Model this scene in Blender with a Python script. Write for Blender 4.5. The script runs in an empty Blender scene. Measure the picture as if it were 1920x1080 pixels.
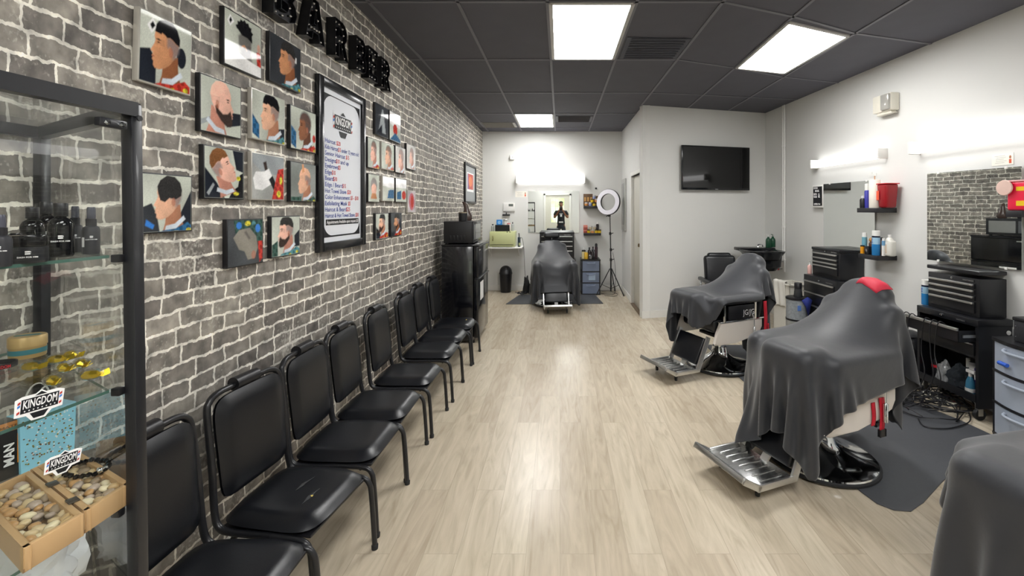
import bpy, bmesh, math, random
import numpy as np
from mathutils import Vector, Matrix, Euler
PI = math.pi
sc = bpy.context.scene
C = sc.collection
rnd = random.Random(7)
# ---------------------------------------------------------------- camera geometry (metres)
F, CX, CY, ZC = 836.0, 1050.0, 391.0, 1.54
H = 2.99            # ceiling height
XL = -1.46          # brick wall
YB = 8.39           # back wall
YF = -2.3           # street wall behind the photographer
TH = math.atan(0.05)
def XR(y): return 3.12 + .05 * (6.775 - y)
def P(px, py, y): return Vector(((px - CX) / F * y, y, ZC - (py - CY) / F * y))
def PF(px, py, z=0.0):
    y = F * (ZC - z) / (py - CY); return Vector(((px - CX) / F * y, y, z))
def PL(px, x=-1.43): return F * x / (px - CX)        # depth of a point on a plane X = x
def RW(px, d=0.0, z=0.0):                             # point on the right wall, d in front of it
    k = (px - CX) / F; y = (3.4588 - d) / (k + .05); return Vector((k * y, y, z))
def ZR(py, y): return ZC - (py - CY) / F * y
# ---------------------------------------------------------------- materials
def hx(h):
    v = [int(h[i:i + 2], 16) / 255 for i in (0, 2, 4)]
    return tuple([(c / 12.92 if c <= .04045 else ((c + .055) / 1.055) ** 2.4) for c in v] + [1.0])
_m = {}
def mat(name, col='808080', rough=.5, metal=0.0, var=.06, nscale=30, bump=0.0, emit=0, coat=0.0, spec=.5, bscale=None, sheen=0):
    if name in _m: return _m[name]
    m = bpy.data.materials.new(name); m.use_nodes = True; _m[name] = m
    nt = m.node_tree; N = nt.nodes; L = nt.links; b = N['Principled BSDF']
    c = hx(col)
    tc = N.new('ShaderNodeTexCoord'); nz = N.new('ShaderNodeTexNoise'); nz.inputs['Scale'].default_value = nscale
    nz.inputs['Detail'].default_value = 4
    L.new(tc.outputs['Object'], nz.inputs['Vector'])
    mx = N.new('ShaderNodeMix'); mx.data_type = 'RGBA'
    mx.inputs[6].default_value = tuple([max(0, x * (1 - var)) for x in c[:3]] + [1])
    mx.inputs[7].default_value = tuple([min(1, x * (1 + var)) for x in c[:3]] + [1])
    L.new(nz.outputs['Fac'], mx.inputs[0]); L.new(mx.outputs[2], b.inputs['Base Color'])
    b.inputs['Roughness'].default_value = rough; b.inputs['Metallic'].default_value = metal
    b.inputs['Specular IOR Level'].default_value = spec
    b.inputs['Coat Weight'].default_value = coat; b.inputs['Sheen Weight'].default_value = sheen
    if bump:
        n2 = N.new('ShaderNodeTexNoise'); n2.inputs['Scale'].default_value = bscale or nscale * 3; n2.inputs['Detail'].default_value = 5
        L.new(tc.outputs['Object'], n2.inputs['Vector'])
        bp = N.new('ShaderNodeBump'); bp.inputs['Strength'].default_value = bump; bp.inputs['Distance'].default_value = .01
        L.new(n2.outputs['Fac'], bp.inputs['Height']); L.new(bp.outputs['Normal'], b.inputs['Normal'])
    if emit:
        b.inputs['Emission Color'].default_value = c; b.inputs['Emission Strength'].default_value = emit
    return m
def glass(name, tint=(.97, .99, .98), refl=1.0, rough=0.0):
    if name in _m: return _m[name]
    m = bpy.data.materials.new(name); m.use_nodes = True; _m[name] = m
    nt = m.node_tree; N = nt.nodes; L = nt.links; N.clear()
    out = N.new('ShaderNodeOutputMaterial'); tr = N.new('ShaderNodeBsdfTransparent'); gl = N.new('ShaderNodeBsdfGlossy')
    fr = N.new('ShaderNodeLayerWeight'); fr.inputs['Blend'].default_value = .5
    pw = N.new('ShaderNodeMath'); pw.operation = 'POWER'; pw.inputs[1].default_value = 4.5; L.new(fr.outputs['Facing'], pw.inputs[0])
    mu = N.new('ShaderNodeMath'); mu.operation = 'MULTIPLY_ADD'; mu.inputs[1].default_value = .7 * refl; mu.inputs[2].default_value = .035 * refl
    gl.inputs['Roughness'].default_value = rough; tr.inputs['Color'].default_value = (*tint, 1)
    mx = N.new('ShaderNodeMixShader'); L.new(pw.outputs[0], mu.inputs[0]); L.new(mu.outputs[0], mx.inputs[0])
    L.new(tr.outputs[0], mx.inputs[1]); L.new(gl.outputs[0], mx.inputs[2]); L.new(mx.outputs[0], out.inputs['Surface'])
    return m
def mirror_mat():
    m = mat('mirror_glass', 'E4E8E6', .01, 1.0, .0); return m
def brick_mat():
    m = bpy.data.materials.new('brick_wallpaper'); m.use_nodes = True
    nt = m.node_tree; N = nt.nodes; L = nt.links; b = N['Principled BSDF']
    def math_(op, a, bb=None, c=None):
        n = N.new('ShaderNodeMath'); n.operation = op
        for i, v in enumerate((a, bb, c)):
            if v is None: continue
            if isinstance(v, (int, float)): n.inputs[i].default_value = v
            else: L.new(v, n.inputs[i])
        return n.outputs[0]
    g = N.new('ShaderNodeNewGeometry'); sp = N.new('ShaderNodeSeparateXYZ'); L.new(g.outputs['Position'], sp.inputs[0])
    y = sp.outputs['Y']; z = sp.outputs['Z']
    yc = math_('MAXIMUM', y, .8); ang = math_('DIVIDE', 1.46, yc)
    u = math_('DIVIDE', 1.46, math_('TANGENT', ang)); u = math_('ADD', u, math_('SUBTRACT', math_('MINIMUM', y, .8), .8))
    cb = N.new('ShaderNodeCombineXYZ'); L.new(u, cb.inputs[0]); L.new(z, cb.inputs[1])
    def noise(scale, detail=3, vec=None):
        n = N.new('ShaderNodeTexNoise'); n.inputs['Scale'].default_value = scale; n.inputs['Detail'].default_value = detail
        L.new(vec or cb.outputs[0], n.inputs['Vector']); return n
    def vm(op, a, bb):
        n = N.new('ShaderNodeVectorMath'); n.operation = op
        for i, v in enumerate((a, bb)):
            if isinstance(v, tuple): n.inputs[i].default_value = v
            else: L.new(v, n.inputs[i])
        return n.outputs[0]
    n1 = noise(5.5, 1); n2 = noise(32, 3)
    d1 = vm('MULTIPLY', vm('SUBTRACT', n1.outputs['Color'], (.5, .5, .5)), (.045, .030, 0))
    d2 = vm('MULTIPLY', vm('SUBTRACT', n2.outputs['Color'], (.5, .5, .5)), (.022, .020, 0))
    co = vm('ADD', vm('ADD', cb.outputs[0], d1), d2)
    br = N.new('ShaderNodeTexBrick'); L.new(co, br.inputs['Vector'])
    br.offset = .43; br.squash = .8; br.squash_frequency = 3
    br.inputs['Scale'].default_value = 1; br.inputs['Brick Width'].default_value = .195; br.inputs['Row Height'].default_value = .0675
    br.inputs['Mortar Size'].default_value = .0062; br.inputs['Mortar Smooth'].default_value = .25; br.inputs['Bias'].default_value = -.1
    br.inputs['Color1'].default_value = hx('706B66'); br.inputs['Color2'].default_value = hx('9E988F'); br.inputs['Mortar'].default_value = hx('EAE6DC')
    n3 = noise(14, 6); n4 = noise(60, 4); n5 = noise(4, 3)
    # mottled faces
    r1 = N.new('ShaderNodeValToRGB'); L.new(n3.outputs['Fac'], r1.inputs[0])
    r1.color_ramp.elements[0].position = .3; r1.color_ramp.elements[0].color = (.50, .50, .50, 1)
    r1.color_ramp.elements[1].position = .7; r1.color_ramp.elements[1].color = (1.45, 1.44, 1.42, 1)
    mm = N.new('ShaderNodeMix'); mm.data_type = 'RGBA'; mm.blend_type = 'MULTIPLY'; mm.inputs[0].default_value = 1
    L.new(br.outputs['Color'], mm.inputs[6]); L.new(r1.outputs[0], mm.inputs[7])
    # chalky rubbed patches
    s = math_('MULTIPLY', math_('ADD', n4.outputs['Fac'], n5.outputs['Fac']), .5)
    r2 = N.new('ShaderNodeValToRGB'); L.new(s, r2.inputs[0])
    r2.color_ramp.elements[0].position = .55; r2.color_ramp.elements[0].color = (0, 0, 0, 1)
    r2.color_ramp.elements[1].position = .66; r2.color_ramp.elements[1].color = (.6, .6, .6, 1)
    m2 = N.new('ShaderNodeMix'); m2.data_type = 'RGBA'; L.new(r2.outputs[0], m2.inputs[0]); L.new(mm.outputs[2], m2.inputs[6]); m2.inputs[7].default_value = hx('D8D3C8')
    L.new(m2.outputs[2], b.inputs['Base Color'])
    b.inputs['Roughness'].default_value = .62
    bp = N.new('ShaderNodeBump'); bp.inputs['Strength'].default_value = .35; bp.inputs['Distance'].default_value = .004
    h = math_('ADD', math_('MULTIPLY', br.outputs['Fac'], -1), math_('MULTIPLY', n3.outputs['Fac'], .5)); L.new(h, bp.inputs['Height'])
    L.new(bp.outputs[0], b.inputs['Normal'])
    return m
def floor_mat():
    m = bpy.data.materials.new('vinyl_planks'); m.use_nodes = True
    nt = m.node_tree; N = nt.nodes; L = nt.links; b = N['Principled BSDF']
    g = N.new('ShaderNodeNewGeometry'); sp = N.new('ShaderNodeSeparateXYZ'); L.new(g.outputs['Position'], sp.inputs[0])
    cb = N.new('ShaderNodeCombineXYZ'); L.new(sp.outputs['Y'], cb.inputs[0]); L.new(sp.outputs['X'], cb.inputs[1])
    br = N.new('ShaderNodeTexBrick'); L.new(cb.outputs[0], br.inputs['Vector']); br.offset = .37; br.squash = 1
    br.inputs['Scale'].default_value = 1; br.inputs['Brick Width'].default_value = 1.22; br.inputs['Row Height'].default_value = .152
    br.inputs['Mortar Size'].default_value = .0011; br.inputs['Mortar Smooth'].default_value = .3
    br.inputs['Color1'].default_value = hx('B9AC98'); br.inputs['Color2'].default_value = hx('C8BDA9'); br.inputs['Mortar'].default_value = hx('A89D8A')
    # wood grain: stretched noise, shifted per plank by the brick colour
    vm = N.new('ShaderNodeVectorMath'); vm.operation = 'MULTIPLY'; L.new(cb.outputs[0], vm.inputs[0]); vm.inputs[1].default_value = (.9, 6.5, 1)
    va = N.new('ShaderNodeVectorMath'); va.operation = 'ADD'; L.new(vm.outputs[0], va.inputs[0])
    vs = N.new('ShaderNodeVectorMath'); vs.operation = 'MULTIPLY'; L.new(br.outputs['Color'], vs.inputs[0]); vs.inputs[1].default_value = (90, 90, 90); L.new(vs.outputs[0], va.inputs[1])
    n1 = N.new('ShaderNodeTexNoise'); n1.inputs['Scale'].default_value = 2.2; n1.inputs['Detail'].default_value = 7; n1.inputs['Distortion'].default_value = 2.4; L.new(va.outputs[0], n1.inputs['Vector'])
    vm2 = N.new('ShaderNodeVectorMath'); vm2.operation = 'MULTIPLY'; L.new(cb.outputs[0], vm2.inputs[0]); vm2.inputs[1].default_value = (4, 70, 1)
    n2 = N.new('ShaderNodeTexNoise'); n2.inputs['Scale'].default_value = 3; n2.inputs['Detail'].default_value = 5; L.new(vm2.outputs[0], n2.inputs['Vector'])
    r = N.new('ShaderNodeValToRGB'); L.new(n1.outputs['Fac'], r.inputs[0]); e = r.color_ramp.elements
    e[0].position = .25; e[0].color = (.76, .73, .68, 1); e[1].position = .68; e[1].color = (1.12, 1.12, 1.12, 1)
    e2 = r.color_ramp.elements.new(.44); e2.color = (.95, .94, .925, 1)
    mm = N.new('ShaderNodeMix'); mm.data_type = 'RGBA'; mm.blend_type = 'MULTIPLY'; mm.inputs[0].default_value = .85
    L.new(br.outputs['Color'], mm.inputs[6]); L.new(r.outputs[0], mm.inputs[7])
    r2 = N.new('ShaderNodeValToRGB'); L.new(n2.outputs['Fac'], r2.inputs[0]); r2.color_ramp.elements[0].color = (.93, .925, .915, 1); r2.color_ramp.elements[1].color = (1.05, 1.05, 1.05, 1)
    m3 = N.new('ShaderNodeMix'); m3.data_type = 'RGBA'; m3.blend_type = 'MULTIPLY'; m3.inputs[0].default_value = .7
    L.new(mm.outputs[2], m3.inputs[6]); L.new(r2.outputs[0], m3.inputs[7]); L.new(m3.outputs[2], b.inputs['Base Color'])
    b.inputs['Roughness'].default_value = .27; b.inputs['Specular IOR Level'].default_value = .5
    bp = N.new('ShaderNodeBump'); bp.inputs['Strength'].default_value = .12; bp.inputs['Distance'].default_value = .002
    L.new(n2.outputs['Fac'], bp.inputs['Height']); L.new(bp.outputs[0], b.inputs['Normal'])
    return m
# ---------------------------------------------------------------- mesh building
FRAME = {}                       # object name -> world matrix of its frame
def _m4(loc=(0, 0, 0), rot=(0, 0, 0)):
    return Matrix.Translation(Vector(loc)) @ Euler(rot).to_matrix().to_4x4()
class MB:
    def __init__(s): s.bm = bmesh.new(); s.mats = []; s.cur = 0; s.M = Matrix.Identity(4)
    def use(s, m):
        if m not in s.mats: s.mats.append(m)
        s.cur = s.mats.index(m); return s
    def at(s, loc=(0, 0, 0), rot=(0, 0, 0)): s.M = _m4(loc, rot); return s
    def _fin(s, verts, faces=None):
        for v in verts: v.co = s.M @ v.co
        fs = faces if faces is not None else {f for v in verts for f in v.link_faces}
        for f in fs: f.material_index = s.cur
        return s
    def faces(s, pts, fcs):
        vs = [s.bm.verts.new(p) for p in pts]; out = []
        for f in fcs:
            try: out.append(s.bm.faces.new([vs[i] for i in f]))
            except ValueError: pass
        s._fin(vs, out); return s
    def box(s, c, size, bev=0.0, seg=2, rot=(0, 0, 0), taper=None):
        r = bmesh.ops.create_cube(s.bm, size=1); vs = r['verts']; R = Euler(rot).to_matrix()
        for v in vs:
            p = Vector((v.co.x * size[0], v.co.y * size[1], v.co.z * size[2]))
            if taper and v.co.z < 0: p.x *= taper; p.y *= taper
            v.co = R @ p + Vector(c)
        if bev:
            es = list({e for v in vs for e in v.link_edges})
            rr = bmesh.ops.bevel(s.bm, geom=es, offset=bev, segments=seg, profile=.5, affect='EDGES')
            vs = list({v for f in rr['faces'] for v in f.verts} | {v for v in vs if v.is_valid})
        return s._fin(vs)
    def box2(s, a, b, bev=0.0, seg=2):
        a, b = Vector(a), Vector(b); return s.box((a + b) / 2, [abs(x) for x in (b - a)], bev, seg)
    def bar(s, a, b, w, h, bev=0.0, up=(0, 0, 1)):
        a, b = Vector(a), Vector(b); d = b - a; z = d.normalized(); u = Vector(up)
        if abs(z.dot(u)) > .98: u = Vector((0, 1, 0))
        x = u.cross(z).normalized(); y = z.cross(x)
        r = bmesh.ops.create_cube(s.bm, size=1); vs = r['verts']
        for v in vs: v.co = (a + b) / 2 + x * v.co.x * w + y * v.co.y * h + z * v.co.z * d.length
        if bev:
            es = list({e for v in vs for e in v.link_edges})
            rr = bmesh.ops.bevel(s.bm, geom=es, offset=bev, segments=2, profile=.5, affect='EDGES')
            vs = list({v for f in rr['faces'] for v in f.verts} | {v for v in vs if v.is_valid})
        return s._fin(vs)
    def tube(s, pts, r, seg=10, closed=False, cap=True, smooth=0, flat=1.0):
        pts = [Vector(p) for p in pts]
        if smooth: pts = catmull(pts, smooth, closed)
        n = len(pts); rs = r if isinstance(r, (list, tuple)) else [r] * n
        if len(rs) != n: rs = list(np.interp(np.linspace(0, 1, n), np.linspace(0, 1, len(rs)), rs))
        rings = []; t0 = None; nx = None
        for i in range(n):
            if closed: t = pts[(i + 1) % n] - pts[i - 1]
            else: t = pts[min(i + 1, n - 1)] - pts[max(i - 1, 0)]
            if t.length < 1e-9: t = t0 or Vector((0, 0, 1))
            t = t.normalized()
            if nx is None:
                a = Vector((0, 0, 1)) if abs(t.z) < .9 else Vector((0, 1, 0)); nx = a.cross(t).normalized()
            else:
                q = t0.rotation_difference(t); nx = (q @ nx); nx = (nx - t * nx.dot(t)).normalized()
            ny = t.cross(nx); t0 = t
            rings.append([s.bm.verts.new(pts[i] + nx * math.cos(2 * PI * k / seg) * rs[i] + ny * math.sin(2 * PI * k / seg) * rs[i] * flat) for k in range(seg)])
        fs = []
        for i in range(n if closed else n - 1):
            A, B = rings[i], rings[(i + 1) % n]
            for k in range(seg): fs.append(s.bm.faces.new((A[k], A[(k + 1) % seg], B[(k + 1) % seg], B[k])))
        if cap and not closed:
            fs.append(s.bm.faces.new(rings[0][::-1])); fs.append(s.bm.faces.new(rings[-1]))
        return s._fin([v for g in rings for v in g], fs)
    def lathe(s, prof, c=(0, 0, 0), seg=24, axis='Z', sx=1, sy=1):
        rings = []
        for (r, z) in prof:
            ring = []
            for k in range(seg if r > 1e-6 else 1):
                a = 2 * PI * k / seg; p = Vector((r * math.cos(a) * sx, r * math.sin(a) * sy, z))
                if axis == 'X': p = Vector((p.z, p.x, p.y))
                if axis == 'Y': p = Vector((p.x, p.z, -p.y))
                ring.append(s.bm.verts.new(p + Vector(c)))
            rings.append(ring)
        fs = []
        for A, B in zip(rings, rings[1:]):
            if len(A) == 1 and len(B) == 1: continue
            if len(A) == 1: fs += [s.bm.faces.new((A[0], B[(k + 1) % seg], B[k])) for k in range(seg)]
            elif len(B) == 1: fs += [s.bm.faces.new((A[k], A[(k + 1) % seg], B[0])) for k in range(seg)]
            else: fs += [s.bm.faces.new((A[k], A[(k + 1) % seg], B[(k + 1) % seg], B[k])) for k in range(seg)]
        if prof[0] != prof[-1]:
            if len(rings[0]) > 1: fs.append(s.bm.faces.new(rings[0][::-1]))
            if len(rings[-1]) > 1: fs.append(s.bm.faces.new(rings[-1]))
        return s._fin([v for g in rings for v in g], fs)
    def ball(s, c, r, sub=2, sc_=(1, 1, 1), noise=0, seed=0):
        rr = bmesh.ops.create_icosphere(s.bm, subdivisions=sub, radius=1); q = random.Random(seed)
        R = r
        for v in rr['verts']:
            k = 1 + (q.random() - .5) * noise
            v.co = Vector((v.co.x * sc_[0], v.co.y * sc_[1], v.co.z * sc_[2])) * R * k + Vector(c)
        return s._fin(rr['verts'])
    def prism(s, poly, o, u, v, d, bev=0.0):
        """2D outline poly in the frame o + u*x + v*y, thickness vector d"""
        o, u, v, d = Vector(o), Vector(u), Vector(v), Vector(d)
        a = [s.bm.verts.new(o + u * x + v * y) for x, y in poly]; b = [s.bm.verts.new(w.co + d) for w in a]
        n = len(a); fs = []
        if d.length > 1e-7:
            fs += [s.bm.faces.new((a[i], a[(i + 1) % n], b[(i + 1) % n], b[i])) for i in range(n)]
            fs.append(s.bm.faces.new(b))
        fs.append(s.bm.faces.new(a[::-1]))
        if bev:
            es = list({e for f in (fs[-1], fs[-2]) for e in f.edges})
            rr = bmesh.ops.bevel(s.bm, geom=es, offset=bev, segments=2, profile=.5, affect='EDGES')
            vs = list({q for f in rr['faces'] for q in f.verts} | {q for q in a + b if q.is_valid})
            return s._fin(vs)
        return s._fin(a + b, fs)
    def text(s, body, o, u, v, height, align='L', width=None, depth=.0006, bold=0.0):
        """flat lettering: o origin, u reading direction, v up (unit vectors)"""
        cu = bpy.data.curves.new('lettering', 'FONT'); cu.body = body; cu.resolution_u = 2; cu.offset = bold
        ob = bpy.data.objects.new('lettering', cu); C.objects.link(ob); bpy.context.view_layer.update()
        me = bpy.data.meshes.new_from_object(ob.evaluated_get(bpy.context.evaluated_depsgraph_get()))
        bpy.data.objects.remove(ob); bpy.data.curves.remove(cu)
        if not len(me.vertices): return s
        xs = [q.co.x for q in me.vertices]; x0, x1 = min(xs), max(xs); k = height / .7
        kx = (width / (x1 - x0)) if width else k; w = (x1 - x0) * kx
        off = {'L': 0, 'C': -w / 2, 'R': -w}[align]
        o, u, v = Vector(o), Vector(u), Vector(v); n = u.cross(v)
        vs = [s.bm.verts.new(o + u * ((q.co.x - x0) * kx + off) + v * (q.co.y * k) + n * depth) for q in me.vertices]
        fs = []
        for pl in me.polygons:
            try: fs.append(s.bm.faces.new([vs[i] for i in pl.vertices]))
            except ValueError: pass
        bpy.data.meshes.remove(me)
        return s._fin(vs, fs)
    def build(s, name, m=None, parent=None, smooth=40, world=False, recalc=True):
        bm = s.bm
        if recalc: bmesh.ops.recalc_face_normals(bm, faces=bm.faces)
        me = bpy.data.meshes.new(name)
        if world and parent is not None:
            bm.transform(FRAME[parent.name].inverted())
        bm.to_mesh(me); bm.free()
        mats = s.mats or [m or mat('plain', '909090')]
        if s.mats and m: pass
        for q in mats: me.materials.append(q)
        if smooth is not None and len(me.polygons):
            me.shade_smooth(); me.set_sharp_from_angle(angle=math.radians(smooth))
        o = bpy.data.objects.new(name, me); C.objects.link(o)
        if parent is not None: o.parent = parent; FRAME[o.name] = FRAME[parent.name]
        else: FRAME[o.name] = Matrix.Identity(4)
        return o
def catmull(pts, k, closed=False):
    n = len(pts); out = []
    for i in range(n if closed else n - 1):
        p0 = pts[(i - 1) % n] if closed or i else pts[0]; p1 = pts[i]; p2 = pts[(i + 1) % n]
        p3 = pts[(i + 2) % n] if closed or i + 2 < n else pts[-1]
        for j in range(k):
            t = j / k
            out.append(.5 * ((2 * p1) + (p2 - p0) * t + (2 * p0 - 5 * p1 + 4 * p2 - p3) * t * t + (3 * p1 - p0 - 3 * p2 + p3) * t ** 3))
    if not closed: out.append(pts[-1])
    return out
def thing(name, label, cat, loc=(0, 0, 0), rotz=0, group=None):
    o = bpy.data.objects.new(name, None); C.objects.link(o); o.empty_display_size = .05
    o.location = loc; o.rotation_euler = (0, 0, rotz); o['label'] = label; o['category'] = cat
    if group: o['group'] = group
    FRAME[o.name] = _m4(loc, (0, 0, rotz)); return o
def tag(o, label, cat, group=None, kind=None):
    o['label'] = label; o['category'] = cat
    if group: o['group'] = group
    if kind: o['kind'] = kind
    return o
def lab(o, l): o['label'] = l; return o
def struct(o): o['kind'] = 'structure'; return o
def copy_tree(o, parent=None):
    c = o.copy(); C.objects.link(c); FRAME[c.name] = FRAME[o.name]
    if parent is not None: c.parent = parent
    for ch in list(o.children): copy_tree(ch, c)
    return c
def dup(root, loc, rotz=0, label=None, group=None):
    c = copy_tree(root); c.location = loc; c.rotation_euler = (0, 0, rotz); FRAME[c.name] = _m4(loc, (0, 0, rotz))
    if label: c['label'] = label
    if group: c['group'] = group
    return c
# shared materials
BLK = mat('black_plastic', '16161A', .38, 0, .1); BLKM = mat('black_powder_coat', '17181C', .35, .0, .15, 60, coat=.1)
BLKG = mat('black_gloss_enamel', '0E0F14', .16, 0, .1, coat=.3)
CHR = mat('chrome', 'DADDDF', .08, 1.0, .03); CHR2 = mat('brushed_steel', 'D2D2D0', .34, 1.0, .08, 80)
WHT = mat('white_plastic', 'E9E8E4', .4, 0, .03); WPAINT = mat('white_wall_paint', 'DADAD7', .6, 0, .02, 3, bump=.03, bscale=150)
TRIM = mat('white_trim_paint', 'E2E1DC', .4, 0, .02); VINYL = mat('black_vinyl', '101217', .32, 0, .12, 12, bump=.05, bscale=300)
RED = mat('red_plastic', 'C4202C', .35); RUB = mat('black_rubber', '1B1C1E', .6)
CLR = glass('clear_glass', (.975, .985, .98), .8); EDGE = mat('green_glass_edge', '4E6E64', .15, 0, .05)
MIR = mirror_mat()
# ================================================================ camera, light, setting
cam = bpy.data.cameras.new('camera'); co = bpy.data.objects.new('camera', cam); C.objects.link(co); sc.camera = co
co.location = (0, 0, ZC); co.rotation_euler = (PI / 2, 0, 0)
cam.sensor_width = 36; cam.lens = F / 1920 * 36; cam.shift_x = -(CX - 960) / 1920; cam.shift_y = -(540 - CY) / 1920
cam.clip_start = .05; cam.clip_end = 200
sc.view_settings.view_transform = 'Standard'; sc.view_settings.look = 'None'; sc.view_settings.gamma = 1; sc.view_settings.exposure = EXPO = 1.15
sc.cycles.max_bounces = 10; sc.cycles.transparent_max_bounces = 16; sc.cycles.use_denoising = True
sc.cycles.sample_clamp_indirect = 6
w = bpy.data.worlds.new('daylight'); sc.world = w; w.use_nodes = True
N = w.node_tree.nodes; L = w.node_tree.links; bg = N['Background']
tc = N.new('ShaderNodeTexCoord'); nz = N.new('ShaderNodeTexNoise'); nz.inputs['Scale'].default_value = 14
L.new(tc.outputs['Generated'], nz.inputs['Vector'])
rp = N.new('ShaderNodeValToRGB'); L.new(nz.outputs['Fac'], rp.inputs[0])
rp.color_ramp.elements[0].position = .42; rp.color_ramp.elements[0].color = (.42, .52, .22, 1); rp.color_ramp.elements[1].position = .6; rp.color_ramp.elements[1].color = (.9, 1, .8, 1)
L.new(rp.outputs[0], bg.inputs['Color']); bg.inputs['Strength'].default_value = 1.3

def quadwall(name, m, a, b, z0, z1, th, out):
    """vertical wall from a to b (2D), thickness th towards 'out'"""
    a, b, out = Vector(a), Vector(b), Vector(out).normalized() * th
    mb = MB().use(m); mb.prism([(a.x, a.y), (b.x, b.y), (b.x + out.x, b.y + out.y), (a.x + out.x, a.y + out.y)], (0, 0, z0), (1, 0, 0), (0, 1, 0), (0, 0, z1 - z0))
    return struct(mb.build(name, smooth=None))
fl = MB().use(floor_mat()).box2((-1.7, YF - .2, -.06), (3.9, YB + .2, 0)).build('floor', smooth=None); struct(fl)
CEIL = mat('charcoal_ceiling_tile', '54545C', .75, 0, .10, 5, bump=.15, bscale=220)
ce = MB().use(CEIL).box2((-1.7, YF - .2, H), (3.9, YB + .2, H + .08)).build('ceiling', smooth=None); struct(ce)
quadwall('wall_left', brick_mat(), (XL, YF), (XL, YB), 0, H, .1, (-1, 0))
quadwall('wall_back', WPAINT, (XL, YB), (1.17, YB), 0, H, .1, (0, 1))
quadwall('wall_right', WPAINT, (XR(YF), YF), (3.12, 6.775), 0, H, .1, (1, .05))
PC = Vector((1.159, 6.25)); PR = Vector((3.12, 6.775))
# partition facing the room and the side wall (with the closet door opening) going back
quadwall('wall_partition', WPAINT, PC, PR, 0, H, .1, (-.26, .966))
DY0, DY1, DZ = 6.42, 7.22, 2.06
sw = MB().use(WPAINT)
for (y0, y1, z0, z1) in ((6.25, DY0, 0, H), (DY1, YB, 0, H), (DY0, DY1, DZ, H)):
    sw.box2((1.165, y0 + (.012 if y0 == 6.25 else 0), z0), (1.265, y1, z1))
struct(sw.build('wall_closet_side', smooth=None))
d = MB().use(TRIM)      # casing
for (y0, y1, z0, z1) in ((DY0 - .06, DY0, 0, DZ + .06), (DY1, DY1 + .06, 0, DZ + .06), (DY0, DY1, DZ, DZ + .06)): d.box2((1.15, y0, z0), (1.28, y1, z1), .004)
struct(d.build('trim_1'))
dr = MB().use(mat('closet_door_paint', 'C9C7BC', .45)).box2((1.20, DY0 + .005, .012), (1.235, DY1 - .005, DZ - .005), .003)
dr = struct(dr.build('door_1'))
MB().use(mat('brass_knob', '8C7A5E', .25, 1)).lathe([(0, -.058), (.022, -.055), (.030, -.04), (.024, -.026), (.012, -.018), (.012, -.006), (.03, -.004), (.03, 0), (0, 0)], (1.20, 6.55, 1.0), 18, 'X').build('door_knob', parent=dr)
struct(MB().use(mat('dark_threshold', '6B5A48', .5)).box2((1.14, DY0, 0), (1.20, DY1, .012), .003).build('trim_2'))
# street wall with the glazed door and a window (seen in the back mirror)
fw = MB().use(WPAINT)
for (x0, x1, z0, z1) in ((XL, -.64, 0, H), (.42, 3.6, 0, H), (-.64, .42, 2.12, H)):
    fw.box2((x0, YF - .1, z0), (x1, YF, z1))
struct(fw.build('wall_front', smooth=None))
q = MB().use(TRIM)
for a, b in (((-.70, YF - .02, 0), (-.62, YF + .03, 2.18)), ((.40, YF - .02, 0), (.48, YF + .03, 2.18)), ((-.70, YF - .02, 2.10), (.48, YF + .03, 2.18))): q.box2(a, b, .004)
struct(q.build('trim_3'))
q = MB().use(mat('entrance_door_paint', 'D5D3C6', .4))
gx0, gx1, gz0, gz1 = -.38, .18, .95, 1.98
for a, b in (((-.62, YF - .06, .01), (gx0, YF - .01, 2.10)), ((gx1, YF - .06, .01), (.40, YF - .01, 2.10)), ((gx0, YF - .06, .01), (gx1, YF - .01, gz0)), ((gx0, YF - .06, gz1), (gx1, YF - .01, 2.10))): q.box2(a, b)
for k in (1, 2): q.box2((gx0 + (gx1 - gx0) * k / 3 - .009, YF - .05, gz0), (gx0 + (gx1 - gx0) * k / 3 + .009, YF - .02, gz1))
for k in (1, 2): q.box2((gx0, YF - .05, gz0 + (gz1 - gz0) * k / 3 - .009), (gx1, YF - .02, gz0 + (gz1 - gz0) * k / 3 + .009))
d2 = struct(q.build('door_2', smooth=None))
MB().use(CLR).box2((gx0, YF - .038, gz0), (gx1, YF - .034, gz1)).build('pane', parent=d2)
# baseboards
BH = .10
struct(MB().use(TRIM).box2((XL, YF, 0), (XL + .014, YB, BH), .003).build('baseboard_left'))
struct(MB().use(TRIM).box2((XL, YB - .014, 0), (1.165, YB, BH), .003).build('baseboard_back'))
struct(MB().use(TRIM).box2((1.151, DY1 + .06, 0), (1.165, YB, BH), .003).box2((1.151, 6.25, 0), (1.165, DY0 - .06, BH), .003).build('baseboard_closet_side'))
def slab(name, a, b, h, th, nrm, m=TRIM):
    a, b, nn = Vector(a), Vector(b), Vector(nrm).normalized() * th
    mb = MB().use(m); mb.prism([(a.x, a.y), (b.x, b.y), (b.x + nn.x, b.y + nn.y), (a.x + nn.x, a.y + nn.y)], (0, 0, 0), (1, 0, 0), (0, 1, 0), (0, 0, h)); return struct(mb.build(name, smooth=None))
slab('baseboard_partition', (PC.x - .014, PC.y - .004), PR, BH, .014, (.26, -.966))
slab('baseboard_right', (XR(YF), YF), PR, BH, .014, (-1, -.05))
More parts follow.
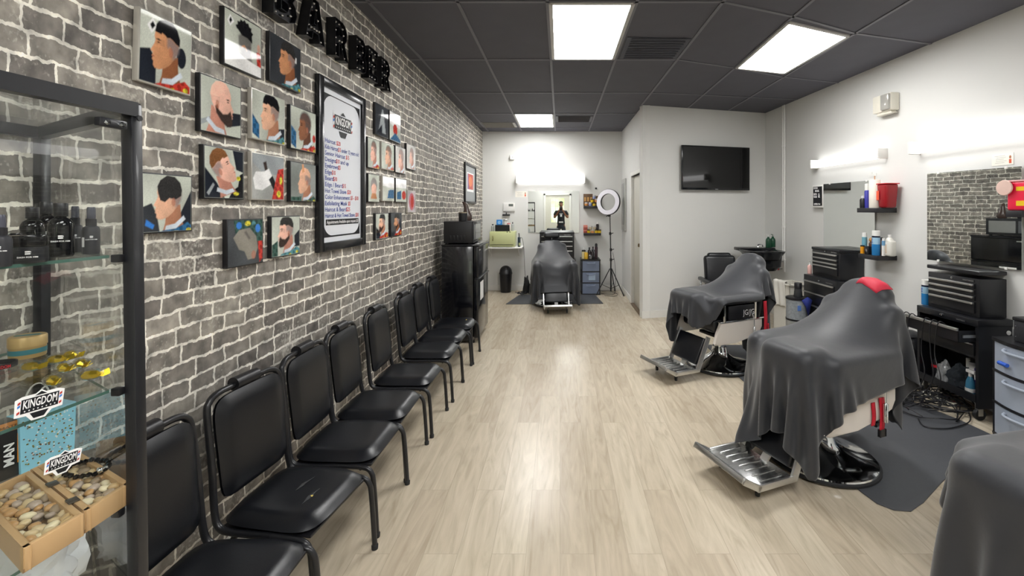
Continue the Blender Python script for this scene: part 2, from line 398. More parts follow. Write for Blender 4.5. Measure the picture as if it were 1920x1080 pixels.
# ceiling grid
TB = mat('charcoal_grid_paint', '6C6C73', .5, 0, .05)
def ribbon(mb, pts, wd=.024, z=H - .004, h=.006):
    for a, b in zip(pts, pts[1:]): mb.bar((a[0], a[1], z), (b[0], b[1], z), wd, h)
def row(pts, name):
    mb = MB().use(TB); ribbon(mb, pts); o = mb.build(name, smooth=None); struct(o)
xs = [-1.34, -.717, -.088, .538, 1.14]
ends = [YB, YB, YB, YB, 6.25]
i = 10
for x, e in zip(xs, ends): row([(x, YF), (x, e)], 'trim_%d' % i); i += 1
row([(1.70, YF), (1.76, 3.40), (1.80, 4.58), (1.84, 6.4)], 'trim_%d' % i); i += 1
row([(2.42, YF), (2.44, 3.72), (2.46, 4.82), (2.48, 6.58)], 'trim_%d' % i); i += 1
for y0 in (-1.8, -.56, .66, 1.9, 3.12, 4.33, 5.57, 6.79, 7.98):
    sk = 0 if (y0 < 2.5 or y0 > 5) else 1
    pts = [(XL, y0), (1.14, y0)]
    if y0 < 6.2: pts += [(1.78, y0 + .25), (2.43, y0 + .56), (XR(y0 + .8), y0 + .80)] if y0 < 4.9 else [(1.8, y0 + .1), (3.15, y0 + .35)]
    else: pts = [(XL, y0), (1.165, y0)]
    row(pts, 'trim_%d' % i); i += 1
# ceiling light panels: fluorescent troffers, one diffuser each; the last three are unseen
PAN = mat('troffer_diffuser', 'FBFAF8', .5, 0, 0, emit=1); PAN.node_tree.nodes['Principled BSDF'].inputs['Emission Strength'].default_value = PSTR = 11.0
TUB = mat('tube_diffuser', 'FCFBFA', .4, 0, 0, emit=1.6)
FRW = mat('troffer_frame', 'B9B8B4', .4)
def panel(quad, label):
    c = sum((Vector((*q, 0)) for q in quad), Vector()) / 4; t = thing('ceiling_light', label, 'ceiling light', (c.x, c.y, H - .012), 0, 'ceiling light panels')
    inn = [c + (Vector((*q, 0)) - c) * .965 for q in quad]
    for k in range(4):
        pass
    mb = MB().use(FRW)
    for k in range(4):
        a, b = Vector((*quad[k], H - .006)), Vector((*quad[(k + 1) % 4], H - .006)); mb.bar(a, b, .028, .012)
    mb.build('frame', parent=t, world=True, smooth=None)
    MB().use(PAN).prism([(p.x, p.y) for p in inn], (0, 0, H - .003), (1, 0, 0), (0, 1, 0), (0, 0, -.006)).build('diffuser', parent=t, world=True, smooth=None)
panel([(-.065, 3.14), (.515, 3.14), (.515, 4.31), (-.065, 4.31)], 'large bright ceiling panel over the middle of the aisle')
panel([(1.774, 3.46), (2.417, 3.74), (2.40, 4.77), (1.818, 4.59)], 'slanted-looking bright ceiling panel above the right-hand barber chairs')
panel([(-.70, 6.82), (-.11, 6.82), (-.11, 7.9), (-.70, 7.9)], 'small-looking bright ceiling panel nearest the back wall')
for (x, y) in ((-.07, -.5), (1.78, -.3), (-.70, -1.9)):  # unseen panels assumed behind the camera; the entrance one added to brighten
    panel([(x, y), (x + .58, y), (x + .58, y + 1.17), (x, y + 1.17)], 'ceiling light panel behind the photographer, ' + ('over the aisle' if -.1 < x < 1 else 'towards the right wall' if x > 1 else 'nearest the entrance door'))
def vent(quad, m, label, slats=True, cat='vent'):
    c = sum((Vector((*q, 0)) for q in quad), Vector()) / 4; t = thing('ceiling_vent', label, cat, (c.x, c.y, H - .008))
    MB().use(m).prism(quad, (0, 0, H - .0005), (1, 0, 0), (0, 1, 0), (0, 0, -.006)).build('panel', parent=t, world=True, smooth=None)
    if slats:
        mb = MB().use(m); (x0, y0), (x1, y1) = quad[0], quad[2]
        for k in range(9):
            y = y0 + (y1 - y0) * (k + .5) / 9; mb.box((c.x, y, H - .010), ((x1 - x0) * .86, .012, .008), rot=(.5, 0, 0))
        mb.build('louver', parent=t, world=True, smooth=None)
vent([(.57, 3.76), (1.12, 3.80), (1.12, 4.30), (.57, 4.30)], mat('vent_dark', '3D3F49', .5), 'dark square return vent beside the large bright ceiling panel')
vent([(-.07, 6.98), (.52, 6.98), (.52, 7.42), (-.07, 7.42)], mat('vent_grey', '55555C', .5), 'grey louvred vent beside the rear ceiling panel')
vent([(-1.36, 7.50), (-.76, 7.50), (-.76, 7.93), (-1.36, 7.93)], mat('vent_pale', 'A3A29F', .4), 'pale diffuser panel in the ceiling by the brick wall')
# ================================================================ wall tube lights
def tube_light(loc, rotz, length, label, r=.05):
    """local x = along the fixture, local -y = into the room, origin on the wall"""
    t = thing('tube_light', label, 'wall light', loc, rotz, 'fluorescent wall lights')
    MB().use(WHT).box((0, -.018, 0), (length, .036, .07), .004).build('backplate', parent=t)
    mb = MB().use(TUB)
    pr = [(-.02, -.045), (-.055, -.042), (-.085, -.028), (-.098, 0), (-.085, .028), (-.055, .042), (-.02, .045)]
    k = r / .05
    mb.prism([(a * k, b * k) for a, b in pr], (-length / 2 + .02, 0, 0), (0, 1, 0), (0, 0, 1), (length - .04, 0, 0)); mb.build('diffuser', parent=t)
    for s_ in (-1, 1): MB().use(WHT).box((s_ * (length / 2 - .008), -.05 * k, 0), (.022, .105 * k, .105 * k), .008).build('end_cap', parent=t)
    return t
tube_light((-.176, YB - .001, 2.08), 0, 1.29, 'long fluorescent light above the back wall mirror', .072)
a, b = RW(1529, .03), RW(1659, .03); c = (a + b) / 2
tube_light((XR(c.y) - .001, c.y, 2.085), TH - PI / 2, (a - b).length, 'shorter-looking fluorescent light above the mirror beside the letter board')
a, b = RW(1718, .03), RW(1955, .03); c = (a + b) / 2
tube_light((XR(c.y) - .001, c.y, 2.085), TH - PI / 2, (a - b).length, 'bright fluorescent light running out of frame above the mirror that reflects brick', .055)
# emergency light high on the right wall
c = RW(1669, 0, 2.57)
t = thing('emergency_light', 'beige emergency light unit high on the right wall', 'emergency light', (c.x - .001, c.y, 2.57), TH - PI / 2)
BEI = mat('beige_plastic', 'DDD9CC', .45)
MB().use(BEI).box((-.0, -.045, 0), (.235, .09, .17), .012).build('housing', parent=t)
MB().use(mat('ribbed_lens', 'B8B6B0', .15, .3)).box((.062, -.098, .0), (.10, .03, .15), .008).build('lens', parent=t)
MB().use(BEI).prism([(-.09, -.015), (.11, -.015), (.08, .015), (-.07, .015)], (0, -.07, -.095), (1, 0, 0), (0, 0, 1), (0, .06, 0)).build('base_lip', parent=t)
# ================================================================ brick wall: canvases, menu, letters
SIL = mat('silver_canvas_edge', 'BDB9B0', .3, .3)
def flat(name, col, rough=.3):
    m = mat('print_' + name, col, rough, 0, .05, 40, spec=.3); m['lin'] = hx(col); return m
def photo_mat():
    m = bpy.data.materials.new('glossy_photo_print'); m.use_nodes = True; nt = m.node_tree; b = nt.nodes['Principled BSDF']
    at = nt.nodes.new('ShaderNodeAttribute'); at.attribute_name = 'Col'; nt.links.new(at.outputs['Color'], b.inputs['Base Color'])
    b.inputs['Roughness'].default_value = .04; b.inputs['Specular IOR Level'].default_value = .15; return m
PHO = photo_mat()
def poly_sd(p, poly):
    v = np.array(poly, float); d2 = np.full(len(p), 1e9); ins = np.zeros(len(p), bool)
    for i in range(len(v)):
        a, b = v[i], v[(i + 1) % len(v)]; e = b - a; w = p - a
        t = np.clip((w @ e) / max(e @ e, 1e-12), 0, 1); q = w - t[:, None] * e; d2 = np.minimum(d2, (q * q).sum(1))
        c = ((a[1] > p[:, 1]) != (b[1] > p[:, 1]))
        if a[1] != b[1]: ins ^= c & (p[:, 0] < (b[0] - a[0]) * (p[:, 1] - a[1]) / (b[1] - a[1]) + a[0])
    return np.sqrt(d2) * np.where(ins, -1, 1)
def photo_print(o, u, v, n, bg, art, seed):
    rs = np.random.RandomState(seed); g = np.linspace(0, 1, n + 1); Xg, Yg = np.meshgrid(g, g, indexing='ij'); p = np.stack([Xg.ravel(), Yg.ravel()], 1)
    lin = lambda m: np.array(list(m['lin'])[:3])
    k = rs.rand(6); back = 1 + .22 * np.sin(p[:, 0] * (3 + 4 * k[0]) + 6 * k[1]) * np.cos(p[:, 1] * (3 + 3 * k[2]) + 6 * k[3])
    col = lin(bg)[None] * back[:, None]
    soft = {'print_fade': .07, 'print_fade_dark': .07, 'print_ear': .02, 'print_beard': .035}
    for poly, m in art:
        if len(poly) < 3: continue
        sf = soft.get(m.name, .022); a = np.clip(.5 - poly_sd(p, poly) / sf, 0, 1); a = a * a * (3 - 2 * a)
        c = lin(m); nm = m.name
        if nm.startswith('print_skin'): sh = (1.28 - .75 * np.clip((p[:, 0] - .25) * .9 + (.6 - p[:, 1]) * .6, -.3, 1)) * (1 + .07 * np.sin(p[:, 0] * 21 + 4) * np.sin(p[:, 1] * 17)) * np.where((np.abs(p[:, 1] - .64) < .05) & (p[:, 0] < .45), .86, 1)
        elif nm.startswith('print_hair') or nm.startswith('print_beard'): sh = .9 + .5 * rs.rand(len(p)) + 1.2 * np.clip(p[:, 1] - .8, 0, 1)
        elif nm.startswith('print_cape'): sh = .75 + .6 * (np.sin(p[:, 0] * 38 + 9 * p[:, 1]) * np.sin(p[:, 1] * 31) > -.1)
        else: sh = 1 + .10 * np.sin(p[:, 0] * 9 + p[:, 1] * 7)
        if nm.startswith('print_fade'): a = a * .8
        if nm == 'print_ear': a = a * .65
        col = col * (1 - a[:, None]) + (c[None] * np.broadcast_to(sh, len(p))[:, None]) * a[:, None]
    col = np.clip(col * (1 + .05 * rs.randn(len(p), 1)), 0, 1)
    me = bpy.data.meshes.new('photo_print'); o, u, v = Vector(o), Vector(u), Vector(v)
    me.from_pydata([o + u * x + v * y for x, y in p], [], [(i * (n + 1) + j, (i + 1) * (n + 1) + j, (i + 1) * (n + 1) + j + 1, i * (n + 1) + j + 1) for i in range(n) for j in range(n)])
    ca = me.color_attributes.new('Col', 'FLOAT_COLOR', 'POINT'); ca.data.foreach_set('color', np.concatenate([col, np.ones((len(p), 1))], 1).astype(np.float32).ravel())
    me.materials.append(PHO); return me
GB = flat('backdrop_pale', 'C6CBC0'); GD = flat('backdrop_dark', '3C3F44'); NVY = flat('deep_navy', '262A33'); CLL = flat('collar', 'D5DEE8')  # NVY is a plain dark blue print colour
SK = [flat('skin_a', 'C98F68'), flat('skin_b', 'E3B295'), flat('skin_c', '8E5E44'), flat('skin_d', 'E8B7A4')]
SKD = [flat('skin_da', '9C6444'), flat('skin_db', 'BC8468'), flat('skin_dc', '6A4230'), flat('skin_dd', 'C48A78')]
HR = [flat('hair_black', '17171A'), flat('hair_ginger', '7A5234'), flat('hair_grey', '2F2E2E'), flat('fade', '8A7F80'), flat('fade_dark', '554E4E')]
CR, CT, CYL, CBL, CGN = flat('cape_red', 'B3382E'), flat('cape_teal', '4E8088'), flat('cape_yellow', 'C9BF3C'), flat('cape_blue', '2C5E86'), flat('cape_green', '35524A')
WH = flat('white_patch', 'F2F2F2'); BLU = flat('bright_blue', '3D7FD0'); ROSE = flat('rose', 'C8707C'); STL = flat('steel', '9DA3A6')
EYE = flat('eye', '2A1C18'); LIP = flat('lip', 'A8584C'); EARC = flat('ear', 'B4705A'); BRD = flat('beard', '3B302C')
def ell(cx, cy, rx, ry, n=18, a0=0): return [(cx + rx * math.cos(2 * PI * k / n + a0), cy + ry * math.sin(2 * PI * k / n + a0)) for k in range(n)]
HEADP = [(.34, .86), (.30, .78), (.285, .70), (.30, .645), (.285, .60), (.245, .53), (.225, .495), (.26, .475), (.262, .45), (.245, .43), (.262, .41), (.25, .385), (.275, .36), (.27, .31), (.30, .275), (.37, .27), (.47, .31), (.56, .38), (.63, .47), (.69, .58), (.72, .70), (.69, .82), (.61, .91), (.50, .94), (.40, .92)]
HAIRP = [(.29, .76), (.31, .86), (.36, .93), (.46, .985), (.58, .97), (.68, .90), (.735, .78), (.73, .68), (.66, .70), (.60, .735), (.55, .75), (.50, .735), (.46, .76), (.41, .775), (.40, .75)]
FADEP = [(.50, .735), (.55, .75), (.60, .735), (.66, .70), (.73, .68), (.715, .58), (.66, .50), (.61, .47), (.60, .56), (.555, .62), (.52, .60), (.505, .62)]
NECKP = [(.44, .36), (.42, .20), (.38, .08), (.80, .08), (.72, .28), (.70, .52), (.6, .5)]
def head(sk, hair, dx=0, dy=0, s=1.0, rot=0, flip=False, hairp=HAIRP, fade=True, beard=False, cape=None, ear=True, eye=True, collar=True, neck=True):
    """portrait as a list of (polygon, material), profile facing left by default"""
    out = []
    if neck: out.append((NECKP, {SK[0]: SKD[0], SK[1]: SKD[1], SK[2]: SKD[2], SK[3]: SKD[3]}[sk]))
    if cape: out += [([(.30, 0), (.34, .08), (.50, .13), (.66, .14), (.84, .22), (1.0, .16), (1.0, 0)], cape), (ell(.86, .09, .05, .035, 8), CYL), (ell(.62, .05, .04, .03, 8), CYL if cape is not CYL else GD)]
    if collar: out.append(([(.42, .10), (.62, .12), (.80, .27), (.76, .33), (.60, .20), (.44, .17)], CLL))
    out.append((HEADP, sk))
    if beard: out.append(([(.30, .50), (.275, .43), (.26, .35), (.26, .28), (.30, .235), (.40, .24), (.50, .31), (.60, .42), (.62, .52), (.57, .56), (.55, .48), (.46, .42), (.36, .44)], BRD))
    if fade: out.append((FADEP, HR[3] if sk is not SK[2] else HR[4]))
    if hairp: out.append((hairp, hair))
    if ear: out.append((ell(.575, .555, .038, .07, 12), EARC))
    if eye: out += [([(.315, .665), (.35, .682), (.40, .668), (.36, .655)], HR[0]), ([(.325, .632), (.355, .642), (.385, .63), (.35, .62)], EYE), ([(.255, .437), (.30, .43), (.262, .418)], LIP)]
    res = []
    for p, m in out:
        q = []
        for x, y in p:
            if flip: x = 1 - x
            x, y = (x - .5) * s * 1.12, (y - .55) * s * 1.10 + .04
            c_, s_ = math.cos(rot), math.sin(rot)
            q.append((min(1, max(0, .5 + dx + x * c_ - y * s_)), min(1, max(0, .5 + dy + x * s_ + y * c_))))
        res.append((q, m))
    return res
def canvas(px0, px1, yt0, yb0, art, label, edge='black', bg=None, th=.020, group='haircut photos on the brick wall', cat='picture', name='framed_photo'):
    """px0/px1 far-left and far-right picture edges in the frame; print faces +X"""
    X = XL + th
    ya, yb = PL(px0, X), PL(px1, X)
    zt, zb = ZR(yt0, ya), ZR(yb0, ya)
    w, h = yb - ya, zt - zb
    t = thing(name, label, cat, (XL + .001, ya, zb), 0, group); t.rotation_euler.y = TILT.get(int(px0), 0); FRAME[t.name] = _m4((XL + .001, ya, zb), (0, t.rotation_euler.y, 0))
    MB().use(BLK if edge == 'black' else SIL).box2((0, 0, 0), (th, w, h), .0015).build('canvas_frame', parent=t)
    m_ = .005; n = max(24, min(72, int((px1 - px0) * .9)))
    me = photo_print((th + .0006, m_, m_), (0, w - 2 * m_, 0), (0, 0, h - 2 * m_), n, bg or GB, art, int(px0))
    pr = bpy.data.objects.new('photo_print', me); C.objects.link(pr); pr.parent = t; FRAME[pr.name] = FRAME[t.name]
    return t
TILT = {256: .03}
dark1 = [([(0, .0), (0, .45), (.18, .5), (.30, .35), (.30, 0)], NVY)]
canvas(256.6, 356.6, 11, 150, dark1 + [([(.12, .82), (.22, .95), (.32, .86), (.2, .72)], WH), ([(.17, .84), (.22, .9), (.27, .85), (.21, .78)], HR[0]), (ell(.80, .52, .10, .16), NVY)] + head(SK[0], HR[0], 0, 0, 1.0, cape=CR), 'silver-edged photo of a man with lowered eyes and red patterned cape, top left', 'silver')
CURL = [(.33, .74)] + [(.52 + (.23 + .02 * ((k % 2) * 2 - 1)) * math.cos(PI * (1 - k / 14)), .74 + (.22 + .02 * ((k % 2) * 2 - 1)) * math.sin(PI * (k / 14))) for k in range(15)] + [(.74, .60), (.60, .66), (.45, .66)]
canvas(419, 490, 10, 119, [([(.06, .80), (.14, .94), (.24, .84), (.14, .72)], WH), ([(.11, .82), (.15, .9), (.19, .84), (.14, .77)], HR[0]), (NECKP, HR[4]), ([(.35, .62), (.37, .40), (.42, .28), (.66, .28), (.70, .5), (.73, .66), (.6, .72), (.45, .72)], HR[4]), (CURL, HR[0]), ([(.44, .46), (.52, .50), (.60, .42), (.58, .39), (.52, .46), (.45, .43)], SK[0]), (ell(.93, .56, .05, .09), SK[3]), ([(.86, .48), (.98, .48), (1, .2), (.88, .2)], CR), ([(0, .36), (.3, .33), (.5, .26), (.8, .22), (1, .2), (1, 0), (0, 0)], WH)], 'photo of curly top hair seen from behind above a white cape')
canvas(505, 563.6, 57, 150, [([(.78, .62), (.86, .62), (.86, .75), (.78, .75)], WH)] + head(SK[0], HR[2], .06, 0, 1, cape=CT), 'dark-backed photo of a young man with a shaved side design, under the first marquee letters', bg=GD)
canvas(374, 452, 135, 245, [([(0, .10), (.25, .22), (.25, .30), (0, .2)], STL), ([(.62, .15), (1, .25), (1, .48), (.7, .45)], NVY)] + head(SK[3], HR[0], -.02, 0, 1.08, flip=True, hairp=None, fade=False, beard=True, cape=None), 'photo of a bald bearded man in profile looking right')
canvas(471, 534, 163, 259, [([(0, .1), (0, .5), (.2, .3), (.2, 0)], CBL), ([(.72, .3), (1, .35), (1, .0), (.8, 0)], NVY)] + head(SK[1], HR[0], .05, 0, 1.05, cape=CT), 'silver-edged photo of a black-haired man in a teal cape beside the bald man photo', 'silver')
canvas(544, 592, 195, 278, [([(0, .1), (0, .55), (.2, .4), (.2, 0)], CBL), (ell(.93, .35, .07, .1), CR)] + head(SK[2], HR[4], .06, -.02, .95, cape=CR), 'photo of a man in a red flowered cape just left of the price board')
canvas(260, 359.5, 321.6, 439.7, [([(0, 0), (0, .42), (.2, .5), (.3, .3), (.35, 0)], GD), ([(.7, .2), (1, .75), (1, 0), (.7, 0)], NVY), ([(.08, .12), (.22, .05), (.25, .12), (.10, .22)], BLU)] + head(SK[1], HR[2], .04, -.02, 1, eye=False, cape=CBL, hairp=[(.30, .70), (.29, .80), (.34, .90), (.46, .985), (.60, .97), (.70, .88), (.735, .76), (.72, .66), (.62, .60), (.5, .62), (.42, .55), (.34, .58)]), 'photo of a boy seen from behind, nearest to the glass display case')
canvas(381, 457, 270, 372.6, [([(0, 0), (0, .6), (.3, .3), (.5, 0)], NVY), ([(.05, .1), (.2, .3), (.24, .26), (.1, .05)], STL), ([(.7, 1), (1, 1), (1, .55), (.8, .6)], NVY), ([(.6, 0), (.7, .16), (.85, .25), (.9, .5), (1, .55), (1, 0)], HR[0]), (ell(.86, .42, .06, .05, 8), CYL), (ell(.8, .1, .08, .04, 8), CYL)] + head(SK[3], HR[1], -.02, .02, 1.0, rot=.45, flip=True, cape=None), 'photo of a tilted face with ginger quiff and yellow patterned cape')
canvas(471, 532.4, 283.7, 374.7, [(([(0, 1), (1, 1), (1, .55), (.3, .6), (0, .8)]), STL), ([(.32, .82), (.42, .86), (.48, .62), (.40, .58)], BRD), ([(.02, .45), (.1, .6), (.35, .62), (.5, .7), (.6, .55), (.58, .35), (.30, .2), (.08, .22)], WH), ([(.5, .45), (.62, .55), (.9, .1), (.8, .0)], HR[0]), ([(.80, .7), (1, .75), (1, 0), (.6, 0)], CR), (ell(.83, .13, .07, .08, 10), CYL), (ell(.9, .45, .05, .1, 8), CYL)], 'silver-edged photo of a gloved hand holding a razor', 'silver', bg=flat('grey_wash', 'A9ABA8'))
canvas(544, 592, 301, 378, head(SK[1], HR[0], .05, -.05, .95, hairp=None, eye=False, cape=CGN) + [([(.42, .98), (.5, .98), (.52, .78), (.44, .76)], SK[0]), ([(0, .1), (.4, .12), (.4, 0), (0, 0)], CGN)], 'photo of a shaved head on grey, directly below the red flowered cape photo', bg=flat('grey_mid', '8A8F8C'))
canvas(425, 493, 411.5, 504.5, [([(.15, 1), (1, 1), (1, .4), (.8, .5), (.5, .75), (.2, .7)], CGN), (ell(.3, .88, .08, .08, 9), BLU), (ell(.55, .92, .09, .06, 9), CYL), (ell(.85, .8, .08, .1, 9), BLU), (ell(.72, .92, .06, .05, 9), CT), ([(.85, .5), (1, .5), (1, .1), (.9, .0)], CR), ([(.14, .62), (.3, .78), (.6, .82), (.80, .62), (.85, .35), (.75, .12), (.55, .1), (.45, .3), (.3, .35)], flat('dusky', '8F8A80')), ([(.45, .72), (.5, .75), (.62, .58), (.58, .56)], HR[4]), (ell(.72, .2, .07, .1, 10), EARC)], 'dark photo of a reclined face under a green and blue flowered cape, lowest left', bg=flat('slate', '4A4D50'))
canvas(508, 562, 405.6, 485, [([(0, .3), (.2, .4), (.2, 0), (0, 0)], CGN), ([(.8, .5), (1, .65), (1, .2), (.8, .2)], NVY)] + head(SK[3], HR[2], .0, .02, 1, beard=True, cape=CT), 'photo of a long-bearded man in a teal cape beside the dark reclined face')
small = [  # white glare on three of these is painted into the print
 (703.5, 728, 191, 251, [([(.2, .1), (.5, .9), (.6, .9), (.8, .1)], STL), ([(0, .0), (.5, .4), (.5, 0)], NVY)], 'small grey blurred photo right of the price board, top row', GD, 'black'),
 (730, 751, 205.5, 262, [([(0, .55), (1, .5), (1, 1), (0, 1)], WH), (ell(.5, .42, .2, .2), CR), ([(0, 0), (.5, .3), (1, .1), (1, 0)], CBL)], 'small photo of a red figure under white glare, right of the price board', GB, 'black'),
 (689, 711.4, 256, 314, head(SK[3], HR[4], 0, -.03, .95, cape=CR), 'small photo of a grey-capped profile touching the price board edge', GB, 'black'),
 (715, 738.5, 265, 316, head(SK[1], HR[4], .05, -.04, 1.0, cape=CR), 'small silver-edged photo in the row of four pale portraits', GB, 'silver'),
 (741, 760, 272, 323, head(SK[3], HR[3], .05, -.05, 1), 'small washed-out portrait, third in the row of four pale portraits', flat('pale2', 'D2D0CC'), 'black'),
 (762, 779, 268, 316, head(SK[3], HR[3], .05, -.05, .9), 'small washed-out portrait at the far end of the row of four', flat('pale2', 'D2D0CC'), 'black'),
 (690, 711, 324.5, 379, [(ell(.5, .6, .3, .3), HR[3]), (ell(.5, .45, .24, .22), SK[3]), ([(.2, .1), (.8, .1), (.7, .3), (.3, .3)], SK[0])], 'small photo of a round hooded face touching the price board, lower row', GB, 'black'),
 (717, 739, 329, 377, [([(0, .6), (1, .55), (1, 1), (0, 1)], WH), ([(.4, .1), (1, .1), (1, .5), (.5, .45)], CBL)], 'small silver-edged photo with white glare over blue, lower row', GB, 'silver'),
 (741.5, 762, 333, 379, [([(0, .6), (1, .6), (1, 1), (0, 1)], WH), ([(.1, .1), (.5, .1), (.5, .5), (.1, .4)], CBL), (ell(.75, .3, .2, .2), CR)], 'small photo with white glare over blue and red, lower row', GB, 'black'),
 (764, 779, 356.6, 399, [(ell(.5, .5, .35, .42), ROSE), (ell(.55, .5, .18, .3), CR)], 'small rose-coloured photo lowest at the far end of the cluster', flat('pale3', 'C3B9BD'), 'silver'),
 (704, 728, 400, 450.5, [([(0, 0), (0, .5), (.3, .3), (.4, 0)], NVY)] + head(SK[1], HR[0], 0, .05, .95, beard=True, cape=CR), 'small photo of a bearded man in the bottom pair beside the price board', GB, 'black'),
 (732.7, 753, 399, 444, head(SK[0], HR[0], .03, .03, .95, beard=True, cape=CR), 'small dark-backed photo of a man, right one of the bottom pair', GD, 'black')]
for (a, b, yt, yb, art, l, bg, ed) in small: canvas(a, b, yt, yb, art, l, ed, bg, .020)
# price board
X = -1.43; ya, yb, z0, z1 = PL(598.6), PL(686), 1.275, 2.345
W, Hh = yb - ya, z1 - z0
t = thing('price_board', 'tall black-framed price board with white sheet of blue and red lettering', 'price board', (XL + .001, ya, z0))
fr = MB().use(mat('black_frame_satin', '1C1D20', .22, 0, .1)); fw_ = .055
for a, b in (((0, 0, 0), (.032, fw_, Hh)), ((0, W - fw_, 0), (.032, W, Hh)), ((0, fw_, 0), (.032, W - fw_, fw_)), ((0, fw_, Hh - fw_), (.032, W - fw_, Hh))): fr.box2(a, b, .006)
fr.build('frame', parent=t)
SH = mat('price_sheet', 'DFE2E8', .35, 0, .01)
MB().use(SH).box2((.002, fw_ - .005, fw_ - .005), (.014, W - fw_ + .005, Hh - fw_ + .005)).build('sheet', parent=t, smooth=None)
INK, BI, RI = flat('ink_black', '1A1C20', .4), flat('ink_blue', '3A4C9C', .4), flat('ink_red', 'D0342E', .4)
def rc(n, cx, cy, r, a0, a1): return [(cx + r * math.cos(a0 + (a1 - a0) * k / n), cy + r * math.sin(a0 + (a1 - a0) * k / n)) for k in range(n + 1)]
s0, s1, b0, b1 = fw_ + .016, W - fw_ - .016, fw_ + .03, Hh - fw_ - .035
rr_ = .105
mb = MB().use(INK)
ox = .0145
mb.prism([(s0, b1), (s0, b1 - rr_ - .02)] + rc(8, s0 + rr_, b1 - .006 - rr_, rr_, PI, PI / 2) + [(s1 - rr_, b1 - .006)] + rc(8, s1 - rr_, b1 - .006 - rr_, rr_, PI / 2, 0) + [(s1, b1 - rr_ - .02), (s1, b1)], (ox, 0, 0), (0, 1, 0), (0, 0, 1), (.0003, 0, 0))
mb.build('upper_border', parent=t, smooth=None); mb = MB().use(INK)
mb.prism([(s0, b0), (s0, b0 + rr_ + .02)] + rc(8, s0 + rr_, b0 + .01 + rr_, rr_, PI, PI * 1.5) + [(s1 - rr_, b0 + .01)] + rc(8, s1 - rr_, b0 + .01 + rr_, rr_, PI * 1.5, PI * 2) + [(s1, b0 + rr_ + .02), (s1, b0)], (ox, 0, 0), (0, 1, 0), (0, 0, 1), (.0003, 0, 0))
mb.build('lower_border', parent=t, smooth=None)
def logo(parent, o, u, v, w, fix=True):
    """word-mark plate: dark banner, KINGDOM, star row, side poles, lower crest. centre o"""
    o, u, v = Vector(o), Vector(u), Vector(v); n = u.cross(v); k = w
    mb = MB(); e = .0006
    if fix: mb.use(WH).prism([(-.56, -.20), (-.58, .24), (-.42, .30), (-.12, .30), (0, .38), (.12, .30), (.42, .30), (.58, .24), (.56, -.20), (.30, -.22), (.16, -.38), (-.16, -.38), (-.30, -.22)], o, u * k, v * k, n * e)
    mb.use(INK).prism([(-.44, -.14), (-.44, .22), (.44, .22), (.44, -.14)], o + n * e * 1.1, u * k, v * k, n * e * .4)
    mb.prism([(-.22, -.18), (.22, -.18), (.12, -.33), (-.12, -.33)], o + n * e * 1.1, u * k, v * k, n * e * .4)
    mb.prism([(-.14, .25), (0, .34), (.14, .25)], o + n * e * 1.1, u * k, v * k, n * e * .4)
    for sg in (-1, 1):
        for j in range(5):
            z = -.14 + j * .08; mb.use((CR, WH, BLU)[j % 3]).prism([(sg * .49 - .03, z), (sg * .49 + .03, z + .03), (sg * .49 + .03, z + .09), (sg * .49 - .03, z + .06)], o + n * e * 1.1, u * k, v * k, n * e * .4)
    mb.use(WH)
    for j in range(8):
        x = -.35 + j * .1; mb.prism(ell(x, -.09, .02, .02, 5, PI / 2), o + n * e * 2, u * k, v * k, (0, 0, 0))
    mb.text('KINGDOM', o + v * k * -.02 + n * e * 1.6, u, v, .21 * k, 'C', width=.80 * k, depth=.0002, bold=.02)
    return mb.build('logo', parent=parent, smooth=None, recalc=False)
logo(t, (.016, W / 2, b1 - .165), (0, 1, 0), (0, 0, 1), .25, False)
lines = [('Haircut ', '$20', ''), ('Kids Haircut', '$15', ' under 12 years old'), ('Senior Haircut ', '$15', ''), ('Designs', '$10', ' and up'), ('Eyebrows', '$5', ''), ('Edge', '$10', ''), ('Beard', '$10', ''), ('Edge / Beard', '$15', ''), ('Hot Towel Shave ', '$20', ''), ('Color Enhancement ', '$5 - $10', ''), ('Exfoliating Mask ', '$5', ''), ('Haircut & Beard', '$25', ''), ('Haircut & Hot Towel Shave ', '$30', '')]
def tw(s_): return sum(.30 if c in " il1/-I.t$j'" else .46 for c in s_) * .034 * 1.28
zt = b1 - .305; st = (zt - (b0 + .115)) / 12.2
mbB, mbR = MB().use(BI), MB().use(RI)
for k, (a, b, c_) in enumerate(lines):
    z = zt - st * k; y = s0 + .022; hgt = .027
    tot = sum(tw(x) for x in (a, b, c_)); f = min(1, (s1 - s0 - .04) / tot)
    for s_, mbx in ((a, mbB), (b, mbR), (c_, mbB)):
        if not s_.strip(): continue
        off = tw(' ') * f if s_[0] == ' ' else 0
        wv = tw(s_.strip()) * f
        mbx.text(s_.strip(), (ox, y + off, z), (0, 1, 0), (0, 0, 1), hgt, 'L', width=wv, bold=.012); y += tw(s_) * f
mbB.build('service_lettering', parent=t, smooth=None, recalc=False); mbR.build('price_lettering', parent=t, smooth=None, recalc=False)
mb = MB().use(INK).box2((ox, s0 + .03, b0 + .075), (ox + .0006, s1 - .02, b0 + .112), .0); mb.use(WH).text('Appointments Available upon request $5', (ox + .0008, (s0 + s1) / 2 + .005, b0 + .085), (0, 1, 0), (0, 0, 1), .020, 'C', width=s1 - s0 - .07, bold=.012)
mb.build('appointment_banner', parent=t, smooth=None, recalc=False)
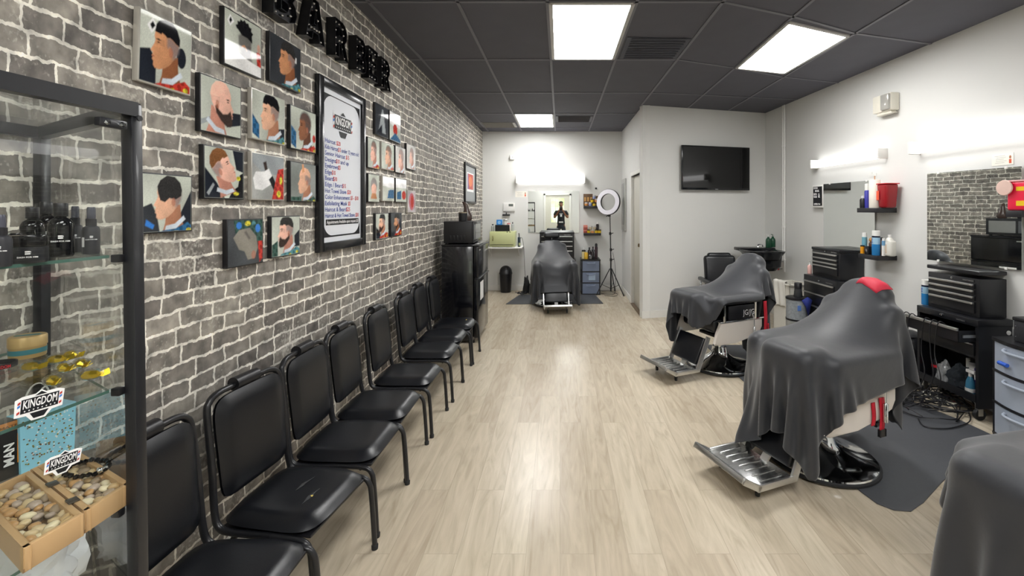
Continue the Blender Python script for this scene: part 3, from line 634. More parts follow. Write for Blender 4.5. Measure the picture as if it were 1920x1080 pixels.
# framed poster at the far end
X = -1.435; ya, yb = PL(872.5, X), PL(893, X); z0, z1 = 1.62, 2.25; W, Hh = yb - ya, z1 - z0
t = thing('framed_poster', 'black-framed poster with grey mount and orange-red art near the far end of the brick wall', 'poster', (XL + .001, ya, z0))
fr = MB().use(BLK)
for a, b in (((0, 0, 0), (.028, .035, Hh)), ((0, W - .035, 0), (.028, W, Hh)), ((0, .035, 0), (.028, W - .035, .035)), ((0, .035, Hh - .035), (.028, W - .035, Hh))): fr.box2(a, b, .003)
fr.build('frame', parent=t)
mb = MB().use(flat('mount_grey', '8F9496')).box2((.004, .03, .03), (.012, W - .03, Hh - .03))
mb.use(WH).prism([(.20, .30), (.80, .30), (.80, .78), (.20, .78)], (.0124, 0, 0), (0, W, 0), (0, 0, Hh), (0, 0, 0))
mb.use(CR).prism([(.24, .36), (.76, .36), (.76, .75), (.24, .75)], (.0128, 0, 0), (0, W, 0), (0, 0, Hh), (0, 0, 0))
mb.use(flat('art_orange', 'D8743A')).prism(ell(.5, .56, .16, .13), (.0132, 0, 0), (0, W, 0), (0, 0, Hh), (0, 0, 0))
mb.use(flat('art_violet', '6B4F8C')).prism([(.24, .36), (.36, .36), (.30, .75), (.24, .75)], (.0136, 0, 0), (0, W, 0), (0, 0, Hh), (0, 0, 0))
mb.build('print', parent=t, smooth=None, recalc=False)
# marquee letters: flat strokes with bulbs
LET = {
 'B': ([[(0, 0), (.6, 0), (.82, .08), (.9, .25), (.84, .42), (.72, .5), (.82, .6), (.86, .76), (.76, .92), (.58, 1), (0, 1)]], [[(.28, .2), (.28, .4), (.52, .4), (.58, .3), (.52, .2)], [(.28, .6), (.28, .8), (.5, .8), (.56, .7), (.5, .6)]], [(.14, .08), (.14, .3), (.14, .5), (.14, .7), (.14, .92), (.4, .92), (.66, .84), (.68, .66), (.4, .5), (.68, .36), (.72, .2), (.4, .09)]),
 'A': ([[(0, 0), (.30, 0), (.36, .2), (.64, .2), (.70, 0), (1, 0), (.66, 1), (.34, 1)]], [[(.42, .4), (.5, .74), (.58, .4)]], [(.13, .08), (.22, .32), (.30, .56), (.38, .8), (.5, .92), (.62, .8), (.70, .56), (.78, .32), (.87, .08), (.5, .3), (.36, .3), (.64, .3)]),
 'R': ([[(0, 0), (.28, 0), (.28, .38), (.42, .38), (.66, 0), (1, 0), (.70, .44), (.86, .58), (.88, .78), (.76, .94), (.56, 1), (0, 1)]], [[(.28, .58), (.28, .8), (.5, .8), (.58, .69), (.5, .58)]], [(.14, .08), (.14, .3), (.14, .5), (.14, .7), (.14, .92), (.4, .92), (.68, .86), (.74, .7), (.62, .5), (.42, .48), (.62, .3), (.8, .08)]),
 'E': ([[(0, 0), (.85, 0), (.85, .2), (.30, .2), (.30, .4), (.72, .4), (.72, .6), (.30, .6), (.30, .8), (.85, .8), (.85, 1), (0, 1)]], [], [(.14, .08), (.14, .3), (.14, .5), (.14, .7), (.14, .92), (.4, .9), (.7, .9), (.4, .5), (.62, .5), (.4, .1), (.7, .1)])}
MQ = mat('marquee_black_metal', '141519', .3, .3, .15); BULB = mat('clear_bulb', 'B9B6B0', .08, .6)
def letter(ch, ya, yb, z0, z1, label):
    W, Hh, D = yb - ya, z1 - z0, .058
    t = thing('marquee_letter', label, 'letter', (XL + .001, ya, z0), 0, 'marquee letters on the brick wall')
    outer, holes, bulbs = LET[ch]
    bm = bmesh.new(); edges = []
    for loop in outer + holes:
        vs = [bm.verts.new((0, x * W, y * Hh)) for x, y in loop]
        edges += [bm.edges.new((vs[i], vs[(i + 1) % len(vs)])) for i in range(len(vs))]
    bmesh.ops.triangle_fill(bm, edges=edges, use_beauty=True)
    for f in bm.faces: f.normal_update()
    r = bmesh.ops.extrude_face_region(bm, geom=bm.faces[:]); bmesh.ops.translate(bm, verts=[v for v in r['geom'] if isinstance(v, bmesh.types.BMVert)], vec=(D - .02, 0, 0))
    mb = MB(); mb.bm.free(); mb.bm = bm; mb.use(MQ)
    for loop in outer + holes:      # raised rim
        pts = [Vector((D - .012, x * W, y * Hh)) for x, y in loop]
        for i in range(len(pts)): mb.bar(pts[i], pts[(i + 1) % len(pts)], .0035, .026, up=(1, 0, 0))
    mb.build('letter_body', parent=t, smooth=None)
    for x, y in bulbs:
        MB().use(BULB).ball((D - .012, x * W, y * Hh), .0075, 2).build('bulb', parent=t)
    return t
Lx = -1.404
for ch, pa, pb, l in (('B', 512, 560, 'black marquee letter B cut off by the top of the frame'), ('A', 573, 608, 'black marquee letter A with bulbs'), ('R', 628, 652, 'black marquee letter R with bulbs between the letters A and B'), ('B', 668, 688, 'black marquee letter B between R and E'), ('E', 691, 710, 'black marquee letter E with bulbs'), ('R', 715, 732, 'black marquee letter R at the far end of the word')):
    letter(ch, PL(pa, Lx), PL(pb, Lx), 2.50, 2.735, l)
# ================================================================ waiting chairs (local +x = facing the room)
def make_chair(label):
    t = thing('waiting_chair', label, 'chair', (0, 0, 0), 0, 'black waiting chairs along the brick wall')
    w = .192
    def pipe(name, pts, r=.0125, sm=6): return MB().use(BLKM).tube(pts, r, 10, smooth=sm).build(name, parent=t)
    # seat: waterfall pad
    mb = MB().use(VINYL); NX, NY = 14, 12; pts = []
    def hs(x, y): # superellipse dome
        e = 1 - (abs(x) ** 5 + abs(y) ** 5); return max(0, e) ** .35
    grid = []
    for i in range(NX + 1):
        for j in range(NY + 1):
            u, v = -1 + 2 * i / NX, -1 + 2 * j / NY
            # squircle mapping
            s_ = max(abs(u), abs(v)); l = (abs(u) ** 5 + abs(v) ** 5) ** (1 / 5) or 1; k = s_ / l
            x, y = u * k, v * k
            grid.append((x, y, math.sqrt(max(0, 1 - s_ ** 6))))
    top = [(-.195 + (x + 1) * .2025, y * (.198 - .012 * (1 - x) * .5), .345 + z * .040) for x, y, z in grid]
    bot = [(-.195 + (x + 1) * .2025, y * (.198 - .012 * (1 - x) * .5), .345 - z * .02) for x, y, z in grid]
    idx = lambda i, j: i * (NY + 1) + j
    grid2 = []
    for i in range(NX + 1):
        for j in range(NY + 1):
            u, v = -1 + 2 * i / NX, -1 + 2 * j / NY; s_ = max(abs(u), abs(v)); e_ = 10 if u < 0 else 6; l = (abs(u) ** e_ + abs(v) ** e_) ** (1 / e_) or 1
            grid2.append((u * s_ / l, v * s_ / l, math.sqrt(max(0, 1 - s_ ** 6))))
    fc = [(idx(i, j), idx(i + 1, j), idx(i + 1, j + 1), idx(i, j + 1)) for i in range(NX) for j in range(NY)]
    n = len(top); mb.faces(top + bot, fc + [tuple(n + k for k in reversed(f)) for f in fc])
    bmesh.ops.remove_doubles(mb.bm, verts=mb.bm.verts, dist=1e-5)
    mb.build('seat', parent=t, smooth=60)
    MB().use(BLK).box((.01, 0, .322), (.37, .35, .012), .004).build('seat_board', parent=t)
    # backrest in its own tilted plane
    bx, bz, tx, tz = -.185, .415, -.224, .815
    ax = Vector((tx - bx, 0, tz - bz)); L_ = ax.length; ax.normalize(); nr = Vector((ax.z, 0, -ax.x))
    mb = MB().use(VINYL); pts = []
    for sgn in (1, -1):
        for i in range(NX + 1):
            for j in range(NY + 1):
                x, y, z = grid2[idx(i, j)]
                wd = .170 + .006 * x
                pts.append(Vector((bx, y * wd, bz)) + ax * ((x + 1) / 2 * L_ * .97) + nr * (sgn * z * (.020 if sgn > 0 else .012) + (.010 if sgn > 0 else 0)))
    mb.faces(pts, fc + [tuple(n + k for k in reversed(f)) for f in fc]); bmesh.ops.remove_doubles(mb.bm, verts=mb.bm.verts, dist=1e-5)
    mb.build('backrest', parent=t, smooth=60)
    # one bent tube: seat side - back - over the top - down the other side
    side = lambda s: [(.05, s * w, .325), (-.10, s * w, .323), (-.165, s * w, .335), (-.19, s * (w - .003), .39), (-.205, s * (w - .006), .56), (-.228, s * (w - .008), .75)]
    arc = [(-.234, -.168, .795), (-.236, -.135, .813), (-.236, -.08, .817), (-.236, 0, .818), (-.236, .08, .817), (-.236, .135, .813), (-.234, .168, .795)]
    pipe('back_frame', side(-1) + arc + side(1)[::-1], .0125, 5)
    MB().use(BLK).tube([(-.237, -.058, .822), (-.237, .058, .822)], .027, 14).build('grip', parent=t)
    for s in (-1, 1):
        pipe('leg', [(.05, s * w, .325), (.165, s * (w + .003), .322), (.205, s * (w + .005), .298), (.218, s * (w + .006), .23), (.232, s * (w + .008), .012)], .0115)
        pipe('leg', [(.02, s * (w - .022), .318), (-.08, s * (w - .018), .313), (-.13, s * (w - .015), .27), (-.20, s * w, .012)], .0115)
    for x, z in ((-.15, .318), (.15, .313)): pipe('stretcher', [(x, -w, z), (x, w, z)], .008, 0)
    for x, y in ((.232, w + .008), (.232, -w - .008), (-.20, w), (-.20, -w)):
        MB().use(RUB).lathe([(.014, 0), (.015, .018), (.012, .022)], (x, y, 0), 12).build('foot_cap', parent=t)
    return t
CL = ['nearest waiting chair, partly behind the glass display case', 'second waiting chair from the camera, torn seat showing yellow foam', 'third waiting chair from the camera, smooth shiny seat', 'fourth waiting chair from the camera', 'fifth waiting chair from the camera, under the price board end', 'sixth waiting chair from the camera', 'second-last waiting chair before the black fridge', 'last waiting chair, beside the black fridge, small pale nick in its seat']
cy_ = [1.41, 1.85, 2.295, 2.71, 3.20, 3.745, 4.165, 4.60]
c0 = make_chair('black ' + CL[0]); c0.location = (-1.097, cy_[0], 0); FRAME[c0.name] = _m4((-1.097, cy_[0], 0))
c0.rotation_euler.z = -.02
chs = [c0]
for k in range(1, 8): chs.append(dup(c0, (-1.100 + .006 * (k % 3), cy_[k], 0), (.0, -.13, -.015, .01)[k % 4] if k < 5 else .01, 'black ' + CL[k]))
FOAM = mat('yellow_foam', 'C9B25A', .8); TEAR = mat('torn_vinyl_edge', '3A3B3D', .7)
for (x, y, r) in ((.02, .02, .0), (.10, -.05, .1)):
    mb = MB().use(TEAR)
    mb.prism([(-.004, -.045), (.006, -.012), (.004, .0), (.010, .05), (-.004, .014), (-.010, 0)], (x, y, .3865 - abs(x) * .01), (math.cos(r), math.sin(r), 0), (-math.sin(r), math.cos(r), 0), (0, 0, .0012)); mb.build('seat_tear', parent=chs[1])
MB().use(FOAM).ball((.102, -.045, .385), .007, 1, (1, 1, .4)).build('exposed_foam', parent=chs[1])
MB().use(FOAM).ball((.12, .03, .384), .008, 1, (1, 1.4, .4)).build('seat_nick', parent=chs[7])
# ================================================================ fridge, microwave, things on top
t = thing('refrigerator', 'black two-door refrigerator against the brick wall after the last waiting chair', 'refrigerator', (-1.12, 5.42, 0))
MB().use(BLKG).box2((-.23, -.34, .03), (.13, .34, 1.11), .008).build('body', parent=t)
MB().use(BLKG).box2((-.235, -.345, 1.11), (.19, .345, 1.13), .006).build('top_cover', parent=t)
for z0, z1, n_ in ((.06, .735, 'lower'), (.75, 1.105, 'upper')):
    d_ = MB().use(BLKG).box2((.135, -.34, z0), (.19, .34, z1), .014, 3).build('door', parent=t)
    MB().use(CHR2).box2((.191, -.30, z1 - .05), (.194, -.22, z1 - .035)).build('badge', parent=d_) if z0 > .5 else None
    MB().use(BLK).box2((.14, -.335, z1 - .004), (.205, .335, z1 + .010), .004).build('door_handle', parent=d_)
lab(MB().use(WH).box2((.1905, -.22, .47), (.1925, -.02, .68)).build('notice_sheet', parent=t), 'white paper sheet stuck to lower door')
for x in (-.19, .12):
    for y in (-.29, .29): MB().use(BLK).lathe([(.02, 0), (.02, .03)], (x, y, 0), 10).build('foot', parent=t)
t = thing('microwave_oven', 'black microwave oven standing on top of the black refrigerator', 'microwave', (-1.16, 5.36, 1.13))
MB().use(BLK).box2((-.18, -.235, .012), (.15, .235, .262), .006).build('body', parent=t)
mb = MB().use(mat('microwave_front', '2A2B2E', .2)).box2((.15, -.235, .014), (.168, .235, .262), .004); mb.build('front_panel', parent=t)
MB().use(mat('microwave_window', '9A9C9C', .12, .4)).box2((.168, -.12, .05), (.170, .20, .225)).build('window', parent=t)
MB().use(mat('keypad', '5C5E62', .3)).box2((.168, -.215, .05), (.170, -.15, .225)).build('keypad', parent=t)
mb = MB().use(BLK)
for k in range(5): mb.box((-.1 + k * .04, -.236, .075), (.018, .003, .05), .001)
mb.build('side_vents', parent=t)
for x in (-.15, .12):
    for y in (-.2, .2): MB().use(RUB).box((x, y, .006), (.03, .03, .012)).build('foot', parent=t)
t = thing('candle_jar', 'small black cup-shaped candle jar with pale rim on the microwave', 'candle', (-1.14, 5.24, 1.392))
MB().use(BLK).lathe([(.045, 0), (.05, .005), (.05, .098), (.046, .098), (.044, .02), (0, .02)], seg=24).build('jar', parent=t)
MB().use(mat('jar_rim', 'A59B88', .3, .6)).lathe([(.051, .094), (.051, .106), (.045, .106), (.045, .094)], seg=24).build('rim', parent=t)
t = thing('vase', 'dark brown twisted-neck vase on the microwave beside the candle jar', 'vase', (-1.14, 5.47, 1.392))
VB = mat('brown_ceramic', '4A3A34', .3, 0, .3, 25)
mb = MB().use(VB); pts = [(0, 0, 0), (0, 0, .02), (0, .0, .06), (-.003, 0, .10), (-.008, 0, .14), (-.012, 0, .17), (-.022, 0, .20), (-.045, 0, .222), (-.062, 0, .226)]
rs = [.05, .064, .062, .045, .032, .030, .027, .014, .003]
mb.tube([Vector(p) for p in pts], rs, 20); mb.build('vase_body', parent=t)
# ================================================================ glass display case
FX, FY, HT = -.90, .94, 1.76
BX, BY = -1.435, 1.235
NY_ = .12
SH1, SH2, SH3, SH4 = 1.445, 1.17, .92, .68
foot = [(FX, FY), (BX, BY), (BX, NY_), (FX - .045, NY_)]
t = thing('display_case', 'tall black-framed glass display case against the brick wall at the left edge', 'display case', (-1.17, .6, 0))
CASE = t
def cpost(a, b, wd, nm='post'): return MB().use(BLKM).bar(a, b, wd, wd, .002).build(nm, parent=t, world=True)
cpost((FX + .022, FY, 0), (FX - .004, FY, HT), .024)
cpost((BX, BY, 0), (BX, BY, HT), .024); cpost((BX, NY_, 0), (BX, NY_, HT), .024); cpost((FX - .045, NY_, 0), (FX - .045, NY_, HT), .024)
for z in (HT - .012, .10):
    for k in range(4):
        a, b = foot[k], foot[(k + 1) % 4]; MB().use(BLKM).bar((a[0], a[1], z), (b[0], b[1], z), .024, .03).build('rail', parent=t, world=True, smooth=None)
inset = [(FX - .02, FY - .03), (BX + .015, BY - .035), (BX + .015, NY_ + .02), (FX - .06, NY_ + .02)]
for z in (SH1, SH2, SH3, SH4, .14):
    mb = MB().use(CLR); mb.prism(inset, (0, 0, z - .006), (1, 0, 0), (0, 1, 0), (0, 0, .006))
    sh = mb.build('glass_shelf', parent=t, world=True, smooth=None)
    sh.data.materials.append(EDGE)
    for p in sh.data.polygons:
        if abs(p.normal.z) < .5: p.material_index = 1
for nm, a, b in (('glass_door', (FX - .002, FY - .02), (FX - .045, NY_ + .02)), ('side_glass', (FX - .02, FY + .011), (BX + .01, BY + .006))):
    mb = MB().use(CLR); n_ = Vector((b[1] - a[1], a[0] - b[0])).normalized() * .004
    mb.prism([a, b, (b[0] + n_.x, b[1] + n_.y), (a[0] + n_.x, a[1] + n_.y)], (0, 0, .12), (1, 0, 0), (0, 1, 0), (0, 0, HT - .15)); mb.build(nm, parent=t, world=True, smooth=None)
MB().use(CLR).prism(foot, (0, 0, HT - .004), (1, 0, 0), (0, 1, 0), (0, 0, .004)).build('top_glass', parent=t, world=True, smooth=None)
h_ = MB().use(BLKM).box((FX + .004, FY - .05, HT - .050), (.014, .055, .018), .003); h_.use(CHR).ball((FX + .013, FY - .036, HT - .05), .006, 1).ball((FX + .013, FY - .066, HT - .05), .006, 1); h_.build('hinge', parent=t, world=True)
MB().use(BLK).lathe([(0, -.001), (.006, 0), (.006, .003), (.0, .003)], (FX + .012, FY, HT - .03), 12, 'X').build('screw', parent=t, world=True)
for z in (SH1, SH2, SH3, SH4): MB().use(BLK).box((FX - .014, FY - .018, z - .008), (.018, .014, .016), .002).build('shelf_clip', parent=t, world=True)
# window decals on the door glass
for (pa, pb, py, sl, l) in ((16, 118, 757, .30, 'upper white barber word-mark decal on the display case glass, above the blue bag'), (74, 150, 866, .42, 'lower white barber word-mark decal on the display case glass, above the pebble trays')):
    X = FX + .004; y = (PL(pa, X) + PL(pb, X)) / 2; wd = PL(pb, X) - PL(pa, X)
    e = thing('window_decal', l, 'decal', (X - .008, y, ZR(py, y)), 0, 'word-mark decals on the display case')
    u = Vector((0, math.cos(sl), math.sin(sl))) ; u = Vector((0, 1, sl * -.35)).normalized(); logo(e, (.0125, 0, 0), u, Vector((1, 0, 0)).cross(u), wd * .80)
def onshelf(px, py, z): p = PF(px, py, z); return p
def vessel(name, label, cat, loc, parts, group=None, rotz=0, seg=24):
    t = thing(name, label, cat, loc, rotz, group)
    for nm, prof, m in parts: MB().use(m).lathe(prof, seg=seg).build(nm, parent=t)
    return t
BOT = mat('black_bottle_gloss', '0E0E11', .12, 0, .1); BOTL = mat('black_bottle_label', '26272B', .4); CAPG = mat('grey_spray_cap', '4A4B55', .25, .3)
def dash(t, r, z, s=1.0, ang=-.75, bar=False):
    """small white logo and lettering on the side facing the room"""
    u = Vector((-math.sin(ang), math.cos(ang), 0)); o = Vector((math.cos(ang), math.sin(ang), 0)) * (r + .0012)
    mb = MB().use(WH); v = Vector((0, 0, 1))
    mb.prism([(-.004, .003), (.003, .003), (.005, .0015), (.005, 0), (-.004, 0)], o + v * (z + .006 * s), u * s, v * s, (0, 0, 0))
    mb.prism([(-.004, 0), (.003, 0), (.005, .0015), (.003, .003), (-.004, .003)], o + v * (z + .0015 * s), u * s, v * s, (0, 0, 0))
    mb.text('DASH FOR HIM', o + v * (z - .006 * s), u, v, .0032 * s, 'C', width=min(.030 * s, r * 1.5), depth=.0001, bold=.02)
    if bar:
        a2 = ang - .95; u2 = Vector((-math.sin(a2), math.cos(a2), 0)); o2 = Vector((math.cos(a2), math.sin(a2), 0)) * (r + .0008)
        mb.prism([(-.003, -.010), (.003, -.010), (.003, .010), (-.003, .010)], o2 + v * (z - .008), u2, v, (0, 0, 0))
    mb.build('lettering', parent=t, smooth=None, recalc=False)
def round_bottle(px, py, h, r, l):
    b = onshelf(px, py, SH1)
    t = vessel('lotion_bottle', l, 'bottle', (b.x, b.y, SH1), [('bottle', [(r * .92, 0), (r, .004), (r, h * .55), (r * .95, h * .62), (r * .75, h * .69), (r * .45, h * .73), (r * .42, h * .76)], BOT), ('cap', [(r * .54, h * .75), (r * .56, h * .76), (r * .56, h * .985), (r * .5, h), (0, h)], BLK)], 'black grooming bottles in the display case')
    dash(t, r, h * .33, r / .022); return t
def spray_bottle(px, py, h, r, l):
    b = onshelf(px, py, SH1)
    t = vessel('spray_bottle', l, 'bottle', (b.x, b.y, SH1), [('bottle', [(r * .92, 0), (r, .004), (r, h * .50), (r * .9, h * .57), (r * .6, h * .60)], BOTL), ('collar', [(r * .62, h * .58), (r * .62, h * .75), (r * .4, h * .76)], BLK), ('cap', [(r * .5, h * .75), (r * .5, h * .96), (r * .42, h), (0, h)], CAPG)], 'black grooming bottles in the display case')
    dash(t, r, h * .34, r / .024, bar=True); return t
def tub(px, py, h, r, l):
    b = onshelf(px, py, SH1)
    t = vessel('pomade_jar', l, 'jar', (b.x, b.y, SH1), [('jar', [(r * .93, 0), (r, .004), (r, h * .58)], BOTL), ('lid', [(r * .98, h * .60), (r * 1.01, h * .62), (r * 1.01, h * .96), (r * .97, h), (0, h)], BOT)], 'black grooming bottles in the display case')
    dash(t, r, h * .30, r / .03, bar=True); return t
spray_bottle(171, 476, .098, .0135, 'slim black spray bottle with grey cap nearest the display case post')
spray_bottle(141, 472.5, .100, .0125, 'slim black spray bottle half hidden behind the large lotion bottle')
round_bottle(114, 481, .106, .0185, 'large round-shouldered black lotion bottle in front, with white lettering')
round_bottle(87, 470, .110, .0185, 'black lotion bottle farthest back behind the large front bottle')
round_bottle(61, 474, .098, .0185, 'black lotion bottle behind the flat jar')
tub(54, 492, .048, .0235, 'flat black jar with white lettering in front of the lotion bottles')
tub(10, 480, .046, .022, 'flat black jar at the back left of the case, mostly hidden')
spray_bottle(-1, 500, .085, .014, 'black bottle cut off by the left edge of the frame, top shelf')
# second shelf
p = onshelf(52, 668, SH2)
t = vessel('balm_tin', 'round gold balm tin with teal band on the middle shelf', 'tin', (p.x, p.y, SH2), [('tin', [(.031, 0), (.032, .003), (.032, .030)], mat('tin_gold', 'B79A66', .35, .3)), ('band', [(.0326, .010), (.0326, .022)], mat('tin_teal', '3E7C86', .35)), ('lid', [(.0335, .028), (.0335, .050), (.031, .053), (0, .053)], mat('tin_gold_lid', 'C6A871', .35, .3))])
mb = MB().use(mat('tin_teal', '3E7C86')).box((0, 0, .0535), (.045, .011, .0008), rot=(0, 0, .5)); mb.build('lid_stripe', parent=t)
GOLD = mat('gold_foil', 'E2C33A', .18, .9, .3); CELL = glass('cellophane', (.93, .93, .90), 2.2, .12)
for k, (px, py, a, l) in enumerate(((57, 690, .3, 'gold foil party whistle in clear wrap just below the balm tin'), (106, 676, .7, 'gold foil party whistle nearest the balm tin edge'), (118, 692, -.3, 'gold foil party whistle in the middle of the wrapped pile'), (132, 668, .1, 'gold foil party whistle at the back of the wrapped pile'), (152, 684, -.4, 'gold foil party whistle standing up at the right of the pile'), (170, 706, .8, 'gold foil party whistle nearest the display case post'), (98, 716, -.5, 'gold foil party whistle hanging over the shelf front'))):
    p = PF(px, py, SH2 + .01)
    p = Vector((p.x, p.y, 0)); t = thing('wrapped_candy', l.replace('party whistle', 'wrapped sweet'), 'sweet', (p.x, p.y, SH2 + .001), a, 'gold sweets on the middle shelf')
    mb = MB().use(GOLD)
    mb.tube([(-.014, 0, .010), (-.008, .002, .012), (0, 0, .013), (.008, -.002, .012), (.014, 0, .010)], [.004, .009, .010, .009, .004], 7)
    mb.prism([(0, -.002), (.022, .008), (.024, -.006), (.012, -.010)], (.006, 0, .014), (1, 0, 0), (0, .6, .8), (0, .002, 0)); mb.build('foil', parent=t, smooth=15)
    mb = MB().use(CELL); mb.ball((0, 0, .013), .02, 2, (1.0, .75, .6), .25, k)
    mb.prism([(0, 0), (.020, .012), (.022, -.012)], (.016, 0, .012), (1, 0, 0), (0, .8, .5), (0, .001, 0)); mb.prism([(0, 0), (-.020, .012), (-.022, -.012)], (-.016, 0, .012), (1, 0, 0), (0, .8, .5), (0, .001, 0))
    mb.build('wrapper', parent=t, smooth=15)
p = PF(12, 690, SH2); p.x -= .02
t = thing('wristband', 'black rubber wristband with red lettering lying on the middle shelf', 'wristband', (p.x, p.y, SH2 + .001))
MB().use(RUB).lathe([(.030, 0), (.030, .011), (.0278, .011), (.0278, 0), (.030, 0)], seg=30).build('band', parent=t)
ang = -.55; u = Vector((-math.sin(ang), math.cos(ang), 0)); MB().use(RED).text('KINGDOM', Vector((math.cos(ang), math.sin(ang), 0)) * .0308 + Vector((0, 0, .002)), u, (0, 0, 1), .007, 'C', width=.030, bold=.02).build('lettering', parent=t, smooth=None, recalc=False)
# gift bag and boxed kit on the third shelf
p = PF(80, 868, SH3)
t = thing('gift_bag', 'light blue gift bag with gold and white dots standing behind the pebble trays', 'gift bag', (p.x, p.y, SH3 + .001), -.28)
mb = MB().use(mat('bag_blue', '96D8F0', .5)); mb.box((0, 0, .066), (.050, .100, .132), .001, taper=.94); mb.build('bag', parent=t, smooth=None)
mb = MB(); q = random.Random(3)
for k in range(150):
    mb.use((WH, GOLD, mat('dot_brown', '6E4A35'))[k % 3]); y, z = q.uniform(-.045, .045), q.uniform(.006, .128)
    mb.prism(ell(0, 0, .0013 + .0009 * q.random(), .0013 + .0009 * q.random(), 6), (.0256, y, z), (0, 1, 0), (0, 0, 1), (.0002, 0, 0))
mb.build('dot_print', parent=t, smooth=None)
for x in (-.02, .02): MB().use(WHT).tube([(x, -.022, .128), (x, -.020, .165), (x, -.008, .188), (x, .008, .188), (x, .020, .165), (x, .022, .128)], .0018, 6, smooth=5).build('handle', parent=t)
p = PF(8, 895, SH3)
t = thing('boxed_kit', 'black and orange boxed shaving kit reading MAN at the left edge of the case', 'box', (p.x, p.y - .0, SH3 + .001), -.28)
MB().use(mat('kit_black', '1B1A1A', .4)).box((0, 0, .065), (.04, .10, .13), .001).build('carton', parent=t)
mb = MB().use(mat('kit_orange', 'E08A1E', .4)).box2((.0202, -.05, .108), (.0208, .05, .129)).box2((.0202, .012, .03), (.0208, .044, .098)); mb.use(WH).text('MAN', (.0212, .006, .030), (0, 0, 1), (0, -1, 0), .016, 'L', width=.05, bold=.03)
mb.use(INK).text('MAN', (.0214, .026, .036), (0, 0, 1), (0, -1, 0), .012, 'L', width=.045, bold=.03).text('ULTIMATE MAN', (.0212, 0, .116), (0, 1, 0), (0, 0, 1), .006, 'C', width=.08)
mb.build('print', parent=t, smooth=None, recalc=False)
# two wooden trays of pebbles
WOOD = mat('oak_tray', 'B8976C', .5, 0, .15, 14); WOODD = mat('oak_tray_floor', '8C6E4C', .6)
def tray(quad, label, npeb, seed, skip=lambda x, y: False):
    z0, hh, th = SH3 + .001, .042, .010
    c = sum((Vector((*q, 0)) for q in quad), Vector()) / 4
    t = thing('wooden_tray', label, 'tray', (c.x, c.y, z0), 0, 'pebble trays in the display case')
    Q = [Vector((*q, 0)) for q in quad]
    MB().use(WOODD).prism([(q.x, q.y) for q in Q], (0, 0, z0), (1, 0, 0), (0, 1, 0), (0, 0, .006)).build('tray_floor', parent=t, world=True, smooth=None)
    for k in range(4):
        a, b = Q[k], Q[(k + 1) % 4]; ins = (c - (a + b) / 2).normalized() * th / 2
        MB().use(WOOD).bar(a + ins + Vector((0, 0, z0 + hh / 2)), b + ins + Vector((0, 0, z0 + hh / 2)), th, hh, .001).build('side_board', parent=t, world=True)
    q = random.Random(seed); u, v = Q[1] - Q[0], Q[3] - Q[0]; pts = []
    for layer, zz, mn, cnt in ((0, .022, .0165, npeb), (1, .031, .0165, int(npeb * .7))):
        got = []; tr = 0
        while len(got) < cnt and tr < 9000:
            tr += 1; a, b = q.uniform(.07, .93), q.uniform(.13, .87); p = Q[0] + u * a + v * b
            if any((p - o).length < mn for o in got): continue
            got.append(p)
        pts += [(p, z0 + zz + q.uniform(-.002, .002)) for p in got]
    return t, pts
PM = [mat('pebble_' + c, c, .3, 0, .15, 60) for c in ('C9B48C', 'B79B6E', 'A9998A', '94826B', 'D6CAA8', 'B58E5E')]
protos = [MB().use(PM[k]).ball((0, 0, 0), .0098, 2, (1.15, .85 + .05 * (k % 3), .72), .10, k).build('pebble') for k in range(6)]
TL = [(-1.166, .981), (-.902, .843), (-.910, .756), (-1.174, .893)]
TR = [(-1.164, 1.070), (-.905, .938), (-.905, .849), (-1.168, .986)]
first = [True] * 6
for quad, l, n_, seed, gl in ((TL, 'left wooden tray filled with pale pebbles, its corner pointing at the camera', 62, 5, 'pebbles in the left wooden tray'), (TR, 'right wooden tray of pebbles with a black bead bracelet on top', 58, 9, 'pebbles in the right wooden tray')):
    t, pts = tray(quad, l, n_, seed); q = random.Random(seed + 1)
    for p, z in pts:
        if (p.x - CX * 0) / p.y * F + CX < -12: continue
        k = q.randrange(6)
        if first[k]: o = protos[k]; first[k] = False
        else: o = protos[k].copy(); C.objects.link(o)
        o.location = (p.x, p.y, z); o.rotation_euler = (q.uniform(-.4, .4), q.uniform(-.4, .4), q.uniform(0, 6.3)); s_ = q.uniform(.75, 1.2); o.scale = (s_, s_, s_)
        tag(o, 'smooth tan pebble in the ' + gl.split('in the ')[1] + ' of the display case', 'pebble', gl)
HIN = mat('tray_hinge', '55504A', .4, .7)
for (x, y) in ((-1.06, .931), (-.96, .878)):
    tag(MB().use(HIN).box((x, y, SH3 + .0455), (.022, .016, .003), .001, rot=(0, 0, -.48)).build('hinge_plate'), 'small dark hinge plate joining the two pebble trays, ' + ('rear one' if x < -1 else 'front one'), 'hinge')
bx_, by_ = -1.045, .985
t = thing('bead_bracelet', 'black bead bracelet with silver charm lying on the pebbles of the right tray', 'bracelet', (bx_, by_, SH3 + .046), -.3)
mb = MB().use(BOT)
for k in range(22): a = 2 * PI * k / 22; mb.ball((.046 * math.cos(a), .030 * math.sin(a), .001 * (k % 3)), .0058, 1)
mb.build('bead_string', parent=t)
MB().use(CHR).ball((.046, -.002, .004), .007, 2, (1, .8, 1)).box((.044, .008, .004), (.006, .010, .006), .001).build('charm', parent=t)
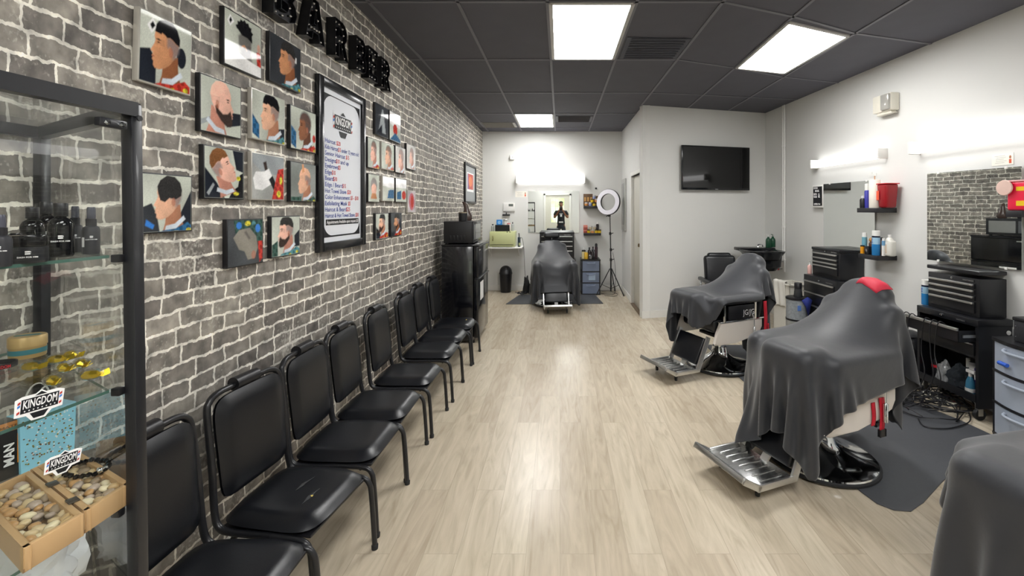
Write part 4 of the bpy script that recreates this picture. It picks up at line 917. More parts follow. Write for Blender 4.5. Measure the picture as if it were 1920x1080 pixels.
# crumpled white bag on the lowest visible shelf
def crumple(name, c, sx, sy, sz, seed, m):
    mb = MB().use(m); rr = bmesh.ops.create_icosphere(mb.bm, subdivisions=4, radius=1)
    from mathutils import noise
    for v in rr['verts']:
        n = v.co.copy(); k = 1 + .42 * noise.noise(n * 1.7 + Vector((seed, 0, 0))) + .22 * abs(noise.noise(n * 4.5 + Vector((0, seed, 0)))) + .06 * noise.noise(n * 12)
        v.co = Vector((n.x * sx * k, n.y * sy * k, max(-.3, n.z) * sz * k)) 
    zmin = min(v.co.z for v in rr['verts'])
    for v in rr['verts']: v.co.z -= zmin; v.co += Vector(c)
    return mb.build(name, smooth=30)
PLS = mat('white_plastic_film', 'E6E9EC', .25, 0, .05)
tag(crumple('crumpled_bag', (-1.19, .93, SH4 + .001), .13, .13, .11, 3, PLS), 'crumpled white plastic bag on the shelf under the pebble trays', 'plastic bag')
# ================================================================ television on the partition
def PT(px):      # point on the partition
    k = (px - CX) / F; tt = (6.25 * k - 1.159) / (1.961 - .525 * k); return Vector((1.159 + 1.961 * tt, 6.25 + .525 * tt, 0))
a, b = PT(1273), PT(1399); c = (a + b) / 2; ang = math.atan2(.525, 1.961); w_ = (b - a).length
zt_, zb_ = ZR(273, a.y), ZR(356, a.y)
nv = Vector((.2586, -.966, 0))
c2 = c + nv * .001
t = thing('television', 'black wall-mounted flat television on the white partition', 'television', (c2.x, c2.y, (zt_ + zb_) / 2), ang)
hh = zt_ - zb_
MB().use(BLK).box((0, -.025, 0), (w_ * .4, .05, hh * .5), .004).build('bracket', parent=t)
MB().use(BLKG).box((0, -.065, 0), (w_, .035, hh), .006).build('housing', parent=t)
MB().use(mat('tv_screen', '07080A', .06, 0, 0)).box((0, -.0836, .008), (w_ - .03, .002, hh - .045)).build('screen', parent=t)
MB().use(mat('tv_badge', 'AFAFAF', .3)).box((0, -.0836, -hh / 2 + .012), (.05, .002, .006)).build('badge', parent=t)
# ================================================================ back wall
def wallx(px, y=YB): return (px - CX) / F * y
# mirror
def mirror(name, loc, rotz, w, h, label, th=.006):
    t = thing(name, label, 'mirror', loc, rotz)
    MB().use(MIR).box((0, -th / 2 - .002, h / 2), (w, th, h)).build('mirror_glass', parent=t, smooth=None)
    for x in (-w * .36, w * .36):
        for z in (0, h): MB().use(CLR if False else WHT).box((x, -th - .003, z), (.02, .006, .02), .002).build('clip', parent=t)
    return t
mirror('wall_mirror', (-.12, YB - .001, 1.085), 0, .96, .785, 'wall mirror on the back wall reflecting the photographer and the entrance door')
x0, x1 = wallx(944), wallx(965.5)
t = thing('thermostat', 'white thermostat with grey display on the back wall above the pale green cabinet', 'thermostat', ((x0 + x1) / 2, YB - .001, 1.488))
MB().use(WHT).box((0, -.014, .078), (x1 - x0, .028, .156), .006).build('housing', parent=t)
MB().use(mat('lcd', '6E746E', .2)).box((.035, -.0285, .115), (.085, .002, .045)).build('display', parent=t)
t = thing('wall_bracket', 'small black bracket on the back wall just below the thermostat', 'bracket', (wallx(949.5), YB - .001, 1.42))
MB().use(BLK).box((0, -.02, 0), (.14, .04, .026), .003).build('bar', parent=t); MB().use(BLK).lathe([(0, 0), (.008, 0), (.010, .03), (.006, .035), (0, .035)], (0, -.02, .013), 12).build('knob', parent=t)
t = thing('motion_sensor', 'small white sensor box high on the back wall', 'sensor', (wallx(960.5), YB - .001, 2.47))
MB().use(WHT).box((0, -.03, .03), (.085, .06, .085), .012).build('housing', parent=t); MB().use(mat('grey_lens', '9C9C9C', .3)).box((.01, -.0605, .03), (.018, .003, .012), .001).build('lens', parent=t)
PAPER = mat('paper', 'ECE8DE', .7)
def license_card(loc, rotz, w, h, label):
    t = thing('license_card', label, 'card', loc, rotz)
    MB().use(PAPER).box((0, -.0015, h / 2), (w, .002, h)).build('sheet', parent=t)
    mb = MB().use(mat('card_red', 'D05A3A', .5)).box((w * .36, -.0028, h * .30), (w * .11, .0006, h * .36)); mb.use(mat('card_skin', 'A87050', .5)).prism(ell(w * .36, h * .66, w * .05, h * .14), (0, -.0026, 0), (1, 0, 0), (0, 0, 1), (0, -.0004, 0))
    mb.use(mat('card_grey', 'B4B2AC', .6))
    for k in range(5): mb.box((-w * .12 + (k % 2) * .01, -.0027, h * (.82 - .15 * k)), (w * (.5 - .06 * (k % 3)), .0004, h * .035))
    mb.build('print', parent=t, smooth=None)
    return t
license_card((wallx(977), YB - .001, 1.755), 0, .22, .11, 'paper license card pinned left of the back wall mirror')
t = thing('wall_hook', 'small black round hook on the back wall above the upper floating shelf', 'hook', (wallx(1117.5), YB - .001, 1.92))
MB().use(BLK).lathe([(0, 0), (.016, 0), (.018, -.012), (.012, -.024), (0, -.026)], (0, 0, 0), 14, 'Y').build('disc', parent=t)
# white shelf with the pale green cabinet
y0 = 7.98
t = thing('wall_shelf', 'white wall shelf under the pale green cabinet', 'shelf', (-.99, YB - .001, .82))
MB().use(WHT).box2((-.38, -.42, 0), (.31, 0, .022), .004).build('board', parent=t)
for x in (-.30, .22):
    mb = MB().use(WHT).box2((x - .008, -.02, -.18), (x + .008, 0, 0)).bar((x, -.01, -.17), (x, -.28, -.006), .012, .012); mb.build('bracket', parent=t)
GRN = mat('pale_green_enamel', 'CBD09A', .35, 0, .03)
t = thing('sterilizer_cabinet', 'pale yellow-green towel cabinet with one door on the white wall shelf', 'cabinet', (-1.04, 8.19, .842))
MB().use(GRN).box2((-.228, -.165, .012), (.228, .16, .285), .008).build('body', parent=t)
dd = MB().use(GRN).box2((-.222, -.18, .05), (.195, -.165, .262), .006).build('door', parent=t)
MB().use(mat('brass_dull', '9C9560', .3, .8)).tube([(-.165, -.182, .20), (-.165, -.20, .195), (-.160, -.203, .16), (-.168, -.20, .13), (-.165, -.182, .122)], .007, 8, smooth=4).build('door_handle', parent=dd)
MB().use(BLK).box2((-.215, -.182, .040), (.20, -.166, .047)).build('door_gasket', parent=dd)
for x in (.09, .14): MB().use(mat('dial', '77755A', .4)).lathe([(.012, 0), (.012, -.012), (0, -.012)], (x, -.165, .275), 12, 'Y').build('dial', parent=t)
for x in (-.2, .2): MB().use(WHT).box((x, 0, .006), (.03, .28, .012)).build('foot', parent=t)
CZ = 1.128
def item(name, label, cat, x, y, z, parts, group=None, rotz=0, seg=16):
    t = thing(name, label, cat, (x, y, z), rotz, group)
    for nm, prof, m in parts: MB().use(m).lathe(prof, seg=seg).build(nm, parent=t)
    return t
t = thing('storage_tray', 'black open tray on top of the pale green cabinet', 'tray', (-1.045, 8.14, CZ))
mb = MB().use(BLK)
for a, b in (((-.13, -.07, 0), (.13, .07, .008)), ((-.13, -.07, 0), (.13, -.062, .115)), ((-.13, .062, 0), (.13, .07, .115)), ((-.13, -.07, 0), (-.122, .07, .115)), ((.122, -.07, 0), (.13, .07, .115))): mb.box2(a, b)
mb.build('tray_body', parent=t, smooth=None)
t = thing('tissue_box', 'bright blue printed box standing in the black tray on the cabinet', 'box', (-1.105, 8.14, CZ + .009))
MB().use(mat('box_blue', '2E86D2', .4)).box((0, 0, .10), (.10, .07, .20), .003).build('carton', parent=t); MB().use(mat('box_ltblue', '8CC4EE', .4)).prism(ell(0, .15, .03, .03), (0, -.0355, 0), (1, 0, 0), (0, 0, 1), (0, -.0005, 0)).build('print', parent=t)
item('metal_canister', 'round white and metal canister in the black tray on the cabinet', 'canister', -.995, 8.14, CZ + .009, [('can', [(.038, 0), (.04, .004), (.04, .17)], WHT), ('lid', [(.042, .168), (.042, .198), (.03, .21), (0, .21)], CHR2)])
item('pink_jar', 'small pink and white jar at the right in the black tray on the cabinet', 'jar', -.935, 8.12, CZ + .009, [('jar', [(.03, 0), (.03, .12)], mat('jar_white', 'E9DDD8', .4)), ('lid', [(.032, .118), (.032, .135), (0, .14)], mat('jar_pink', 'D2747A', .4))])
item('clear_bottle', 'clear bottle with black cap left of the tray on the cabinet', 'bottle', -1.225, 8.12, CZ, [('bottle', [(.026, 0), (.028, .004), (.028, .09), (.012, .108)], mat('frosted', 'B9BCBB', .2)), ('cap', [(.014, .105), (.014, .128), (0, .128)], BLK)])
item('clear_bottle', 'clear pump bottle with black tip right of the tray on the cabinet', 'bottle', -.865, 8.14, CZ, [('bottle', [(.026, 0), (.026, .12), (.01, .135)], mat('frosted', 'B9BCBB', .2)), ('cap', [(.01, .133), (.008, .165), (0, .167)], BLK)])
t = thing('hair_clipper', 'dark hair clipper in a charging stand on the right end of the white wall shelf', 'hair clipper', (-.745, 8.12, .842))
MB().use(mat('clipper_blue', '20303C', .3)).box((0, 0, .09), (.05, .045, .18), .012).build('body', parent=t); MB().use(mat('clipper_label', 'A7AE7C', .4)).box((.01, -.0235, .05), (.03, .002, .05)).build('label', parent=t)
MB().use(BLK).tube([(0, 0, .18), (.0, 0, .22), (-.005, 0, .25)], .008, 8).build('nozzle', parent=t)
tag(MB().use(BLK).tube([(-.735, 8.13, .98), (-.70, 8.2, 1.0), (-.68, 8.3, .86), (-.665, 8.33, .6), (-.65, 8.32, .3), (-.60, 8.2, .06), (-.62, 8.05, .022)], .004, 6, smooth=8).build('extension_cord'), 'black power cord dropping from the hair clipper to the floor at the back wall', 'cord')
# trash bin
def dome_bin(label, loc, r, h, rotz=0):
    t = thing('trash_bin', label, 'trash bin', loc, rotz)
    MB().use(BLK).lathe([(r * .78, 0), (r * .80, .006), (r * .97, h * .70), (r, h * .70)], seg=28).build('bin_body', parent=t)
    MB().use(mat('bin_lid', '202124', .35)).lathe([(r * 1.03, h * .69), (r * 1.03, h * .73), (r * .97, h * .76)] + [(r * .97 * math.cos(a), h * .76 + h * .24 * math.sin(a)) for a in [PI / 2 * k / 8 for k in range(1, 9)]], seg=28).build('lid', parent=t)
    MB().use(BLK).box((0, -r * .55, h * .93), (r * 1.1, r * .5, .006), .002, rot=(.55, 0, 0)).build('swing_flap', parent=t)
    return t
dome_bin('black dome-lidded trash bin under the white wall shelf', (-1.0, 8.22, 0), .118, .49)
# tool chests
def drawer_chest(name, label, cat, loc, rotz, w, d, z0, z1, drawers, m=BLKM, handle=CHR2, lid=True, badge=True, lift=0):
    """local x = width, local -y = front; drawers = list of (z0,z1)"""
    t = thing(name, label, cat, loc, rotz)
    MB().use(m).box2((-w / 2, -d + .01, z0), (w / 2, -.0, z1 - (.03 if lid else 0)), .004).build('case', parent=t)
    if lid: MB().use(m).box2((-w / 2 - .004, -d, z1 - .03 + lift), (w / 2 + .004, 0, z1 + lift), .006).build('lid', parent=t)
    for a, b in drawers:
        dr = MB().use(m).box2((-w / 2 + .03, -d - .004, a + .003), (w / 2 - .03, -d + .012, b - .003), .002).build('drawer', parent=t)
        MB().use(handle).box2((-w / 2 + .032, -d - .020, b - .020), (w / 2 - .032, -d - .003, b - .004), .003).build('drawer_handle', parent=dr)
    if drawers:
        z = drawers[0][1] + .016
        MB().use(CHR).lathe([(0, 0), (.009, 0), (.009, -.008), (0, -.010)], (-.0, -d + .010, z), 12, 'Y').build('lock', parent=t)
        if badge:
            mb = MB().use(mat('badge_plate', '2A2C30', .4)).box((w * .30, -d + .008, z), (w * .22, .004, .017)); mb.use(CHR2).text('CRAFTSMAN', (w * .30, -d + .0055, z - .004), (1, 0, 0), (0, 0, 1), .008, 'C', width=w * .19, bold=.02); mb.build('badge', parent=t, smooth=None)
    return t
drawer_chest('tool_chest', 'black tool chest with steel drawer pulls behind the headrest of the far barber chair', 'tool chest', (-.055, 8.36, 0), 0, .62, .36, .62, 1.115, [(.965, 1.05), (.88, .96), (.80, .875), (.64, .79)])
t = drawer_chest('tool_cabinet', 'lower black rolling tool cabinet under the tool chest at the back wall', 'tool cabinet', (-.055, 8.36, 0), 0, .68, .40, .08, .618, [(.44, .58), (.28, .43), (.11, .27)], lid=False)
for x in (-.29, .29):
    for y in (-.33, -.05): MB().use(RUB).lathe([(0, -.015), (.04, -.015), (.04, .015), (0, .015)], (x, y, .04), 16, 'X').build('caster', parent=t)
# plastic drawer towers
DRW = glass('smoky_drawer_plastic', (.50, .54, .62), 1.2, .15)
DRB = mat('frosted_drawer_blue', '7C88A0', .3, 0, .12, 8); DRB2 = mat('frosted_drawer_grey', 'A3ACBA', .28, 0, .14, 9)
def tower(label, loc, rotz, w, d, levels, bow=.0, m=DRB, top=BLK):
    t = thing('drawer_tower', label, 'drawer unit', loc, rotz)
    def outline(w, d, bw): return [(-w / 2, 0), (w / 2, 0), (w / 2, -d)] + [(w / 2 - w * k / 10, -d - bw * math.sin(PI * k / 10)) for k in range(1, 10)] + [(-w / 2, -d)]
    z = 0
    for a, b in zip(levels, levels[1:]):
        MB().use(top).prism(outline(w, d, bow), (0, 0, a - .011), (1, 0, 0), (0, 1, 0), (0, 0, .013)).build('shelf_frame', parent=t, smooth=30)
        dr = MB().use(m).prism(outline(w - .02, d - .004, bow), (0, -.0, a + .004), (1, 0, 0), (0, 1, 0), (0, 0, b - a - .020)).build('drawer', parent=t, smooth=30)
        zz = b - .055
        MB().use(m).tube([(-w * .22, -d - bow * .8 + .002, zz + .014), (-w * .18, -d - bow * .98 - .012, zz), (w * .18, -d - bow * .98 - .012, zz), (w * .22, -d - bow * .8 + .002, zz + .014)], .009, 8, smooth=3).build('drawer_handle', parent=dr)
    zt = levels[-1]
    MB().use(top).prism(outline(w + .006, d, bow + .004), (0, 0, zt - .012), (1, 0, 0), (0, 1, 0), (0, 0, .022)).build('top_board', parent=t, smooth=30)
    for x in (-w / 2 + .012, w / 2 - .012):
        for y in (-.015, -d + .012): MB().use(top).box2((x - .010, y - .010, 0), (x + .010, y + .010, zt - .012)).build('post', parent=t, smooth=None)
    return t
t = tower('three-drawer smoky plastic drawer unit right of the far barber chair', (.55, 8.36, 0), 0, .34, .42, [.02, .22, .42, .62])
MB().use(mat('label_blue', 'B9CDE4', .5)).box((.02, -.4245, .32), (.12, .002, .11)).build('drawer_label', parent=t)
TZ = .632
YEL, CRM = mat('yellow_bottle', 'E0B43A', .3), mat('cream_label', 'E6D9A8', .4); DBR = mat('dark_bottle', '221A1C', .2); SIV = mat('silver_bottle', '8A8A90', .25, .6)
item('powder_bottle', 'yellow bottle with pale shoulder at the front of the smoky drawer unit', 'bottle', .47, 8.02, TZ, [('bottle', [(.034, 0), (.035, .004), (.035, .10), (.025, .12), (0, .124)], YEL)])
item('powder_bottle', 'cream bottle with black collar behind the yellow bottle on the smoky drawer unit', 'bottle', .43, 8.10, TZ, [('bottle', [(.036, 0), (.036, .13)], CRM), ('cap', [(.037, .128), (.037, .15), (.02, .16), (0, .16)], BLK), ('nozzle', [(.008, .158), (.008, .20), (0, .205)], WHT)])
item('spray_can', 'tall black spray can at the right end of the smoky drawer unit', 'spray can', .655, 8.07, TZ, [('can', [(.028, 0), (.029, .004), (.029, .20), (.022, .222)], mat('can_maroon', '3A2A30', .25)), ('cap', [(.024, .22), (.024, .262), (.014, .278), (0, .28)], BLK)])
for k, (x, y, h, m, l) in enumerate(((.535, 8.14, .20, DBR, 'dark pump bottle behind'), (.585, 8.06, .17, DBR, 'dark bottle in the middle'), (.545, 8.0, .10, SIV, 'short silver jar in front'), (.605, 8.17, .21, SIV, 'silver-shouldered bottle at the back'))):
    item('styling_bottle', l + ' on the smoky drawer unit by the ring light', 'bottle', x, y, TZ, [('bottle', [(.028, 0), (.029, .004), (.029, h * .7), (.012, h * .82)], m), ('cap', [(.014, h * .80), (.014, h), (0, h)], BLK)])
# floating shelves with products
SHB = mat('black_oak_shelf', '26262A', .35, 0, .15, 30)
def fshelf(label, loc, rotz, w, d, th=.045):
    t = thing('floating_shelf', label, 'shelf', loc, rotz)
    MB().use(SHB).box2((-w / 2, -d, -th), (w / 2, 0, 0), .002).build('board', parent=t); MB().use(BLK).box2((-w / 2 + .02, -.004, -th + .008), (w / 2 - .02, .0005, -.008)).build('mounting_plate', parent=t)
    return t
fshelf('upper small black floating shelf right of the back wall mirror', (.60, YB - .001, 1.588), 0, .32, .13)
fshelf('lower small black floating shelf right of the back wall mirror', (.60, YB - .001, 1.085), 0, .32, .13)
def carton(label, x, y, z, w, d, h, m, m2=None, m3=None):
    t = thing('product_box', label, 'box', (x, y, z))
    MB().use(m).box2((-w / 2, -d / 2, 0), (w / 2, d / 2, h), .002).build('carton', parent=t)
    if m2:
        mb = MB().use(m2)
        for i in range(3): mb.box((-w / 2 + w * (i + .5) / 3, -d / 2 - .001, h * .55), (w * .22, .002, h * .34), .001)
        mb.use(m3 or m2).box((0, -d / 2 - .001, h * .12), (w * .8, .002, h * .12)); mb.build('print', parent=t)
    return t
carton('large brown display box standing on the upper small floating shelf', .525, 8.35, 1.589, .17, .06, .225, mat('box_brown', '5A3F28', .5), mat('box_tan', 'B58A4E', .5), YEL)
carton('small brown display box behind the jars on the upper small floating shelf', .68, 8.355, 1.589, .13, .05, .185, mat('box_brown2', '6B4B2C', .5), mat('box_tan', 'B58A4E', .5), YEL)
carton('pale red box at the left of the lower small floating shelf', .475, 8.33, 1.086, .075, .06, .145, mat('box_pinkred', 'CE7C6C', .5), mat('box_dkred', '8C2E28', .5))
YJ, BJ, WJ = mat('jar_yellow', 'E2BE2E', .3), mat('jar_bluegrey', '8C98C0', .3), mat('jar_grey', 'B8A98C', .3)
def jar(x, y, z, m, h, l, g): return item('pomade_jar', l, 'jar', x, y, z, [('jar', [(.029, 0), (.03, .003), (.03, h * .68)], m), ('lid', [(.031, h * .66), (.031, h), (0, h)], {id(YJ): mat('lid_black', '4A4030', .3)}.get(id(m), mat('lid_grey', 'C9C6C2', .3)))], g)
g = 'jars on the upper small floating shelf'
for k, (x, z, m, l) in enumerate(((.49, 0, mat('jar_orange', 'D8935A', .3), 'orange-tan jar at the left end'), (.565, 0, BJ, 'blue-grey jar, second in the front row'), (.635, 0, YJ, 'yellow jar in the middle of the front row'), (.71, 0, BJ, 'blue-grey jar at the right end of the front row'), (.60, .0665, YJ, 'yellow jar stacked in the second layer'), (.675, .0665, mat('jar_orange', 'D8935A', .3), 'orange-tan jar stacked in the second layer'), (.637, .133, BJ, 'blue-grey jar on top of the stack'))):
    jar(x, 8.285, 1.589 + z, m, .066, l + ' on the upper small floating shelf', g)
g = 'jars on the lower small floating shelf'
for k, (x, z, m, l) in enumerate(((.535, 0, YJ, 'yellow jar at the left'), (.605, 0, mat('jar_orange', 'D8935A', .3), 'orange-tan jar in the middle'), (.675, 0, YJ, 'yellow jar right of centre'), (.735, 0, YJ, 'yellow jar at the right end'), (.57, .0665, WJ, 'khaki jar stacked at the left'), (.645, .0665, WJ, 'khaki jar stacked in the middle'))):
    jar(x, 8.29, 1.086 + z, m, .066, l + ' of the lower small floating shelf', g)
item('pump_bottle', 'black bottle with white top at the right of the lower small floating shelf', 'bottle', .70, 8.355, 1.086, [('bottle', [(.026, 0), (.026, .15), (.012, .17)], DBR), ('cap', [(.018, .165), (.018, .205), (0, .205)], WHT)])
# ring light on a tripod stand
t = thing('ring_light', 'white ring light on a black tripod stand in the back right corner', 'ring light', (.915, 8.02, 0))
MB().use(BLK).tube([(0, 0, .05), (0, 0, .62)], .013, 12).build('pole', parent=t); MB().use(BLK).tube([(0, 0, .6), (-.012, -.02, 1.10)], .010, 12).build('pole', parent=t); MB().use(BLK).tube([(-.012, -.02, 1.08), (-.02, -.03, 1.44)], .008, 12).build('pole', parent=t)
for z, x in ((.62, 0), (1.09, -.012), (.80, 0)):
    k_ = MB().use(BLK).box((x, 0, z), (.04, .04, .05), .006).build('clamp', parent=t); MB().use(BLK).tube([(x + .02, 0, z), (x + .055, -.01, z + .012)], .007, 8).build('clamp_knob', parent=k_)
for a in (-2.75, -.80, 1.2):
    dx, dy = math.cos(a), math.sin(a); l = MB().use(BLK).tube([(dx * .02, dy * .02, .46), (dx * .29, dy * .29, .012)], .009, 8).build('leg', parent=t)
    MB().use(BLK).tube([(0, 0, .10), (dx * .19, dy * .19, .19)], .005, 6).build('brace', parent=l); MB().use(RUB).ball((dx * .29, dy * .29, .013), .013, 1).build('foot', parent=l)
hd = Matrix.Translation(Vector((-.055, -.10, 1.655))) @ Euler((0, 0, -.62)).to_matrix().to_4x4() @ Euler((-.08, 0, 0)).to_matrix().to_4x4()
def ringp(name, m, r0, r1, ya, yb):
    mb = MB().use(m); mb.lathe([(r0, -yb), (r1, -yb), (r1, -ya), (r0, -ya), (r0, -yb)], seg=48, axis='Y'); mb.bm.transform(hd); return mb.build(name, parent=t)
ringp('ring_housing', BLK, .148, .232, -.02, .018); ringp('ring_diffuser', mat('ring_diffuser_white', 'E4E2EA', .35), .150, .226, .016, .026)
MB().use(BLK).box((-.035, -.05, 1.43), (.05, .05, .07), .008).tube([(-.03, -.04, 1.43), (-.09, -.08, 1.40)], .008, 8).build('tilt_bracket', parent=t)
tag(MB().use(BLK).tube([(.95, 8.03, .75), (.99, 8.0, .5), (.99, 7.98, .2), (.96, 7.9, .03), (.80, 7.98, .008), (.72, 8.25, .008), (.90, 8.3, .008), (1.03, 8.0, .008), (.95, 7.8, .008), (.78, 7.86, .008)], .0035, 6, smooth=8).build('extension_cord'), 'thin black cord hanging from the ring light and looping on the floor', 'cord')
# electrical panel
t = thing('electrical_panel', 'grey electrical panel cover on the closet side wall near the back corner', 'electrical panel', (1.164, 8.02, 1.15))
MB().use(mat('panel_grey', 'B5B6B2', .4)).box2((-.03, -.20, 0), (0, .20, .92), .003).build('cover', parent=t); MB().use(mat('panel_grey2', '9A9B98', .4)).box2((-.038, -.14, .10), (-.03, .14, .84), .003).build('panel_door', parent=t)
# floor mat and cord heap
MATM = mat('charcoal_floor_mat', '4A4C50', .55, 0, .1, 40, bump=.2, bscale=400)
def floor_mat_(label, poly, h=.010):
    c = sum((Vector((*p, 0)) for p in poly), Vector()) / len(poly); mb = MB().use(MATM); mb.prism([(x - c.x, y - c.y) for x, y in poly], (0, 0, 0), (1, 0, 0), (0, 1, 0), (0, 0, h), bev=.004)
    o = mb.build('floor_mat'); o.location = (c.x, c.y, .0005); return tag(o, label, 'floor mat')
floor_mat_('dark grey anti-fatigue mat under the far barber chair', [(-.87, 7.16), (.70, 7.20), (.62, 8.0), (-.72, 7.93)])
def heap(name, label, c, R, n, seed, r=.004, rx=1.0, ry=1.0, m=BLK, z=.012, h=.05):
    q = random.Random(seed); mb = MB().use(m)
    for k in range(n):
        cx, cy, rr = c[0] + q.uniform(-R, R) * .55 * rx, c[1] + q.uniform(-R, R) * .55 * ry, q.uniform(.25, .62) * R
        e = q.uniform(.55, 1); a0 = q.uniform(0, 6.3); pts = []
        nn = q.randint(9, 16)
        for i in range(nn):
            a = a0 + i * .72; f = rr * (1 + q.uniform(-.14, .14))
            x, y = f * math.cos(a), f * e * math.sin(a); pts.append((cx + (x * math.cos(k) - y * math.sin(k)) * rx, cy + (x * math.sin(k) + y * math.cos(k)) * ry, z + r + q.uniform(0, h)))
        mb.tube(pts, r, 6, smooth=5)
    return tag(mb.build(name), label, 'cords', kind='stuff')
heap('cord_heap', 'tangle of thin black cords on the floor between the bin and the far barber chair', (-.63, 7.98), .17, 8, 4, .004)
tag(crumple('cord_bundle', (-.60, 8.02, .012), .06, .05, .20, 8, BLK), 'upright bundle of black adapters and cords beside the far barber chair', 'cord bundle')
# ================================================================ right wall
RR = TH - PI / 2         # frame: local x towards the camera along the wall, local -y into the room
def RL(px, d=0.0, z=0.0): p = RW(px, d); return (p.x, p.y, z)
# mirrors (hung very slightly off the wall plane at the far edge, as the reflections show)
def wall_mirror(pa, pb, z0, z1, extra, label):
    a, b = RW(pa, .012), RW(pb, .012); w = (a - b).length; rot = RR + extra
    n = Vector((math.sin(rot), -math.cos(rot), 0)); d = Vector((math.cos(rot), math.sin(rot), 0))
    loc = b - n * -.0 - d * w; loc = b
    t = thing('wall_mirror', label, 'mirror', (b.x, b.y, z0), rot)
    h = z1 - z0; lead = w * math.sin(extra)
    MB().use(MIR).box2((-w, -.006, 0), (0, 0, h)).build('mirror_glass', parent=t, smooth=None)
    MB().use(mat('mirror_backing', '55585A', .5)).prism([(-w, .0), (0, .0), (-w + lead * .0, lead * .985)], (0, 0, .002), (1, 0, 0), (0, 1, 0), (0, 0, h - .004)).build('backing', parent=t, smooth=None)
    for x in (-w * .86, -w * .14):
        for z in (0, h): MB().use(WHT).box((x, -.008, z), (.018, .006, .02), .002).build('clip', parent=t)
    return t
wall_mirror(1551, 1641, 1.08, 1.83, .055, 'wall mirror beside the letter board, reflecting the white partition')
wall_mirror(1755, 1917, 1.10, 1.84, .115, 'large wall mirror reflecting the dark brick wall and fridge')
# floating shelves
def rshelf(pn, pw, z, label, d):
    """pn = pixel of the far end, pw = pixel where the near end meets the wall"""
    a, b = RW(pn, d), RW(pw, 0); L_ = abs((Vector((a.x, a.y)) - Vector((b.x, b.y))).dot(Vector((.05, -1)).normalized()))
    c = b + Vector((-.05, 1, 0)).normalized() * L_ / 2
    return fshelf(label, (c.x - .001, c.y, z), RR, L_, d), Vector((c.x, c.y, z)), L_
def loc_on(c, x, d): u = Vector((.05, -1, 0)).normalized(); n = Vector((-1, -.05, 0)).normalized(); return c + u * x + n * d
dS = .20
s1_, cA, LA = rshelf(1607, 1682, 1.545, 'upper black floating shelf holding the white paper roll and red container', dS)
s2_, cB, LB = rshelf(1609, 1682.5, 1.085, 'lower black floating shelf crowded with spray cans and bottles', dS)
def shelf_at(px, d, c):    # point on shelf plane in front of the wall at pixel px
    p = RW(px, d); return Vector((p.x, p.y, c.z + .0005))
p = shelf_at(1640, .15, cA)
t = item('paper_roll', 'tall white paper roll on the upper black floating shelf', 'paper roll', p.x, p.y, p.z, [('roll', [(.046, 0), (.048, .004), (.048, .272), (.044, .277), (.016, .277)], mat('paper_white', 'E6E1D6', .8)), ('core_tip', [(.006, .27), (.005, .305), (.008, .310), (0, .318)], mat('tip_tan', 'C79C7C', .5))])
p = shelf_at(1664, .10, cA)
t = thing('sharps_container', 'dark red tapered container on the upper black floating shelf', 'container', p, RR)
REDT = mat('red_translucent', '94141F', .25, 0, .08)
MB().use(REDT).box((0, 0, .115), (.125, .13, .23), .02, 3, taper=.82).build('container_body', parent=t)
MB().use(RED).box((0, 0, .232), (.135, .14, .010), .004).build('rim', parent=t)
MB().use(mat('label_orange', 'E2583A', .4)).box((-.04, -.0665, .12), (.035, .002, .09)).build('label', parent=t)
p = shelf_at(1626, .10, cA)
item('spray_can', 'blue spray can with tall white cap half hidden behind the white paper roll', 'spray can', p.x, p.y, p.z, [('can', [(.024, 0), (.025, .17), (.018, .185)], mat('can_violet', '3A3A9A', .3)), ('cap', [(.022, .18), (.022, .245), (0, .25)], WHT)])
p = shelf_at(1618, .12, cA)
item('oil_bottle', 'short black bottle with pale top at the far end of the upper black floating shelf', 'bottle', p.x, p.y, p.z, [('bottle', [(.028, 0), (.029, .004), (.029, .085), (.018, .10)], BLK), ('cap', [(.016, .098), (.014, .125), (0, .128)], mat('cap_pale', 'CFCFCC', .4))])
t = thing('license_pin', 'small clear card holder pinned above the upper black floating shelf', 'card', (*RL(1636, .001)[:2], 1.865), RR)
MB().use(mat('holder_clear', 'DCDCD8', .3)).box((0, -.002, .02), (.11, .002, .035)).tube([(0, -.003, .035), (0, -.006, .05)], .003, 6).build('holder', parent=t)
def cool(label, loc, s=1.0, rot=RR):
    t = thing('spray_can', label, 'spray can', loc, rot, None)
    r, h = .030 * s, .205 * s
    MB().use(mat('can_blue', '2E86C8', .22, .2)).lathe([(r * .94, 0), (r, .004), (r, h * .45)], seg=24).build('can_lower', parent=t)
    MB().use(mat('can_white_blue', 'A9D0EA', .22, .2)).lathe([(r, h * .45), (r, h * .72)], seg=24).build('can_upper', parent=t)
    MB().use(mat('can_navy', '101830', .25)).lathe([(r, h * .72), (r, h * .78), (r * .85, h * .80)], seg=24).build('can_shoulder', parent=t)
    MB().use(WHT).lathe([(r * .95, h * .785), (r * .95, h * .99), (r * .8, h), (0, h)], seg=24).build('cap', parent=t)
    a = -2.1
    for k, wd in enumerate(('Cool', 'Care')):
        mb = MB().use(mat('ink_royal', '1C2CA0', .3)); cu = []
        # lettering wrapped as narrow upright glyphs on the front
        u = Vector((-math.sin(a), math.cos(a), 0)); o = Vector((math.cos(a), math.sin(a), 0)) * (r + .0006)
        mb.text(wd, o + Vector((0, 0, h * (.60 - .10 * k))), u, (0, 0, 1), h * .085, 'C', width=r * 1.25, bold=.03)
        # bend onto the cylinder
        for v in mb.bm.verts:
            q = math.atan2(v.co.dot(u), r); v.co = Vector((math.cos(a + q), math.sin(a + q), 0)) * (r + .0008) + Vector((0, 0, v.co.z))
        mb.build('lettering', parent=t, smooth=None, recalc=False)
    return t
p = shelf_at(1642.5, .165, cB); cool('blue and white disinfectant spray can at the front of the lower black floating shelf', p, 1.17)
p = shelf_at(1623.5, .13, cB)
